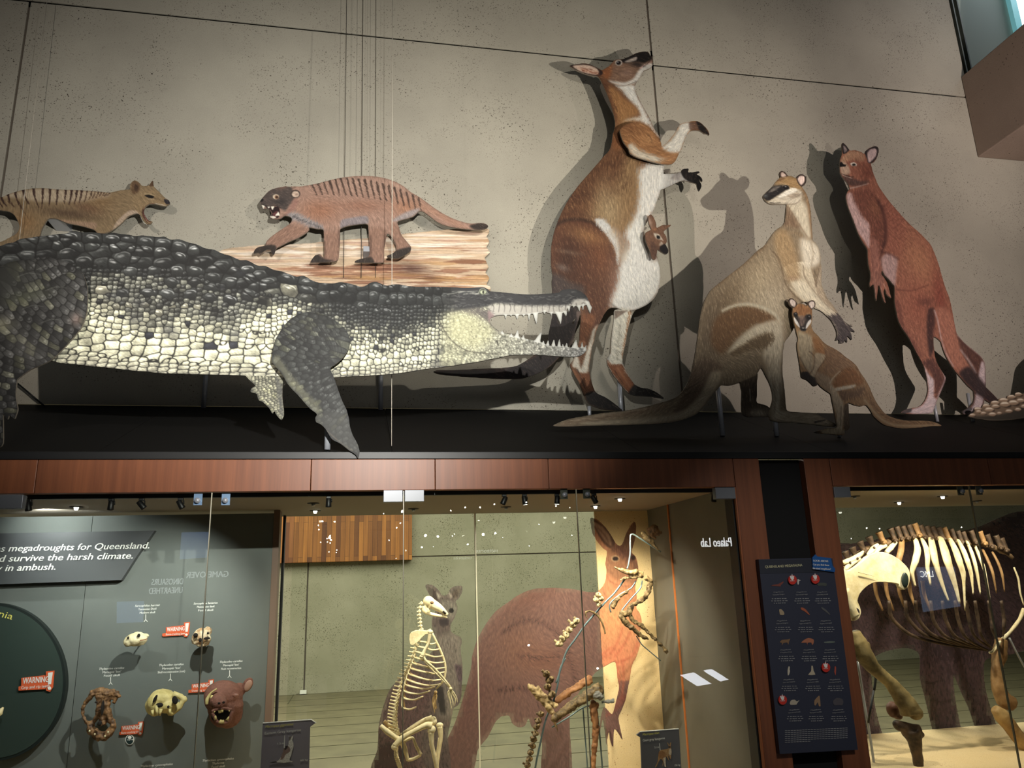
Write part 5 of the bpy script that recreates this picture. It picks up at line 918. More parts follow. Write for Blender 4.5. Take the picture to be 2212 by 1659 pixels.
    a = P(120, 470, Y + .03); boxo('spacer', (a[0] - .05, Y + .014, a[2] - .02), (a[0] + .05, 5.398, a[2] + .02), m_alu, t)
thylacine()
def horned_turtle():
    Y = 4.95; t = root('turtle_cutout', P(2250, 905, Y), 'spiky-tailed printed turtle cut-out at the right frame edge', 'cut-out', 'printed animal cut-outs on the ledge')
    c = Cv(2080, 720, 2520, 925)
    c.add('p 2258,850 2262,800 2268,770 2290,748 2330,738 2400,735 2500,740 2515,900 2300,905', (70, 60, 50))
    c.add('c 370,1400 400,1350 470,1320 500,1260 600,1240 660,1180 760,1190 800,1110 920,1120 940,1060 1080,1070 1110,1000 1240,1010 1260,950 1400,970 1450,930 p 2260,840 2300,850 2300,910 c 1500,1420 1200,1455 900,1470 700,1460 500,1430', (112, 92, 72)); c.lic([(2150, 880, 0)], 3, 3)
    c.paint('c 370,1400 700,1385 1000,1350 1300,1250 1500,1180 1500,1420 1000,1470 600,1450', (50, 46, 38), 4, 0.95)
    for x, y, r in ((540, 1250, 1), (560, 1300, .7), (440, 1365, .8), (700, 1190, 1), (760, 1260, 1.2), (820, 1350, 1), (870, 1130, 1.1), (880, 1200, 1), (950, 1330, .6), (1030, 1080, 1.2), (1060, 1160, 1.4), (1130, 1290, .9), (1180, 1020, 1.1), (1220, 1130, 1.4), (1300, 1260, .8), (1310, 970, 1), (1350, 1090, 1.1), (1430, 1200, 1), (650, 1330, .7)):
        px, py = x / 8.735 + 2050, y / 8.735 + 740; c.dot(px + 1, py + 1, 9 * r, 4.6 * r, (58, 44, 34), 1, 15); c.add([(px - 8 * r, py + 1), (px - 5 * r, py - 3 * r), (px + 2 * r, py - 3.6 * r), (px + 8 * r, py), (px + 3 * r, py + 3 * r), (px - 3 * r, py + 3 * r)], (150, 124, 98)); c.paint([(px - 7 * r, py), (px - 4 * r, py - 2.8 * r), (px + 2 * r, py - 3 * r), (px + 7 * r, py - .5), (px + 1 * r, py - .4 * r)], (224, 212, 190), 0.9, 0.95)
    board(c, 'body', upright(Y), m_print, t, step=1.25); post(t, 2330, 900, 850, Y, m_alu, foot=4.985)
horned_turtle()

# ------------------------------------------------------------------ wires the boards hang from
m_wire = mat('steel_wire', (70, 66, 60), rough=0.5, metal=0.3); m_wire2 = mat('pale_cord', (190, 184, 170), rough=0.6)
g1 = 'hanging wires by the log'
for px0, py0, px1, py1, Y, lb, mm, r in ((749, -10, 742, 600, 5.28, 'leftmost thin hanging wire behind the marsupial lion', m_wire, .0022), (784, -10, 780, 600, 5.28, 'second thin hanging wire from the left behind the marsupial lion', m_wire, .0026),
        (812, -10, 811, 600, 5.28, 'thin hanging wire just left of the pale wire, behind the marsupial lion', m_wire, .0022), (848, -10, 846, 945, 4.14, 'long pale wire hanging in front of log and marsupial lion down to the ledge', m_wire2, .0022), (103, -10, 42, 518, 5.12, 'pale cord running over the rump of the thylacine', m_wire2, .0018)):
    a, b_ = P(px0, py0, Y), P(px1, py1, Y)
    if Y < 4.5: b_ = np.array([b_[0], Y, 2.342])
    o = MB().tube([a, b_], r, 6).build('wire', mm); tag(o, lb, 'wire', g1)
a, b_ = P(28, 820, 5.3), P(97, 878, 5.3); o = MB().tube([a, b_], .006, 6).build('rod', m_black2); tag(o, 'thin black slanting rod behind the crocodile hind foot', 'rod')

# ------------------------------------------------------------------ writing
def text_mb(mb, s, px, py, h, Y, wpx=None, shear=0.0, bold=0.0, rot=0.0, mirror=False, align='L', org=None, u=(1, 0, 0), up=(0, 0, 1), size=None, width=None):
    """letters as flat mesh; (px,py) is the left end of the base line, h the capital height, wpx the line length in photo pixels"""
    cu = bpy.data.curves.new('t', 'FONT'); cu.body = s; cu.size = 1.0; cu.shear = shear; cu.resolution_u = 3
    ob = bpy.data.objects.new('t', cu); me = bpy.data.meshes.new_from_object(ob)
    V = np.array([v.co[:] for v in me.vertices], float).reshape(-1, 3); Fs = [tuple(p.vertices) for p in me.polygons]
    bpy.data.objects.remove(ob); bpy.data.curves.remove(cu); bpy.data.meshes.remove(me)
    if not len(V): return
    o = P(px, py, Y) if org is None else np.array(org, float)
    k = Y / F if org is None else 1.0
    H = (h * k if size is None else size) / 0.72; Wd = V[:, 0].max()
    tw = (wpx * k / 1.02 if wpx else (width if width else None)); sx = (tw / Wd) if tw else H
    x = V[:, 0] * sx; y = V[:, 1] * H
    if align == 'C': x = x - (Wd * sx) / 2
    c, q = math.cos(rot), math.sin(rot); x, y = x * c - y * q, x * q + y * c
    u = np.array(u, float); up = np.array(up, float)
    nr = np.cross(u, up)
    for k_ in ((-1, 0, 1) if bold else (0,)):
        mb.add(o + nr * k_ * .0003 + (x + k_ * bold * H)[:, None] * u + (y + abs(k_) * bold * .3 * H)[:, None] * up, Fs)
m_white = mat('white_lettering', (238, 238, 232), rough=0.6); m_yellow = mat('yellow_lettering', (222, 214, 110), rough=0.6)
m_orange = mat('orange_tag', (222, 98, 56), rough=0.5); m_paper = mat('tag_white', (236, 232, 226), rough=0.6)

# ------------------------------------------------------------------ left bay of the case: header, round panel, captions
HY = BP - 0.06
def poly(name, s, Y, th, m, par, label=None, sm=False):
    p = z(s) if isinstance(s, str) else s
    return MB().prism([P(x, y, Y) for x, y in p], (0, th, 0)).build(name, m, par, smooth=sm, label=label)
t = root('header_sign', P(120, 1200, HY), 'dark angled header panel with white writing about megadroughts', 'text panel')
poly('board', 'p -300,1164 0,1152 334,1146 296,1200 262,1253 0,1262 -300,1272', HY, 0.05, mat('header_grey', (74, 76, 78), rough=0.6), t)
mb = MB(); text_mb(mb, 'means megadroughts for Queensland.', -56, 1193, 12.5, HY - 0.003, 316, 0.22, 0.018, 0.0); text_mb(mb, 'and only a few could survive the harsh climate.', -222, 1219, 12.5, HY - 0.003, 415, 0.22, 0.018); text_mb(mb, 'its prey in ambush.', -78, 1236, 12.5, HY - 0.003, 160, 0.22, 0.018)
mb.build('lettering', m_white, t, smooth=False)
t = root('round_sign', P(-15, 1470, BP - 0.04), 'round black panel on the left with a yellow word near its rim', 'text panel')
cx_, cy_ = -18, 1473; disc = [(cx_ + 160 * math.cos(a), cy_ + 171 * math.sin(a)) for a in np.linspace(0, 2 * math.pi, 96, endpoint=False)]
poly('board', disc, BP - 0.045, 0.045, mat('round_black', (26, 34, 32), rough=0.5), t)
rim = [(cx_ + 154 * math.cos(a), cy_ + 165 * math.sin(a)) for a in np.linspace(0, 2 * math.pi, 96, endpoint=False)]
poly('face', rim, BP - 0.048, 0.002, mat('round_face', (44, 58, 52), rough=0.6), t)
mb = MB(); text_mb(mb, 'nia', -6, 1331, 12, BP - 0.052, 27, 0, 0.0, -0.28); mb.build('lettering', m_yellow, t, smooth=False)
C1B = C1
def caption(lines, cx, y, arrow=None, w=46):
    mb = MB(); mk = MB()
    for i, l in enumerate(lines): text_mb(mb, l, cx, y + i * 7.6, 4.0, BP - 0.002, w * (1.0, .72, .62)[i] if isinstance(w, (int, float)) else w[i], 0.2 if i == 0 else 0.0, 0.02, 0.0, align='C')
    if arrow:
        for q in ([(arrow[0] - .7, arrow[1]), (arrow[0] + .7, arrow[1]), (arrow[0] + .5, arrow[1] + 13), (arrow[0] - .9, arrow[1] + 13)], [(arrow[0] - .9, arrow[1] + 11), (arrow[0] + .5, arrow[1] + 11), (arrow[0] - 3, arrow[1] + 16), (arrow[0] - 4.5, arrow[1] + 16)], [(arrow[0] - .9, arrow[1] + 11), (arrow[0] + .5, arrow[1] + 11), (arrow[0] + 4.2, arrow[1] + 16), (arrow[0] + 2.8, arrow[1] + 16)]):
            mb.prism([P(x, yy, BP - 0.002) for x, yy in q], (0, 0.001, 0))
    mb.build('caption', m_white, C1, smooth=False)
caption(['Sarcophilus harrisii', 'Tasmanian Devil', 'Modern skull'], 318, 1310, (315, 1327)); caption(['Sarcophilus laniarius', 'Pleistocene devil', 'Fossil skull'], 444, 1305)
caption(['Thylacoleo carnifex', "Marsupial 'lion'", 'Fossil skull'], 241, 1446, (239, 1463)); caption(['Thylacoleo carnifex', "Marsupial 'lion'", 'Skull reconstruction (cast)'], 370, 1438, (368, 1455), (46, 34, 50)); caption(['Thylacoleo carnifex', "Marsupial 'lion'", 'Flesh reconstruction'], 499, 1431, (496, 1448), (44, 30, 38))
caption(['Thylacinus cynocephalus', 'Thylacine', 'Fossil skull'], 338, 1655, None, (58, 26, 30)); caption(['Thylacinus cynocephalus', 'Thylacine', 'Fossil skull'], 471, 1643, None, (58, 22, 24))
def warning(x, y, w, sub, lab, tail=0, Y=BP - 0.012):
    t = root('warning_tag', P(x, y, Y), lab, 'tag', 'orange warning tags'); h = w * 0.42
    q = [(x + w * .08, y - h * .75), (x + w * .78, y - h * .95), (x + w * .80, y - h * .20), (x + w * .78, y + h * .02), (x + w * .05, y + h * .12), (x - w * .06 * tail, y + h * .12), (x - w * .06 * tail, y - h * .15), (x + w * .08, y - h * .2)]
    poly('plate', q, Y, 0.01, m_orange, t); q = [(x + w * .86, y - h * 1.12), (x + w * 1.0, y - h * 1.16), (x + w * .95, y - h * .32), (x + w * .86, y - h * .30)]
    poly('plate', [(a + (b_ - .5) * 0, c_) for a, b_, c_ in [(p_[0], 0, p_[1]) for p_ in [(x + w * .80, y - h * 1.2), (x + w * 1.04, y - h * 1.26), (x + w * 1.0, y - h * .1), (x + w * .92, y + h * .2), (x + w * .80, y + h * .12)]]], Y + 0.001, 0.008, m_orange, t)
    poly('exclamation_mark', q, Y - 0.002, 0.002, m_paper, t); d = [(x + w * .90 + w * .05 * math.cos(a), y - h * .04 + w * .05 * math.sin(a)) for a in np.linspace(0, 6.28, 16, endpoint=False)]; poly('exclamation_dot', d, Y - 0.002, 0.002, m_paper, t)
    mb = MB(); text_mb(mb, 'WARNING', x + w * .12, y - h * .35, h * .34, Y - 0.002, w * .60, 0, 0.02, 0.02); text_mb(mb, sub, x + w * .07, y + h * .03, h * .18, Y - 0.002, w * .66, 0, 0.01, 0.02); mb.build('lettering', m_paper, t, smooth=False)
warning(40, 1488, 74, 'Grip and rip teeth', 'orange warning tag on the round black panel', 0, BP - 0.06)
t = root('tusk', P(0, 1537, BP - .1), 'pale curved tooth tip at the left edge on the round panel', 'tooth'); MB().tube([P(-30, 1545, BP - .09), P(-12, 1545, BP - .1), P(0, 1538, BP - .1), P(7, 1528, BP - .1)], [.03, .026, .018, .004], 12).build('tooth', mat('tusk_ivory', (226, 206, 160), rough=.5), t)
warning(354, 1372, 54, 'Bone-cracking jaws', 'orange warning tag between the two small skulls', 1); warning(410, 1494, 50, 'Shearing teeth', 'orange warning tag partly behind the brown model head', 1)
warning(258, 1585, 50, 'Bone-crushing bite', 'orange warning tag between the fossil skull and the yellow skull')
t = root('round_sticker', P(280, 1597, BP - 0.008), 'small round dark sticker with white emblem under a warning tag', 'sticker')
for r_, m_, yy, nm in ((10, m_paper, BP - 0.008, 'rim'), (8.6, mat('sticker_dark', (20, 44, 44), rough=0.5), BP - 0.010, 'face')):
    poly(nm, [(280 + r_ * .92 * math.cos(a), 1598 + r_ * 1.12 * math.sin(a)) for a in np.linspace(0, 6.28, 32, endpoint=False)], yy, 0.002 if nm == 'face' else .008, m_, t)
poly('emblem', [(280 + 4 * math.cos(a), 1593 + 3.4 * math.sin(a)) for a in np.linspace(0, 6.28, 20, endpoint=False)], BP - .012, .002, m_paper, t)
mb = MB(); text_mb(mb, 'TAP ME', 274, 1600, 2.4, BP - .012, 12, 0, .03); mb.build('lettering', m_paper, t, smooth=False)

# ------------------------------------------------------------------ bones
def bone_mat(n, c1, c2, s=14, rough=0.55): return mat(n, rough=rough, spec=0.35, fn=noisy(c1, c2, s, 0.5))
m_bone = bone_mat('pale_bone', (206, 190, 146), (240, 228, 190), 16); m_fos = bone_mat('brown_fossil_bone', (70, 48, 34), (156, 116, 78), 40); m_ybone = bone_mat('yellow_cast_bone', (186, 168, 104), (226, 208, 148), 16)
m_tan = bone_mat('tan_fossil_bone', (104, 82, 54), (190, 166, 122), 22); m_socket = mat('socket_shade', (28, 20, 16), rough=0.9)  # dark colour of solid eggs that stand for shade inside bone openings
def remesh(o, v, sm=2, disp=0.0, sc=0.01):
    md = o.modifiers.new('remesh', 'REMESH'); md.mode = 'VOXEL'; md.voxel_size = v; md.use_smooth_shade = True
    if sm: s = o.modifiers.new('smooth', 'SMOOTH'); s.factor = 0.6; s.iterations = sm
    if disp:
        tx = bpy.data.textures.new('lump', 'CLOUDS'); tx.noise_scale = sc; d = o.modifiers.new('lump', 'DISPLACE'); d.texture = tx; d.strength = disp; d.mid_level = 0.5
    return o
class PB(MB):
    """bones noted in photo coordinates at a depth"""
    def __init__(s, Y, crop='p'): super().__init__(); s.Y = Y; s.k, s.ox, s.oy = ZZ[crop]; s.u = Y / F / s.k
    def w(s, x, y, d=0.0): return P(x / s.k + s.ox, y / s.k + s.oy, s.Y + d)
    def bar(s, pts, rad, seg=10, nz=0.0, sq=1.0):
        p = [s.w(*q) for q in pts]
        r = list(rad) if hasattr(rad, '__len__') else [rad] * len(p)
        if len(p) > 2:
            q = smooth_loop([list(a) for a in p], 4, False); r = list(np.interp(np.linspace(0, 1, len(q)), np.linspace(0, 1, len(r)), r)); p = list(q)
        elif len(r) != len(p): r = list(np.interp(np.linspace(0, 1, len(p)), np.linspace(0, 1, len(r)), r))
        return s.tube(p, [a * s.u for a in r], seg, nz=nz, sq=sq)
    def egg(s, x, y, rx, ry, d=0.0, rd=None, rot=0.0, nz=0.0):
        c, q = math.cos(math.radians(rot)), math.sin(math.radians(rot)); Rm = [[c, 0, q], [0, 1, 0], [-q, 0, c]]; rd = rd or (rx + ry) / 2
        return s.ball(s.w(x, y, d), (rx * s.u, rd * s.u, ry * s.u), 14, 10, nz, Rm)
def bits(name, m, par, Y, crop, calls):
    for kind, *a in calls:
        b = PB(Y, crop); getattr(b, kind)(*a[0], **(a[1] if len(a) > 1 else {})); b.build(name, m, par)
def vertebra(b, x, y, r, dx, dy, L, d=0.0, rr=rnd):
    """one vertebra: body, spine process, side processes"""
    b.egg(x, y, r, r * .85, d, r, rr.uniform(-20, 20), 0.12); b.bar([(x, y, d), (x + dx * L * .6, y + dy * L * .6, d), (x + dx * L, y + dy * L, d)], [r * .5, r * .32, r * .38], 7, 0.1)
    for s_ in (-1, 1): b.bar([(x, y, d), (x - dy * r * .4, y + dx * r * 1.1, d + s_ * r * b.u * 1.5)], [r * .35, r * .2], 6)
pin = lambda t, x, y, Y, e=BP: MB().tube([P(x, y, Y), P(x, y, Y) * np.array([1, 0, 1]) + np.array([0, e, 0])], 0.004, 6).build('pin', m_alu, t)
# small pale skull
SY = 4.86
t = root('skull', P(297, 1382, SY), 'small pale devil skull seen from the side, snout to the right', 'skull', 'skulls on the grey back panel')
b = PB(SY, 'N'); b.egg(590, 410, 72, 52, .0, 60, 10).egg(530, 430, 42, 44, 0, 50).egg(650, 410, 52, 36, 0, 40).bar([(500, 450), (580, 462), (660, 452), (700, 425)], [16, 14, 14, 10]).bar([(640, 385), (700, 370), (722, 385)], [20, 18, 12]).bar([(560, 370), (620, 345), (670, 360)], [14, 12, 10])
o = remesh(b.build('cranium', m_bone, t), .004, 2, .006, .02)
bits('eye_socket', m_socket, o, SY - .03, 'N', [('egg', (628, 372, 13, 15, -.008,)), ('egg', (525, 395, 8, 12, -.01,))]); b = PB(SY - .035, 'N'); b.bar([(640, 420), (690, 412), (712, 402)], [4, 3, 3]); b.build('mouth', mat('gum', (150, 90, 60)), o); pin(t, 297, 1384, SY)
t = root('skull', P(435, 1376, SY), 'small broken pale skull turned to the front, partly behind a glass edge', 'skull', 'skulls on the grey back panel')
b = PB(SY, 'N'); b.egg(1235, 375, 72, 66, 0, 60, -20, .05).egg(1185, 405, 40, 50, 0).egg(1295, 335, 38, 40, 0).egg(1290, 410, 34, 40, 0).bar([(1170, 440), (1230, 465), (1310, 450)], [18, 14, 14])
o = remesh(b.build('cranium', bone_mat('mottled_bone', (176, 134, 92), (236, 222, 190), 30), t), .004, 1, .012, .02)
bits('eye_socket', m_socket, o, SY - .045, 'N', [('egg', (1180, 368, 20, 18,)), ('egg', (1225, 415, 12, 18,)), ('egg', (1290, 400, 26, 12,)), ('egg', (1300, 350, 10, 10,))]); pin(t, 435, 1378, SY)
# brown fossil skull
t = root('skull', P(218, 1545, SY), 'tall brown broken fossil skull with a large open eye socket', 'skull', 'skulls on the grey back panel')
b = PB(SY, 'N'); g = dict(nz=.12)
b.bar([(140, 1000), (180, 940), (250, 910), (330, 925), (400, 935), (440, 975)], [20, 26, 30, 28, 30, 14], **g).bar([(140, 990), (95, 1050), (85, 1130), (110, 1200), (160, 1230)], [22, 16, 12, 14, 18], **g).bar([(250, 930), (245, 1020), (235, 1120), (200, 1200), (160, 1230)], [34, 28, 22, 18, 20], **g)
b.bar([(320, 930), (310, 1020), (320, 1110), (340, 1180), (390, 1210)], [40, 32, 34, 30, 18], **g).bar([(280, 960), (278, 1060), (275, 1150), (280, 1240)], [26, 20, 22, 30], **g).bar([(160, 1225), (170, 1290), (230, 1340), (300, 1350), (360, 1290), (390, 1210)], [26, 34, 36, 36, 34, 18], **g).bar([(230, 1340), (250, 1395)], [30, 14]).bar([(160, 1290), (150, 1320)], [20, 10]).bar([(370, 960), (400, 990), (380, 1030)], [24, 18, 12]).bar([(290, 1340), (310, 1385)], [22, 10])
o = remesh(b.build('cranium', m_fos, t), .0042, 1, .016, .018)
bits('nasal_gap', m_socket, o, SY - .055, 'N', [('egg', (277, 1075, 9, 60,)), ('egg', (250, 1225, 16, 22,)), ('egg', (215, 1020, 12, 8,))])
bits('tooth', m_bone, o, SY - .06, 'N', [('egg', (x, y, 7, 9)) for x, y in ((150, 1300), (200, 1330), (330, 1310), (300, 1350))]); pin(t, 226, 1500, SY)
# yellow cast skull
t = root('skull', P(358, 1525, SY), 'yellow marsupial lion skull cast facing the front with long front teeth', 'skull', 'skulls on the grey back panel')
b = PB(SY, 'N'); b.egg(860, 985, 110, 78, .03, 110, 8).egg(790, 1030, 70, 78, .0, 70).egg(900, 1050, 96, 62, .01, 80).bar([(740, 990), (712, 1050), (740, 1110), (800, 1140)], [20, 22, 24, 22]).bar([(960, 940), (1030, 960), (1070, 1000), (1092, 1000)], [26, 22, 22, 12]).bar([(1078, 965), (1092, 1005)], [10, 12]).bar([(1060, 1000), (1020, 1070), (950, 1120), (910, 1130)], [20, 24, 26, 18]).bar([(800, 1050), (850, 1080)], [44, 38])
o = remesh(b.build('cranium', m_ybone, t), .0045, 3, .006, .03)
bits('eye_socket', m_socket, o, SY - .055, 'N', [('egg', (980, 1000, 24, 34, .01, 12, -20,)), ('egg', (788, 985, 12, 34, .0, 10, 25,)), ('egg', (830, 1048, 30, 20, -.02, 12,)), ('egg', (915, 1065, 10, 12, -.03,))])
bits('tooth', m_ybone, o, SY - .075, 'N', [('bar', ([(760, 1095), (765, 1155)], [13, 8],)), ('bar', ([(800, 1050), (808, 1150)], [14, 12],)), ('bar', ([(845, 1085), (830, 1150)], [14, 8],)), ('bar', ([(928, 1085), (935, 1142)], [13, 8],))]); pin(t, 358, 1510, SY)
# model head
m_clay = mat('brown_clay', rough=0.7, fn=noisy((118, 76, 64), (138, 92, 78), 60, 0.8))
t = root('model_head', P(493, 1525, SY), 'brown reconstructed marsupial head with open mouth and one round ear', 'model head')
b = PB(SY, 'N'); b.egg(1450, 960, 165, 130, .0, 120, 8).egg(1400, 990, 115, 110, -.03, 110).egg(1470, 1060, 150, 130, 0, 110).egg(1500, 1130, 120, 120, .02, 90).egg(1415, 1030, 60, 50, -.14, 50).egg(1400, 1010, 70, 60, -.10, 60).egg(1440, 1190, 80, 62, -.05, 60).bar([(1340, 1110), (1360, 1180), (1420, 1240)], [30, 34, 30]).bar([(1530, 1060), (1530, 1140), (1480, 1220)], [34, 34, 34]).egg(1600, 900, 60, 60, .03)
o = remesh(b.build('head', m_clay, t), .0055, 3, .003, .02)
b = PB(SY - .02, 'N'); b.egg(1685, 850, 42, 62, .03, 16, 25); e_ = b.build('ear', m_clay, t, smooth=True); b = PB(SY - .02, 'N'); b.egg(1690, 858, 30, 48, .022, 12, 25); b.build('ear_inside', mat('ear_pink', (168, 130, 112), rough=.7), e_)
b = PB(SY - .125, 'N'); b.egg(1432, 1140, 86, 52, .0, 30, -15); b.build('mouth', mat('mouth_black', (14, 8, 8), rough=.9), o); b = PB(SY - .155, 'N'); b.bar([(1340, 1110), (1400, 1085), (1470, 1080), (1528, 1095)], [14, 12, 12, 14]).bar([(1345, 1120), (1380, 1200), (1440, 1232), (1500, 1200), (1535, 1110)], [12, 14, 14, 14, 12]); b.build('lip', m_clay, o)
bits('tooth', m_ybone, o, SY - .16, 'N', [('bar', ([(1415, 1095), (1417, 1125)], [16, 12],)), ('bar', ([(1440, 1095), (1438, 1118)], [10, 8],)), ('bar', ([(1375, 1190), (1372, 1150)], [12, 7],)), ('bar', ([(1420, 1225), (1428, 1190)], [18, 9],)), ('bar', ([(1445, 1225), (1446, 1192)], [14, 8],)), ('bar', ([(1485, 1195), (1505, 1160)], [12, 6],)), ('bar', ([(1365, 1105), (1360, 1122)], [7, 4],)), ('bar', ([(1505, 1095), (1508, 1112)], [7, 4],))])
bits('nostril', m_socket, o, SY - .185, 'N', [('egg', (1408, 1030, 12, 10,)), ('egg', (1452, 1022, 12, 10,))]); b = PB(SY - .10, 'N'); b.egg(1568, 955, 26, 17, 0, 12); b.build('eye', mat('clay_eye', (150, 104, 90), rough=.3), o)
b = PB(SY - .10, 'N'); b.bar([(1385, 890), (1330, 930), (1295, 990), (1290, 1040)], [7, 9, 16, 12]).egg(1338, 975, 14, 22); b.build('exposed_bone', m_ybone, o, label='yellow skull bone showing at the side'); pin(t, 495, 1520, SY)

# ------------------------------------------------------------------ animals printed on the back glass
m_pg = attr_mat('print_on_glass', 0.7, 0.8); m_po = attr_mat('print_on_panel', 0.7, 1.0)
def giant_print():
    t = root('kangaroo_print', P(1330, 1500, BG), 'huge red kangaroo printed on the back glass and cream panel', 'printed picture', 'animals printed on the back glass')
    for part in (0, 1):
        c = Cv(930, 1100, 1440, 1700)
        c.add('R 690,320 705,308 760,330 820,390 870,460 905,520 930,545 955,545 975,510 1000,440 1040,370 1070,342 1083,380 1078,470 1060,540 1045,605 1078,640 1096,700 1101,760 1096,820 1080,870 1076,920 1086,960 1090,1020 1085,1080 1112,1120 1130,1180 1125,1250 1108,1300 1120,1380 1090,1480 1060,1550 1046,1620 S 1270,640 1245,700 1230,800 1200,950 1186,1020 1150,1110 1120,1190 1160,1395 1120,1330 1080,1290 1070,1460 1040,1390 1030,1300 1005,1450 1000,1380 985,1270 970,1200 940,1350 950,1200 985,1080 1060,1150 1100,1020 1125,900 1110,800 1090,655 1000,690 900,760 830,850 790,860 740,960 690,1000 660,1100 660,1300 670,1750 400,1750 400,1450 370,1330 300,1270 270,1190 235,1262 170,1272 115,1235 85,1165 0,1175 Q 1190,1225 1150,1265 1080,1400 1000,1500 940,1700 620,1720 720,1450 800,1280 860,1100 900,960 940,800 950,700 990,570 1060,440 1150,320 1267,235 R 60,980 150,935 250,912 400,908 550,920 650,940 735,945 790,905 820,850 830,760 820,700 835,600 800,570 750,510 710,440', (112, 76, 70))
        c.lic([(1050, 1400, 105), (1150, 1300, 125), (1250, 1300, 60), (1330, 1230, 90), (1350, 1380, 80), (1000, 1600, 110), (1200, 1420, 20)], 6, 61)
        c.blob(1130, 1290, 80, 30, (142, 88, 74), 0.6, -10); c.blob(1120, 1400, 60, 60, (134, 86, 66), 0.5); c.blob(1010, 1520, 40, 80, (100, 58, 56), 0.5, 20); c.blob(1180, 1430, 60, 30, (112, 66, 52), 0.6)
        for q in ('S 40,370 180,280 330,260 480,330 600,450', 'S 180,600 400,620 560,600', 'S 0,930 200,900 300,940 420,1020', 'S 640,540 660,640 700,760 700,850', 'S 330,900 380,1030 400,1200'): c.line(q, (70, 38, 38), 7, 5, 0.5, 5, rz=3)
        if part: 
            c.paint('R 690,300 1150,300 1150,1700 690,1700 735,940 780,900', (206, 128, 84), 3, 0.85, False); c.blob(1330, 1340, 50, 70, (232, 152, 92), 0.6); c.blob(1330, 1420, 46, 30, (222, 120, 80), 0.7, -25)
            for q in ('S 1160,330 1130,430 1060,560 970,620', 'S 1230,380 1180,480 1090,600', 'S 1300,480 1250,600 1120,660', 'S 1100,660 1130,800 1110,960', 'S 1160,650 1170,820 1150,1000', 'S 950,600 1000,560 1050,520'): c.line(q, (190, 90, 62), 5, 4, 0.7, 3)
            c.paint('S 980,1180 1060,1150 1160,1060 1200,1000 1200,950 1100,1010 1050,1100', (150, 78, 66), 4, 0.7)
        c.paint('R 830,600 930,545 1040,600 1100,760 1080,870 900,830 825,760', (146, 96, 66), 6, 0.8); c.paint('R 870,560 950,535 1030,570 1070,640 1040,700 980,660 920,620', (90, 52, 44), 5, 0.7, rz=2); c.paint('R 690,320 705,308 820,390 905,520 860,570 800,520 740,420', (88, 58, 46), 2, 0.9); c.paint('R 715,345 790,380 860,470 870,550 810,500 750,410', (176, 130, 100), 3, 0.85); c.paint('R 960,540 1000,440 1070,342 1083,400 1045,600', (120, 82, 60), 2, .8)
        c.line('R 760,400 830,480 860,560', (110, 66, 48), 3, 2, .6, 2); c.dot(1329, 1206.5, 9, 7, (190, 150, 110), .8); c.dot(1329.5, 1207, 6.4, 4.6, (40, 24, 22)); c.dot(1368, 1205, 5, 5, (50, 30, 26)); c.blob(1376, 1230, 8, 22, (80, 50, 46), .6, -10)
        c.line('R 835,800 860,850 920,880 1000,895 1080,880', (150, 84, 62), 3, 2, .7, 2); c.line('R 790,915 830,1000 840,1060', (130, 76, 60), 3, 2, .5, 3)
        for q in ('S 985,1290 1005,1445', 'S 1040,1320 1072,1455', 'S 1110,1300 1158,1390'): c.line(q, (60, 34, 34), 3, 1.4, .8, 1)
        c.fur(0.13, (190, 130, 96)); 
        xb = [(1284, 1100), (1300, 1340), (1310, 1700)]
        bx = np.interp(c.Y[:, 0], [p_[1] for p_ in xb], [P(1284, 1115, BG - .02)[0]] * 3)
        G = grid_pts(c.X.ravel().astype(float), c.Y.ravel().astype(float), BG)[:, 0].reshape(c.X.shape)
        xc_ = xc + 0.002
        c.al = np.where((G > xc_) if part else (G < xc_), c.al, 0)
        board(c, 'print_right' if part else 'print_left', upright(BG - .023 if part else BG - .003), m_po if part else m_pg, t, thick=0.001, step=2.0, edge=m_pg)
giant_print()
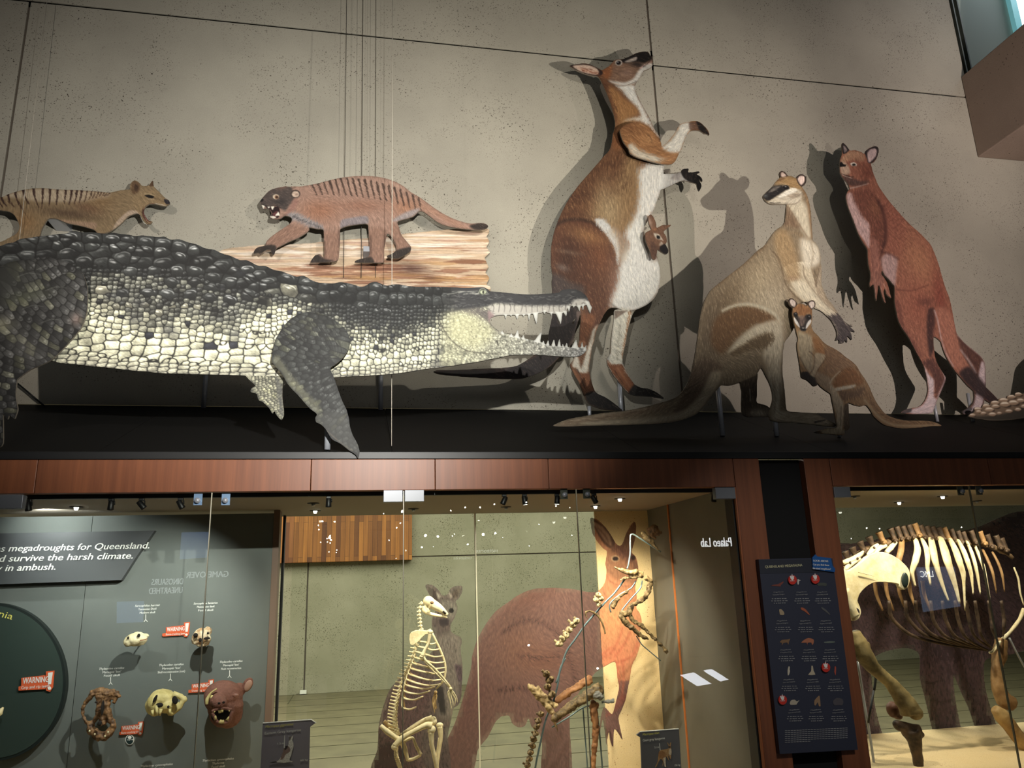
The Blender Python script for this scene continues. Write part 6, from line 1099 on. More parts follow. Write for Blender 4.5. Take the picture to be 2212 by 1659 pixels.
def grey_print():
    t = root('kangaroo_print', P(950, 1600, BG), 'grey kangaroo printed on the back glass behind the pale skeleton', 'printed picture', 'animals printed on the back glass')
    c = Cv(800, 1255, 1010, 1700)
    c.add('Q 550,110 555,92 575,88 620,100 670,145 688,180 740,175 760,130 800,105 845,100 866,108 862,160 830,215 808,232 825,290 800,370 765,440 775,500 850,540 862,580 850,640 868,800 862,950 855,1060 830,1120 790,1150 770,1250 740,1400 730,1740 100,1740 140,1500 150,1300 190,1130 250,980 340,880 400,800 540,720 630,640 650,570 612,480 606,385 640,300 610,250 590,190', (92, 76, 72))
    c.lic([(950, 1300, 80), (900, 1450, 110), (960, 1450, 90)], 6, 71); c.paint('Q 570,110 640,150 670,200 640,230 590,180', (60, 44, 40), 2, .8); c.paint('Q 770,160 840,120 850,150 800,215', (86, 70, 58), 2, .8); c.paint('Q 640,150 680,190 660,215 650,190', (190, 180, 160), 2, .7); c.paint('Q 750,150 780,190 760,210', (190, 180, 160), 2, .6)
    c.paint('Q 680,220 780,230 820,290 790,370 740,380 700,300', (128, 122, 108), 4, .7); c.dot(975, 1319, 5.5, 5, (20, 16, 18)); c.paint('Q 670,385 740,385 745,430 700,450 670,420', (46, 34, 40), 3, .9); c.paint('Q 640,560 760,500 850,560 850,900 820,1100 740,1250 660,1200 700,800', (128, 118, 108), 8, .7, rz=3)
    c.paint('Q 800,780 860,800 862,1000 820,1140 790,1150 840,1000', (76, 54, 66), 3, .8); c.paint('Q 640,960 700,980 724,1180 715,1210 700,1180 690,1210 670,1150', (40, 34, 36), 3, .9); c.paint('Q 100,1740 150,1300 260,980 420,800 560,900 600,1100 500,1400 520,1740', (92, 58, 62), 12, .6, rz=3); c.paint('Q 140,1500 250,1450 360,1500 330,1740 120,1740', (62, 36, 38), 6, .7, rz=2)
    c.fur(.22, (150, 130, 110)); board(c, 'print', upright(BG - .014), m_pg, t, thick=.001, step=1.8, edge=m_pg)
grey_print()
def diprotodon_print():
    t = root('diprotodon_print', P(2050, 1640, BG), 'huge purple-brown giant wombat-like animal printed on the back glass of the right case', 'printed picture', 'animals printed on the back glass')
    c = Cv(1790, 1095, 2320, 1690)
    c.add('U -100,760 300,740 900,640 1500,600 1700,555 1900,468 2050,408 2150,385 2260,388 2700,500 2760,1400 V 2700,120 2300,330 2000,420 1780,470 1780,750 1870,1080 1960,1300 2100,1420 2230,1500 2212,1520 2000,1512 1830,1500 1760,1450 1700,1300 1600,1000 1520,830 1440,640 1430,700 1452,900 1490,1100 1530,1300 1560,1400 1650,1468 1730,1500 1775,1540 1700,1592 1450,1606 1300,1580 1270,1530 1260,1420 1190,1200 1120,900 1060,660 1050,400 900,330 650,380 520,480 530,700 560,950 620,1200 700,1400 820,1510 922,1588 700,1650 540,1655 -200,1660', (92, 66, 72))
    c.lic([(1900, 1300, 70), (2050, 1450, 85), (2150, 1180, 30)], 5, 81); c.blob(2100, 1160, 60, 40, (110, 76, 60), .6, -20); c.blob(2190, 1120, 30, 24, (52, 38, 44), .6); c.blob(2010, 1500, 20, 60, (104, 76, 76), .5); c.blob(2060, 1400, 60, 30, (60, 40, 48), .6); c.blob(1960, 1320, 60, 40, (80, 58, 54), .5)
    for q in ('V 1300,1450 1400,1460 1500,1430', 'V 1450,1600 1560,1500', 'V 1550,1590 1620,1510', 'V 1620,1570 1680,1520', 'V 600,1500 700,1480', 'V 1080,700 1200,720 1300,690', 'V 1150,900 1300,930 1420,900', 'V 1250,300 1350,500 1430,650'): c.line(q, (54, 34, 36), 3, 3, .6, 2.5)
    c.blob(2080, 1645, 34, 10, (150, 108, 84), .6); c.fur(.22, (140, 110, 110)); board(c, 'print', upright(BG - .004), m_pg, t, thick=.001, step=2.2, edge=m_pg)
diprotodon_print()

# ------------------------------------------------------------------ pale kangaroo skeleton
boxo('case_floor', (-3.4, CASEY + 0.12, 0.0), (2.07, BP - 0.002, 0.33), m_cream, C1)
def pale_skeleton():
    Y = 4.6; t = root('kangaroo_skeleton', P(960, 1800, Y) * np.array([1, 1, 0]) + np.array([0, 0, .33]), 'pale upright kangaroo skeleton with bent arms, in front of the grey printed kangaroo', 'skeleton', 'mounted skeletons in the cases')
    m = m_bone; R_ = random.Random(3)
    b = PB(Y, 'Q'); b.egg(578, 232, 48, 42, 0, 34, 20).egg(640, 275, 52, 36, 0, 26, 35).bar([(600, 250), (660, 285), (705, 320), (738, 352)], [42, 34, 24, 15]).bar([(545, 270), (560, 300), (590, 320)], [14, 12, 10])
    o = remesh(b.build('skull', m, t), .0045, 3); bits('eye_socket', mat('orbit_shade', (120, 92, 60), rough=.9), o, Y - .055, 'Q', [('egg', (606, 245, 15, 12))]); bits('nasal_gap', m_socket, o, Y - .02, 'Q', [('bar', ([(700, 318), (724, 340)], [8, 8]))])  # brown egg and dark bar colour in the shade of the skull openings
    b = PB(Y, 'Q'); b.bar([(535, 275), (538, 310), (575, 335), (640, 352), (700, 362), (738, 372)], [12, 18, 15, 14, 10, 5]); b.build('lower_jaw', m, t)
    for q in [(517, 250), (505, 285), (500, 318), (500, 350), (505, 382), (508, 414), (510, 444), (520, 472)]:
        b = PB(Y, 'Q'); vertebra(b, *q, 14, -1, 0.1, 24, 0, R_); b.build('neck_vertebra', m, t)
    sp = smooth_loop([(520, 480), (500, 530), (470, 600), (450, 670), (425, 740), (400, 800), (372, 860), (345, 930), (325, 1000), (312, 1060), (300, 1120), (292, 1180), (290, 1240), (296, 1300), (312, 1360)], 2, False)
    for i, (x, y) in enumerate(sp[1:]):
        b = PB(Y + .02, 'Q'); f = i / len(sp); vertebra(b, x, y, 13 + 9 * f, -0.95, -0.15 - .1 * f, 34 + 44 * f, 0, R_); b.build('vertebra', m, t)
    b = MB(); Ys = Y - .09; b.prism([PB(Ys, 'Q').w(*q) for q in ((415, 520), (430, 497), (470, 480), (520, 478), (560, 484), (595, 466), (606, 485), (590, 508), (548, 520), (520, 545), (490, 580), (445, 612), (420, 606), (412, 560))], (0, .012, 0)); b.build('scapula', m, t, smooth=False, bevel=.003)
    starts = [(500, 560), (488, 600), (474, 640), (462, 684), (448, 728), (432, 770), (415, 812), (398, 855), (384, 900), (370, 945), (362, 990), (356, 1040)]
    ends = [(640, 590), (672, 640), (698, 700), (714, 752), (720, 800), (716, 838), (704, 900), (680, 940), (630, 965), (590, 1000), (530, 1046), (470, 1136)]
    for sgn, dp in ((-1, -.10), (1, .09)):
        for i, (s_, e) in enumerate(zip(starts, ends)):
            bow = 30 + 9 * i if i < 8 else 90 + 12 * (i - 8); mx = s_[0] * .62 + e[0] * .38 - 14 - (i > 8) * 24; my = s_[1] * .5 + e[1] * .5 + bow * .55
            b = PB(Y, 'Q'); k = 0 if sgn < 0 else 14
            b.bar([(s_[0], s_[1], 0.01), (s_[0] - 6 + k, s_[1] + bow * .5, dp * .7), (mx + k, my - 10, dp), ((mx + e[0]) / 2 + k, (my + e[1]) / 2 + 10, dp * .8), (e[0], e[1], dp * .15)], [6.5, 7.5, 7, 6.5, 5.5], 7, sq=.8)
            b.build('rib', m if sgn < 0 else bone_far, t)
    b = PB(Y - .005, 'Q'); b.bar([(606, 500), (650, 590), (690, 680), (716, 760), (722, 830), (705, 910), (640, 985)], [8, 9, 10, 10, 9, 9, 6]); b.build('sternum', m, t)
    b = PB(Y - .11, 'Q'); b.egg(592, 496, 22, 18).bar([(590, 500), (575, 590), (545, 650), (524, 700)], [17, 11, 12, 19]).egg(520, 706, 22, 16); b.build('upper_arm', m, t)
    b = PB(Y - .11, 'Q'); b.bar([(520, 690), (555, 745), (620, 800), (700, 885), (766, 972)], [14, 12, 9, 8, 10]); b.bar([(545, 745), (600, 810), (680, 890), (758, 968)], [10, 7, 6, 8]); b.build('forearm', m, t)
    def hand(nm, base, fingers, d, mm):
        b = PB(Y + d, 'Q'); b.egg(base[0], base[1], 14, 14)
        for f in fingers: b.bar([base] + f, [6] + [5.5] * (len(f) - 1) + [2.5], 6, .15)
        b.build(nm, mm, t)
    hand('hand', (766, 982), [[(752, 1030), (762, 1090), (776, 1158)], [(768, 1040), (784, 1090), (786, 1140)], [(784, 1030), (806, 1070), (800, 1130)], [(796, 1020), (818, 1060), (824, 1098)], [(744, 1010), (748, 1050), (770, 1100)]], -.12, m)
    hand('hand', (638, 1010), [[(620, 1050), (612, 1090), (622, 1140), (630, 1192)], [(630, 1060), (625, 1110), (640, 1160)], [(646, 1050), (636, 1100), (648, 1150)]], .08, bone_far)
    b = PB(Y - .05, 'Q'); b.bar([(168, 1296), (220, 1345), (290, 1395), (330, 1420)], [14, 22, 20, 26]).bar([(330, 1410), (370, 1480), (400, 1595)], [24, 20, 12]); b.bar([(370, 1430), (440, 1400), (470, 1470), (512, 1545)], [12, 10, 12, 14]); b.bar([(400, 1590), (450, 1580), (512, 1545)], [12, 12, 10]); b.build('pelvis', m, t)
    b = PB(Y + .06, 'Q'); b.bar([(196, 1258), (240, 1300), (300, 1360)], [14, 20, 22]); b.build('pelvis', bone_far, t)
    b = PB(Y - .08, 'Q'); b.egg(286, 1478, 26, 24).bar([(285, 1475), (350, 1405), (450, 1345), (560, 1292), (600, 1300)], [24, 22, 18, 24, 34]).egg(604, 1330, 32, 30); b.build('thigh_bone', m, t)
    b = PB(Y + .07, 'Q'); b.bar([(340, 1390), (440, 1310), (540, 1250), (605, 1235)], [20, 16, 17, 26]).egg(620, 1256, 26, 34); b.build('thigh_bone', m, t)
    for d, xs in ((-.08, [(600, 1350), (604, 1450), (630, 1560), (655, 1680), (670, 1900), (660, 2180)]), (.07, [(672, 1300), (682, 1400), (665, 1520), (650, 1680), (690, 1900), (690, 2180)])):
        b = PB(Y + d, 'Q'); b.egg(xs[0][0], xs[0][1] - 5, 30, 22).bar(xs, [26, 17, 14, 13, 14, 16]); b.bar([(x - 18, y) for x, y in xs[1:-1]], [5, 4, 4, 5]); b.bar([(xs[-1][0] - 60, xs[-1][1] + 10), (xs[-1][0] + 150, xs[-1][1] + 20)], [16, 8]); b.build('shin_bone', m, t)
    tl = smooth_loop([(310, 1420), (300, 1490), (302, 1560), (325, 1630), (345, 1700), (330, 1850), (250, 2000), (100, 2120), (-60, 2170)], 4, False)
    for x, y in tl: b = PB(Y, 'Q'); vertebra(b, x, y, 17, -.7, .3, 26, 0, R_); b.build('tail_vertebra', m, t)
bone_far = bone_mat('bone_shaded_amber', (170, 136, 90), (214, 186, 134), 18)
pale_skeleton()

# ------------------------------------------------------------------ giant kangaroo skeleton on its steel rod
def giant_skeleton():
    Y = 4.75; t = root('kangaroo_skeleton', P(1160, 1900, Y) * np.array([1, 1, 0]) + np.array([0, 0, .33]), 'brown partial skeleton on bent steel rods, in front of the giant red kangaroo', 'skeleton', 'mounted skeletons in the cases')
    m = bone_mat('weathered_bone', (54, 40, 26), (150, 126, 88), 34); R_ = random.Random(5); rod = mat('blue_grey_rod', (112, 130, 134), rough=.35, metal=.5)
    def r_(crop, pts, w=6): b = PB(Y + .02, crop); b.bar(pts, [w] * len(pts), 8); b.build('steel_rod', rod, t)
    r_('R', [(1292, 600), (1130, 495), (1060, 452), (1036, 456), (1032, 500), (1031, 620), (1015, 720), (1005, 745)], 7); r_('R', [(985, 835), (900, 950), (830, 1020), (720, 1140), (640, 1235), (560, 1350), (500, 1430), (470, 1500), (440, 1600), (400, 1720)], 8)
    r_('S', [(620, 620), (570, 720), (545, 880), (500, 1040), (440, 1180), (400, 1340), (330, 1680), (300, 2000), (290, 2150)], 9); r_('R', [(1135, 845), (1120, 910), (1040, 1000), (975, 1080), (955, 1110)], 6); r_('R', [(1080, 850), (1040, 910), (950, 960), (870, 1030), (855, 1070), (868, 1118)], 6)
    r_('S', [(1290, 410), (1340, 490), (1420, 560), (1520, 645)], 5); r_('S', [(490, 1275), (640, 1185), (780, 1090), (900, 1060)], 7); r_('S', [(785, 1090), (800, 1300), (830, 1700), (850, 2150)], 7); r_('S', [(910, 1060), (940, 1320), (970, 1700), (985, 2150)], 8)
    def bn(nm, crop, *calls, d=0.0, mm=None, rm=.005, dp=.022):
        b = PB(Y + d, crop); 
        for k, *a in calls: getattr(b, k)(*a)
        return remesh(b.build(nm, mm or m, t), rm, 1, dp, .022)
    bn('skull', 'R', ('egg', 1235, 405, 44, 34), ('egg', 1270, 440, 34, 24), ('bar', [(1190, 400), (1210, 450), (1255, 490)], [16, 20, 12]), d=.05, mm=m_fos); bn('lower_jaw', 'R', ('bar', [(1130, 440), (1180, 480), (1210, 510), (1250, 560), (1285, 590)], [14, 26, 22, 12, 8]))
    bn('shoulder_bone', 'R', ('bar', [(892, 732), (960, 755), (1030, 775), (1140, 790)], [6, 14, 26, 18]), ('bar', [(940, 840), (1000, 825), (1080, 812), (1140, 800)], [8, 12, 18, 20]), ('egg', 1080, 770, 40, 22))
    bn('upper_arm', 'R', ('bar', [(1160, 820), (1200, 850), (1190, 920), (1150, 990), (1080, 1040), (1040, 1060)], [20, 26, 24, 26, 18, 22]), ('bar', [(1040, 1060), (1025, 1110), (980, 1130), (940, 1120)], [22, 26, 26, 12])); 
    bn('forearm', 'R', ('bar', [(940, 1130), (990, 1200), (1060, 1260), (1120, 1310), (1190, 1350)], [20, 24, 22, 20, 10])); bn('forearm', 'R', ('bar', [(1020, 1130), (1060, 1190), (1140, 1240), (1220, 1320), (1290, 1390), (1350, 1465)], [16, 18, 16, 14, 14, 18]), rm=.005)
    bn('upper_arm', 'R', ('bar', [(1020, 935), (960, 970), (910, 1020), (880, 1080)], [12, 14, 16, 24])); bn('rib', 'R', ('bar', [(665, 1165), (650, 1120), (690, 1105), (750, 1140), (795, 1210), (820, 1300)], [6, 8, 9, 10, 9, 8]), rm=.004, dp=.004)
    def vs(nm, crop, lst, r, mm=None):
        for x, y in lst: b = PB(Y, crop); vertebra(b, x, y, r, R_.uniform(-1, -.3), R_.uniform(-.9, .1), r * 1.6, 0, R_); b.egg(x + R_.uniform(-r, r) * .6, y + R_.uniform(-r, r) * .6, r * .6, r * .5, -.02, None, 0, .3); b.build(nm, mm or m, t)
    pale = bone_mat('pale_fossil_bone', (150, 128, 90), (226, 208, 168), 30)
    vs('vertebra', 'R', [(760, 965), (740, 1010), (785, 1000), (765, 1045)], 24, pale); vs('vertebra', 'R', [(575, 1190), (545, 1225), (510, 1265), (485, 1305), (455, 1345), (430, 1385)], 30, pale)
    vs('vertebra', 'S', [(440, 770), (470, 830), (450, 890), (490, 960)], 36); vs('tail_vertebra', 'S', [(385, 1150), (365, 1210), (345, 1270), (335, 1330), (320, 1390), (310, 1450), (290, 1510), (280, 1570), (262, 1630), (240, 1700), (210, 1790), (180, 1900), (140, 2020)], 30)
    bn('pelvis', 'S', ('bar', [(260, 870), (330, 930), (420, 1040), (480, 1120), (540, 1170)], [14, 34, 30, 26, 16]), ('bar', [(340, 900), (400, 960), (460, 1020), (540, 1080)], [26, 26, 22, 24]), ('bar', [(500, 1180), (530, 1260), (548, 1320)], [20, 14, 8]), mm=m_tan)
    rb = bone_mat('red_brown_bone', (104, 62, 36), (186, 134, 90), 12); bn('thigh_bone', 'S', ('bar', [(515, 1040), (600, 980), (700, 910), (800, 850), (830, 830)], [30, 32, 32, 36, 40]), ('egg', 835, 830, 44, 44), d=.07, mm=rb, rm=.008); bn('thigh_bone', 'S', ('bar', [(500, 1195), (600, 1130), (700, 1060), (820, 980), (900, 930)], [30, 40, 42, 48, 56]), ('egg', 915, 930, 64, 62), ('egg', 520, 1190, 40, 34), d=-.05, rm=.008)
    bn('shin_bone', 'S', ('bar', [(905, 1030), (885, 1080), (905, 1300), (890, 1500), (880, 1700), (870, 2150)], [46, 38, 30, 26, 26, 34]), d=-.03, mm=rb, rm=.009); bn('knee_bone', 'S', ('egg', 930, 975, 46, 36), ('bar', [(960, 1040), (1080, 1020)], [14, 20]), d=-.1, mm=bone_mat('grey_bone', (90, 88, 84), (150, 148, 140), 20))
giant_skeleton()

# ------------------------------------------------------------------ giant wombat-like skeleton in the right case
def diprotodon():
    Y = 4.62; t = root('diprotodon_skeleton', P(2050, 1660, Y), 'huge cream and brown four-legged skeleton with broad ribs in the right case', 'skeleton', 'mounted skeletons in the cases')
    cr = bone_mat('cream_bone', (214, 192, 138), (246, 232, 190), 10); dk = bone_mat('dark_bone', (42, 32, 24), (104, 82, 60), 14); R_ = random.Random(6)
    amb = bone_mat('amber_bone', (120, 86, 50), (168, 132, 86), 9)
    tips = [(150, 880), (230, 825), (310, 780), (395, 715), (495, 662), (605, 612), (730, 572), (800, 552), (868, 546), (935, 532), (1000, 516), (1062, 536), (1130, 545), (1196, 550), (1262, 560), (1325, 562), (1400, 580), (1470, 600), (1530, 610), (1620, 596), (1720, 606), (1800, 640), (1900, 650), (1960, 680)]
    for i, (x, y) in enumerate(tips):
        b = PB(Y, 'U'); bx, by = x + 55, y + (110 if i < 6 else 130); b.bar([(x, y), (x + 22, y + 50), (bx, by)], [50 if i < 7 else 42, 38, 34], 9, .06, .8).egg(bx, by, 40, 32, 0, 44, 10, .1); b.bar([(bx, by, -.01), (bx + 6, by + 14, -.06)], [18, 14], 7); b.build('vertebra', dk if i % 5 else amb, t)
    b = PB(Y + .03, 'U'); b.bar([(120, 1010), (300, 905), (470, 810), (640, 745), (850, 690), (1100, 672), (1400, 690), (1650, 730), (1900, 790), (2100, 900)], [34, 40, 44, 44, 42, 40, 38, 36, 34, 30], 10, .16, .9); remesh(b.build('backbone', bone_mat('brown_backbone', (70, 52, 36), (160, 130, 92), 12), t), .012, 1, .02, .04)
    for q in ([(210, 950), (330, 905), (440, 830)], [(230, 1030), (300, 960), (400, 900)], [(560, 860), (600, 790), (690, 760)], [(480, 880), (540, 800), (600, 750)], [(690, 840), (740, 780), (800, 720)]): b = PB(Y - .04, 'U'); b.bar(q, [26, 34, 20], 9, .12, .8); b.build('neck_bone', cr, t)
    b = PB(Y - .17, 'U'); b2 = MB(); pts = smooth_loop([(200, 1000), (262, 1040), (330, 1010), (400, 958), (475, 885), (540, 850), (600, 832), (660, 832), (720, 850), (790, 885), (860, 935), (930, 1010), (952, 1070), (950, 1150), (925, 1225), (885, 1250), (840, 1215), (825, 1185), (700, 1165), (560, 1168), (470, 1215), (400, 1290), (372, 1370), (395, 1430), (412, 1500), (385, 1570), (320, 1592), (280, 1480), (235, 1250), (205, 1100)], 3)
    b2.prism([b.w(*q) for q in pts], (0, .035, 0)); o = b2.build('shoulder_blade', cr, t, smooth=False, bevel=.008)
    b = PB(Y - .185, 'U'); b.bar([(235, 1240), (300, 1440), (345, 1540)], [44, 50, 56]).bar([(380, 1055), (470, 1075), (560, 1100)], [6, 5, 2]); b.build('shoulder_ridge', cr, o)
    b = PB(Y - .19, 'U'); b.egg(362, 1490, 30, 42); b.build('hollow', m_socket, o); b = PB(Y - .18, 'U'); b.egg(895, 1140, 48, 90, .0, 20, 10); b.build('dark_tip', mat('dark_green_bone', (34, 44, 38), rough=.4), o, label='dark greenish worn end')
    ribs = [([(200, 960), (330, 880), (420, 830), (490, 790)], [34, 30, 22, 12], .02, dk), ([(860, 700), (855, 790), (830, 900), (800, 1000)], [38, 40, 38, 30], -.1, amb), ([(1010, 690), (1035, 800), (1010, 930), (975, 1040), (985, 1120), (1010, 1210)], [36, 44, 42, 32, 24, 16], -.14, cr), ([(1085, 690), (1130, 790), (1145, 900), (1145, 1010), (1180, 1200)], [30, 38, 34, 28, 12], -.12, cr),
            ([(1185, 690), (1205, 800), (1230, 930), (1280, 1100), (1330, 1250), (1378, 1372)], [42, 50, 46, 34, 22, 12], -.15, cr), ([(1290, 680), (1330, 800), (1365, 930), (1415, 1080), (1460, 1230), (1500, 1400)], [44, 58, 56, 46, 30, 14], -.17, cr), ([(1395, 695), (1450, 800), (1495, 930), (1535, 1050), (1545, 1150), (1560, 1480)], [36, 46, 46, 40, 22, 9], -.17, cr),
            ([(1480, 700), (1540, 810), (1590, 940), (1625, 1060), (1640, 1180), (1650, 1300)], [28, 36, 34, 28, 16, 8], -.16, cr), ([(1580, 715), (1630, 830), (1670, 960), (1700, 1100), (1730, 1300)], [22, 28, 26, 22, 8], -.14, cr), ([(1670, 765), (1720, 880), (1765, 1000), (1790, 1100), (1840, 1380)], [22, 26, 24, 18, 8], -.12, cr), ([(1755, 805), (1810, 920), (1865, 1060), (1908, 1290)], [20, 24, 22, 8], -.10, amb), ([(1860, 830), (1920, 940), (1970, 1080), (1998, 1275)], [18, 22, 20, 8], -.06, amb),
            ([(2100, 1000), (2150, 1130), (2170, 1280), (2210, 1420)], [14, 16, 14, 10], 0, cr)]
    for pts, w, d, mm in ribs:
        b = PB(Y, 'U'); b.bar([(x, y, d * min(1, .2 + k * .5)) for k, (x, y) in enumerate(pts)], w, 9, 0, .6); b.build('rib', mm, t)
    for x0, xs in ((560, 60), (680, 120), (820, 160), (940, 220), (1090, 300)):
        b = PB(Y + .16, 'U'); b.bar([(x0, 1150), (x0 + 20, 1300), (x0 + 90, 1480)], [30, 26, 14], 8, 0, .6); b.build('rib', amb, t)
    for s_, e_ in (((750, 0), (1800, 360)), ((930, 0), (1790, 345)), ((1040, 0), (1780, 340)), ((1210, 20), (1800, 350)), ((1340, 0), (1810, 355)), ((1480, 0), (1830, 360)), ((1600, 0), (1850, 330)), ((1700, 0), (1860, 330)), ((1850, 0), (1920, 250)), ((1990, 0), (1980, 200))):
        x0, y0 = s_; x1, y1 = e_; b = PB(Y - .1, 'V'); b.bar([(x0 - 30, -190, -.02), (x0, y0), (x0 + (x1 - x0) * .2, y0 + (y1 - y0) * .52), (x0 + (x1 - x0) * .55, y0 + (y1 - y0) * .8, .06), (x1, y1, .1)], [22, 27, 25, 20, 10], 7, 0, .7); b.build('rib_cartilage', dk, t)
    b = PB(Y, 'V'); b.bar([(1830, 385), (1870, 370), (1950, 260), (2060, 150), (2160, 20), (2212, -100)], [14, 16, 22, 18, 22, 26], 8, .12); b.build('sternum', cr, t)
    def bn(nm, *calls, d=0.0, mm=None, rm=.01):
        b = PB(Y + d, 'V')
        for k, *a in calls: getattr(b, k)(*a)
        return remesh(b.build(nm, mm or dk, t), rm, 2, .012, .05)
    olive = bone_mat('olive_bone', (84, 70, 42), (168, 146, 96), 6)
    bn('upper_leg', ('bar', [(330, 140), (370, 260), (450, 420), (560, 560), (720, 700), (820, 830), (920, 960), (960, 1060)], [60, 100, 108, 78, 70, 96, 116, 120]), ('egg', 1010, 1040, 84, 92), ('egg', 480, 300, 34, 44), d=-.16, mm=olive)
    bn('knee_bone', ('egg', 760, 1010, 66, 90), ('egg', 820, 1080, 50, 50), d=-.05, mm=mat('red_bone', (92, 54, 34), rough=.6)); bn('lower_leg', ('bar', [(770, 1150), (830, 1190), (960, 1230), (1060, 1240)], [34, 60, 70, 60]), ('bar', [(950, 1240), (1000, 1350), (1030, 1500), (1050, 1680), (1060, 1900)], [110, 84, 60, 56, 60]), ('egg', 1080, 1290, 36, 36), d=-.14, mm=dk); 
    bn('back_upper_leg', ('bar', [(1960, 230), (1940, 420), (1910, 560), (1930, 760), (1990, 900), (2080, 950)], [70, 84, 62, 80, 100, 90]), d=.02, mm=amb); bn('back_lower_leg', ('bar', [(1880, 1000), (1960, 1080), (2060, 1200), (2180, 1360), (2320, 1560), (2420, 1740)], [50, 90, 84, 80, 70, 60]), d=.0, mm=bone_mat('tan_bone', (132, 98, 54), (186, 154, 100), 8))
    st = mat('stand_grey', (170, 172, 170), rough=.4, metal=.3)
    b = PB(Y + .02, 'V'); b.bar([(372, 480), (470, 1080), (500, 1250), (565, 1700), (590, 1900)], [14, 14, 14, 15, 15], 8); b.build('stand_bar', st, t); b = PB(Y, 'V'); b.bar([(500, 560), (570, 640), (555, 800)], [14, 14, 14], 8); b.bar([(550, 800), (490, 1160)], [12, 12], 8); b.build('stand_bar', m_black2, t); b = PB(Y, 'V'); b.bar([(2050, 220), (2140, 400), (2230, 560), (2400, 800)], [12, 12, 12, 12], 8); b.build('stand_bar', st, t)
diprotodon()

# ------------------------------------------------------------------ label stands inside the glass
def label_stand(name, px, crop, outl, lines, lab, Y, roo):
    t = root('label_stand', P(*px, Y), lab, 'label stand', 'label stands behind the glass'); m_ls = mat('label_grey', (148, 142, 152) if name == 'a' else (100, 98, 102), rough=.5)
    poly('plate', outl, Y, .012, m_ls, t); p = z(outl)
    mb = MB(); my = MB()
    for s, x, y, h, w, yel in lines: text_mb(my if yel else mb, s, x, y, h, Y - .002, w, .25 if yel else 0, .015, .035)
    mb.build('lettering', m_white, t, smooth=False); my.build('title_lettering', m_yellow, t, smooth=False)
    c = Cv(*roo['box'], ss=2); 
    for q, col in roo['add']: c.add(q, col)
    for q, col in roo['paint']: c.paint(q, col, .8, .9)
    c.lic([(0, 0, 70)], 2, 2); c.fur(.15); board(c, 'picture', upright(Y - .003), m_print, t, thick=.001, step=.8)
    poly('scale_line', roo['line'], Y - .002, .001, m_white, t); poly('upper_edge', roo['edge'], Y - .001, .012, m_white, t)
    boxo('foot', (P(px[0], 1600, Y)[0] + .02, Y + .013, .33), (P(px[0], 1600, Y)[0] + .1, Y + .03, P(px[0], 1650, Y)[2]), m_alu, t)
label_stand('a', (562, 1640), 'X', 'X 290,650 1380,576 1480,640 1356,735 1330,1800 230,1800', [('Macropus giganteus', 572.2, 1572.5, 4.6, 54, 1), ('Eastern Grey kangaroo', 571.2, 1587, 4.6, 69, 0), ('1.5 m', 598.5, 1608.6, 3.4, 13, 0), ('60 kg', 648.5, 1644.5, 3.6, 14.5, 0)],
            'grey label stand reading Eastern Grey kangaroo at the bottom centre-left', 4.34, dict(box=(578, 1585, 640, 1652), add=[('X 870,925 900,955 940,955 975,915 965,980 955,1030 975,1090 980,1170 960,1240 945,1290 930,1370 900,1440 900,1490 1000,1520 860,1530 760,1542 620,1532 500,1545 425,1545 520,1515 640,1490 700,1400 740,1300 745,1240 790,1210 800,1160 860,1150 870,1080 890,1000', (232, 226, 214))],
            paint=[('X 745,1240 800,1160 870,1170 910,1240 890,1300 800,1360 760,1440 690,1480 700,1400', (150, 116, 104)), ('X 790,1170 850,1150 840,1210 780,1260', (60, 50, 52)), ('X 425,1545 520,1515 600,1510 600,1540', (50, 46, 48)), ('X 890,940 930,960 900,1040 880,1000', (110, 100, 96)), ('X 960,1515 1002,1520 960,1530', (60, 54, 52))],
            line='X 776,922 788,922 786,1205 760,1205', edge='X 285,645 1380,565 1492,640 1480,655 1378,582 288,660'))
label_stand('b', (1385, 1640), 'Y', 'Y 35,1165 95,1118 670,1075 716,1800 120,1800 98,1205', [('Macropus titan', 1388, 1589, 4.3, 38, 1), ('Giant grey kangaroo', 1388.6, 1602, 4.6, 50, 0), ('2.1 m', 1413.8, 1616.5, 3.6, 10, 0), ('150 kg', 1456.5, 1655.5, 3.6, 13.5, 0)],
            'grey label stand reading Giant grey kangaroo at the bottom right of the large case', 4.34, dict(box=(1412, 1600, 1460, 1662), add=[('Y 493,1275 510,1290 525,1330 540,1280 556,1275 548,1330 555,1370 562,1420 555,1470 550,1530 530,1500 520,1470 510,1500 528,1560 490,1500 480,1480 470,1540 480,1640 510,1650 455,1640 445,1560 430,1620 420,1630 430,1560 400,1520 370,1560 330,1640 312,1650 350,1560 360,1480 370,1420 400,1390 460,1380 510,1370 520,1345', (190, 140, 86))],
            paint=[('Y 530,1370 560,1380 555,1460 520,1450', (226, 206, 176)), ('Y 440,1500 470,1500 480,1640 450,1640', (230, 216, 190)), ('Y 520,1330 545,1335 540,1360 525,1358', (60, 44, 36)), ('Y 360,1430 420,1400 470,1440 460,1500 380,1510', (166, 110, 60))],
            line='Y 376,1290 384,1290 394,1395 386,1395', edge='Y 92,1113 672,1068 674,1078 96,1122'))
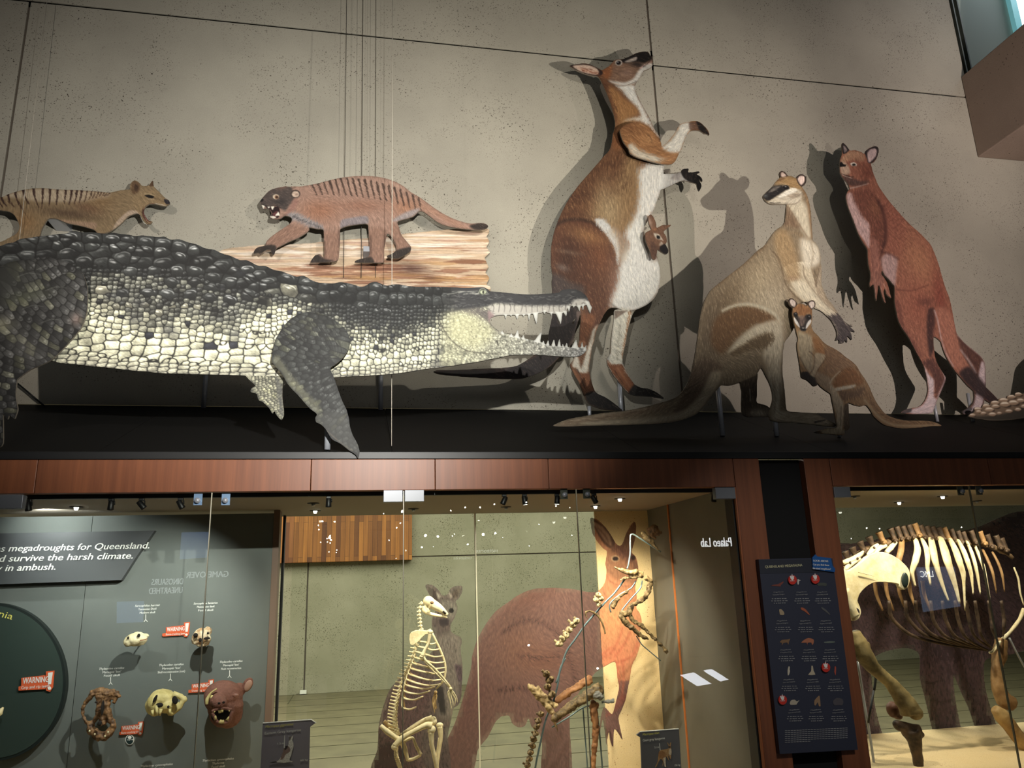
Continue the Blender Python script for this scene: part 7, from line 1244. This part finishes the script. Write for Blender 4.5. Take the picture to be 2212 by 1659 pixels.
# ------------------------------------------------------------------ lamps of the cases
m_lamp = mat('lamp_glow', (255, 250, 235), emit=14.0); m_blackmetal = mat('black_metal', (16, 16, 17), rough=.45, spec=.5)
def track_spot(px, py, ang, lab, on=False):
    Y = 4.1; a = P(px, py, Y); t = root('track_spotlight', (a[0], Y, CEIL - .022), lab, 'spotlight', 'small black track spotlights under the case ceiling'); zt_ = CEIL - .022; s = Y / F
    MB().box((a[0] - .012, Y - .012, zt_ - .012), (a[0] + .012, Y + .012, zt_)).build('adapter', m_blackmetal, t, smooth=False, bevel=.002)
    d = np.array([math.sin(ang), .25, -math.cos(ang)]); d /= np.linalg.norm(d); c = np.array([a[0], Y, zt_ - .032])
    h = MB().tube([c - d * .024, c - d * .022, c + d * .016, c + d * .022], [.006, .013, .015, .016], 14).build('head', m_blackmetal, t); MB().tube([c + d * .0222, c + d * .0232], .0125, 14).build('lens', m_lamp if on else mat('lens', (60, 60, 58), rough=.2), h)
    MB().tube([(a[0] + .014, Y, zt_ - .012), (a[0] + .016, Y, zt_ - .03)], .003, 6).build('yoke', m_blackmetal, t)
for q in ((62, 1086, .1, 'leftmost black track spotlight beside the left grey glass clip'), (240, 1088, -.1, 'black track spotlight above the word Queensland of the header'), (306, 1083, .7, 'black track spotlight left of the three blue brackets, second from them'), (390, 1087, .5, 'black track spotlight just left of the pale blue brackets'),
          (710, 1080, 0, 'lone black track spotlight above the timber-plank panel'), (1089, 1075, -.4, 'black track spotlight above the back of the giant printed kangaroo'), (1133, 1074, .2, 'black track spotlight with lit lens, above the giant kangaroo back', True), (1203, 1072, 0, 'black track spotlight with lit lens, left of the two dull brackets', True),
          (1283, 1072, .6, 'black track spotlight right beside the dull bracket above the kangaroo ears'), (1542, 1078, 0, 'black track spotlight beside the rightmost clip of the large case')): track_spot(*q)
def downlight(px, py, lab, on=1):
    c = PZ(px, py, CEIL - .001); t = root('downlight', c, lab, 'downlight', 'recessed downlights in the case ceilings')
    MB().tube([(c[0], c[1], CEIL - .0035), (c[0], c[1], CEIL + .0)], .035, 24).build('trim_ring', mat('dark_ring', (44, 34, 28), rough=.6), t); MB().tube([(c[0], c[1], CEIL - .018), (c[0], c[1], CEIL - .003)], [.009, .013], 14).build('lamp', m_lamp if on else m_alu, t)
for q in ((165, 1095, 'downlight above the dark header panel'), (677, 1087, 'front downlight over the timber-plank panel', 0), (681, 1103, 'rear downlight over the timber-plank panel'), (893, 1099, 'downlight right of the central pair of glass clips', 0), (1093, 1095, 'downlight behind the middle black spotlights', 0), (1339, 1077, 'downlight nearest the glass above the cream panel'), (1286, 1093, 'downlight at the rear above the kangaroo ears'),
          (1942, 1085, 'downlight above the spine of the heavy skeleton'), (2036, 1072, 'downlight left of the brackets in the right case'), (2110, 1082, 'downlight under the brackets in the right case', 0), (1846, 1072, 'downlight beside the clip of the right case', 0)): downlight(*q)

# ------------------------------------------------------------------ sign on the black pier
def megafauna_sign():
    Y = 3.965; t = root('megafauna_sign', P(1750, 1600, Y), 'tall dark sign titled QUEENSLAND MEGAFAUNA between the two cases', 'sign'); tl = lambda x, y: (x / 3.606 + 1612, y / 3.606 + 1180)
    m_s = mat('sign_navy', (50, 53, 68), rough=.45); poly('board', 'T 95,102 520,92 672,95 870,1585 262,1618', Y, .03, m_s, t); poly('title_band', 'T 97,106 662,99 676,200 108,212', Y - .002, .002, mat('title_band_dark', (38, 41, 52), rough=.5), t)
    my = MB(); text_mb(my, 'QUEENSLAND MEGAFAUNA', *tl(147, 170), 5.6, Y - .004, 96, 0, .004, .015); my.build('title_lettering', mat('sign_yellow', (216, 212, 168)), t, smooth=False)
    m_b = mat('tag_blue', (22, 84, 150), rough=.5); o = poly('blue_tag', 'T 515,90 522,82 540,64 556,80 660,92 672,150 694,176 690,202 520,178', Y - .012, .008, m_b, t); mb = MB()
    for s, x, y, w in (('LOOK ABOVE', 522, 118, 39), ('Can you find these', 520, 148, 42), ('life-sized megafauna?', 518, 178, 47)): text_mb(mb, s, *tl(x, y), 4.2, Y - .014, w, 0, .012, -.07)
    mb.build('lettering', m_white, o, smooth=False)
    m_sp = mat('small_print_grey', (150, 150, 150)); names = ['Komodo Dragon', 'Giant marsupial magpie', 'Land-dwelling crocodile', 'Giant tree kangaroo', 'Pygmy marsupial lion', 'Pygmy marsupial', 'Thylacine', 'Marsupial lion', 'Giant freshwater crocodile', 'Giant deer kangaroo', 'Giant forest wallaby', 'Short-faced kangaroo', 'Giant horned turtle', 'Marsupial tree-feller', 'Diprotodon']
    xs = [(250, 430, 590), (278, 458, 618), (306, 486, 650), (330, 515, 690), (372, 540, 715)]; ys = [(358, 300), (582, 520), (808, 748), (1040, 970), (1276, 1215)]
    cols = [(120, 60, 50), (206, 200, 190), (72, 76, 70), (170, 150, 120), (170, 90, 60), (90, 90, 90), (130, 100, 70), (176, 110, 80), (110, 120, 110), (200, 190, 170), (190, 176, 150), (176, 80, 60), (180, 170, 150), (150, 120, 90), (80, 76, 80)]
    shp = ['-60,8 -30,-2 0,-6 30,-22 42,-26 40,-14 20,4 18,14 -10,10', '-12,-40 0,-34 14,-28 0,-20 -2,10 -8,22 -14,0', '-40,-6 -10,-16 30,-14 40,-4 30,10 0,6 -30,8', '-22,-26 -6,-30 16,-8 18,14 -14,14 -20,-6', '-34,-42 -12,-40 10,-24 40,14 30,12 -8,-16 -30,-26', '-36,-46 -16,-40 10,-20 40,14 24,8 -10,-18 -30,-30', '-46,0 -30,-18 20,-22 40,-28 30,-8 22,20 14,2 -18,6 -30,26 -30,4', '-60,4 -34,-20 0,-34 40,-22 42,2 30,22 22,2 -8,4 -10,24 -18,2', '-46,-2 0,-8 40,-6 44,0 0,6 -44,4', '0,-34 10,-30 8,-8 12,0 4,30 -6,36 -8,0', '-6,-40 4,-36 10,0 24,30 -34,32 -10,4 -8,-20', '0,-34 10,-30 10,6 6,36 -4,10 -2,-10', '-34,10 -24,-14 6,-20 24,-6 44,-16 26,8 20,18 -26,20', '-30,-14 -6,-40 12,-50 20,30 6,30 -4,0 -20,26 -30,20', '-40,-10 -10,-34 34,-26 44,0 34,24 20,22 -20,24 -36,16']
    for r in range(5):
        for k in range(3):
            lm = MB(); ym = lm; i = r * 3 + k; cx, cy = xs[r][k], ys[r][0]; py = ys[r][1]; px_ = cx + (20 if i == 13 else 0) + (-70 if i == 12 else 0) * 0
            p = [tl(px_ + float(a.split(',')[0]) * .95, py + float(a.split(',')[1])) for a in shp[i].split()]
            if i == 1: p = [tl(412 + (px_ * 0) + float(a.split(',')[0]), 285 + float(a.split(',')[1]) * .7) for a in shp[i].split()]
            poly('picture', [tuple(q) for q in smooth_loop(p, 2)], Y - .002, .0015, mat('ink', cols[i], rough=.6), t)
            text_mb(ym, 'Megafauna', *tl(cx, cy + 2), 2.4, Y - .004, 26, .2, .01, .02, align='C'); text_mb(lm, names[i], *tl(cx + 3, cy + 22), 2.6, Y - .004, 30, 0, .01, .02, align='C')
            for j in range(3):
                w = (32, 36, 26)[j]; x0, y0 = tl(cx + 8 + j * 2, cy + 52 + j * 17); n = 6; xx = x0 - w / 2
                for q in range(n): ww = w / n * (0.55 + .3 * ((q * 7 + i + j * 3) % 3) / 2); lm.prism([P(xx, y0 - .9 + .0 - q * .12, Y - .003), P(xx + ww, y0 - .9 - q * .12, Y - .003), P(xx + ww, y0 + .5 - q * .12, Y - .003), P(xx, y0 + .5 - q * .12, Y - .003)], (0, .001, 0)); xx += w / n
            lm.build('species_text', m_sp, t, smooth=False)
    lm = MB()
    for j in range(7):
        x0, y0 = tl(302, 1438 + j * 15)
        for q in range(22 if j < 6 else 9): lm.prism([P(x0 + q * 6.2, y0 - q * .28 - .8, Y - .003), P(x0 + q * 6.2 + 5, y0 - q * .28 - .8, Y - .003), P(x0 + q * 6.2 + 5, y0 - q * .28 + .4, Y - .003), P(x0 + q * 6.2, y0 - q * .28 + .4, Y - .003)], (0, .001, 0))
    lm.build('small_print', m_sp, t, smooth=False)
    m_r = mat('red_sticker', (200, 52, 40), rough=.4)
    for x, y in ((361, 262), (540, 256), (622, 945), (285, 1198)):
        px_, py_ = tl(x, y); d = poly('touch_sticker', [(px_ + 9 * math.cos(a), py_ + 10 * math.sin(a)) for a in np.linspace(0, 6.28, 28, endpoint=False)], Y - .012, .009, m_r, t); poly('hand_mark', [tl(x - 22, y - 30), tl(x - 14, y - 32), tl(x - 10, y - 22), tl(x - 4, y - 48), tl(x + 2, y - 24), tl(x + 12, y - 34), tl(x + 10, y - 6), tl(x - 2, y + 4), tl(x - 14, y - 8)], Y - .0135, .0015, m_paper, d)
        mb = MB(); text_mb(mb, 'TOUCH', *tl(x - 20, y + 12), 2.4, Y - .0135, 11, 0, .02); mb.build('lettering', m_paper, d, smooth=False)
    MB().box((2.3, Y + .03, 1.0), (2.45, CASEY + .05, 1.4)).build('bracket', m_blackmetal, t, smooth=False)
megafauna_sign()

# ------------------------------------------------------------------ the hall behind the viewer, seen mirrored in the glass
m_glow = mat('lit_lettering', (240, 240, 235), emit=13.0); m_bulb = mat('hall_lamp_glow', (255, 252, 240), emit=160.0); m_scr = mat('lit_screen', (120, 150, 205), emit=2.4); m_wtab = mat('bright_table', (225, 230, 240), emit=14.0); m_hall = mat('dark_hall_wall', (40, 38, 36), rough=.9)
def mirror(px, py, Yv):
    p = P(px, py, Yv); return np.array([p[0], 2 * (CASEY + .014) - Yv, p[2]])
boxo('wall_rear', (-12, -7.9, 0), (14, -7.7, 7), m_hall, kind='structure')
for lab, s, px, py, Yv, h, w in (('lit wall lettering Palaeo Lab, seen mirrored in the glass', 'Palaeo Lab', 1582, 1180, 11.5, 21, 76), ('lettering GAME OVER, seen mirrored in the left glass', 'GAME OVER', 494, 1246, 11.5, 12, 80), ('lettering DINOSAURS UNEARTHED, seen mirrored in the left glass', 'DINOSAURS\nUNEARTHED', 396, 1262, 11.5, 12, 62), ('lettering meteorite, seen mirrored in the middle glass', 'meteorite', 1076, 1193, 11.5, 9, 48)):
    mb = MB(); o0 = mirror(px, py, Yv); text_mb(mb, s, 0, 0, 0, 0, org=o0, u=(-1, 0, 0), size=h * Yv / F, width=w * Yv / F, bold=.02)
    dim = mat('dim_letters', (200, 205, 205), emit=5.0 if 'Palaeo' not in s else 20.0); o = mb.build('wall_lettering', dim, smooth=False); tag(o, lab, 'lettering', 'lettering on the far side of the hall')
def LAMPL(k, x, y):
    col = 'over the timber planks' if x < 875 and y > 1115 else 'on the concrete wall' if y > 1120 and x < 1270 and y < 1200 else 'on the printed kangaroo' if 1000 < x < 1400 and y > 1200 else 'over the heavy skeleton' if x > 1800 else 'on the case ceiling'
    w = ('first', 'second', 'third', 'fourth', 'fifth', 'sixth', 'seventh', 'eighth', 'ninth', 'tenth')
    SEEN.setdefault(col, []).append(x); return 'bright lamp point mirrored ' + col + ', ' + w[len(SEEN[col]) - 1] + ' from the left'
SEEN = {}
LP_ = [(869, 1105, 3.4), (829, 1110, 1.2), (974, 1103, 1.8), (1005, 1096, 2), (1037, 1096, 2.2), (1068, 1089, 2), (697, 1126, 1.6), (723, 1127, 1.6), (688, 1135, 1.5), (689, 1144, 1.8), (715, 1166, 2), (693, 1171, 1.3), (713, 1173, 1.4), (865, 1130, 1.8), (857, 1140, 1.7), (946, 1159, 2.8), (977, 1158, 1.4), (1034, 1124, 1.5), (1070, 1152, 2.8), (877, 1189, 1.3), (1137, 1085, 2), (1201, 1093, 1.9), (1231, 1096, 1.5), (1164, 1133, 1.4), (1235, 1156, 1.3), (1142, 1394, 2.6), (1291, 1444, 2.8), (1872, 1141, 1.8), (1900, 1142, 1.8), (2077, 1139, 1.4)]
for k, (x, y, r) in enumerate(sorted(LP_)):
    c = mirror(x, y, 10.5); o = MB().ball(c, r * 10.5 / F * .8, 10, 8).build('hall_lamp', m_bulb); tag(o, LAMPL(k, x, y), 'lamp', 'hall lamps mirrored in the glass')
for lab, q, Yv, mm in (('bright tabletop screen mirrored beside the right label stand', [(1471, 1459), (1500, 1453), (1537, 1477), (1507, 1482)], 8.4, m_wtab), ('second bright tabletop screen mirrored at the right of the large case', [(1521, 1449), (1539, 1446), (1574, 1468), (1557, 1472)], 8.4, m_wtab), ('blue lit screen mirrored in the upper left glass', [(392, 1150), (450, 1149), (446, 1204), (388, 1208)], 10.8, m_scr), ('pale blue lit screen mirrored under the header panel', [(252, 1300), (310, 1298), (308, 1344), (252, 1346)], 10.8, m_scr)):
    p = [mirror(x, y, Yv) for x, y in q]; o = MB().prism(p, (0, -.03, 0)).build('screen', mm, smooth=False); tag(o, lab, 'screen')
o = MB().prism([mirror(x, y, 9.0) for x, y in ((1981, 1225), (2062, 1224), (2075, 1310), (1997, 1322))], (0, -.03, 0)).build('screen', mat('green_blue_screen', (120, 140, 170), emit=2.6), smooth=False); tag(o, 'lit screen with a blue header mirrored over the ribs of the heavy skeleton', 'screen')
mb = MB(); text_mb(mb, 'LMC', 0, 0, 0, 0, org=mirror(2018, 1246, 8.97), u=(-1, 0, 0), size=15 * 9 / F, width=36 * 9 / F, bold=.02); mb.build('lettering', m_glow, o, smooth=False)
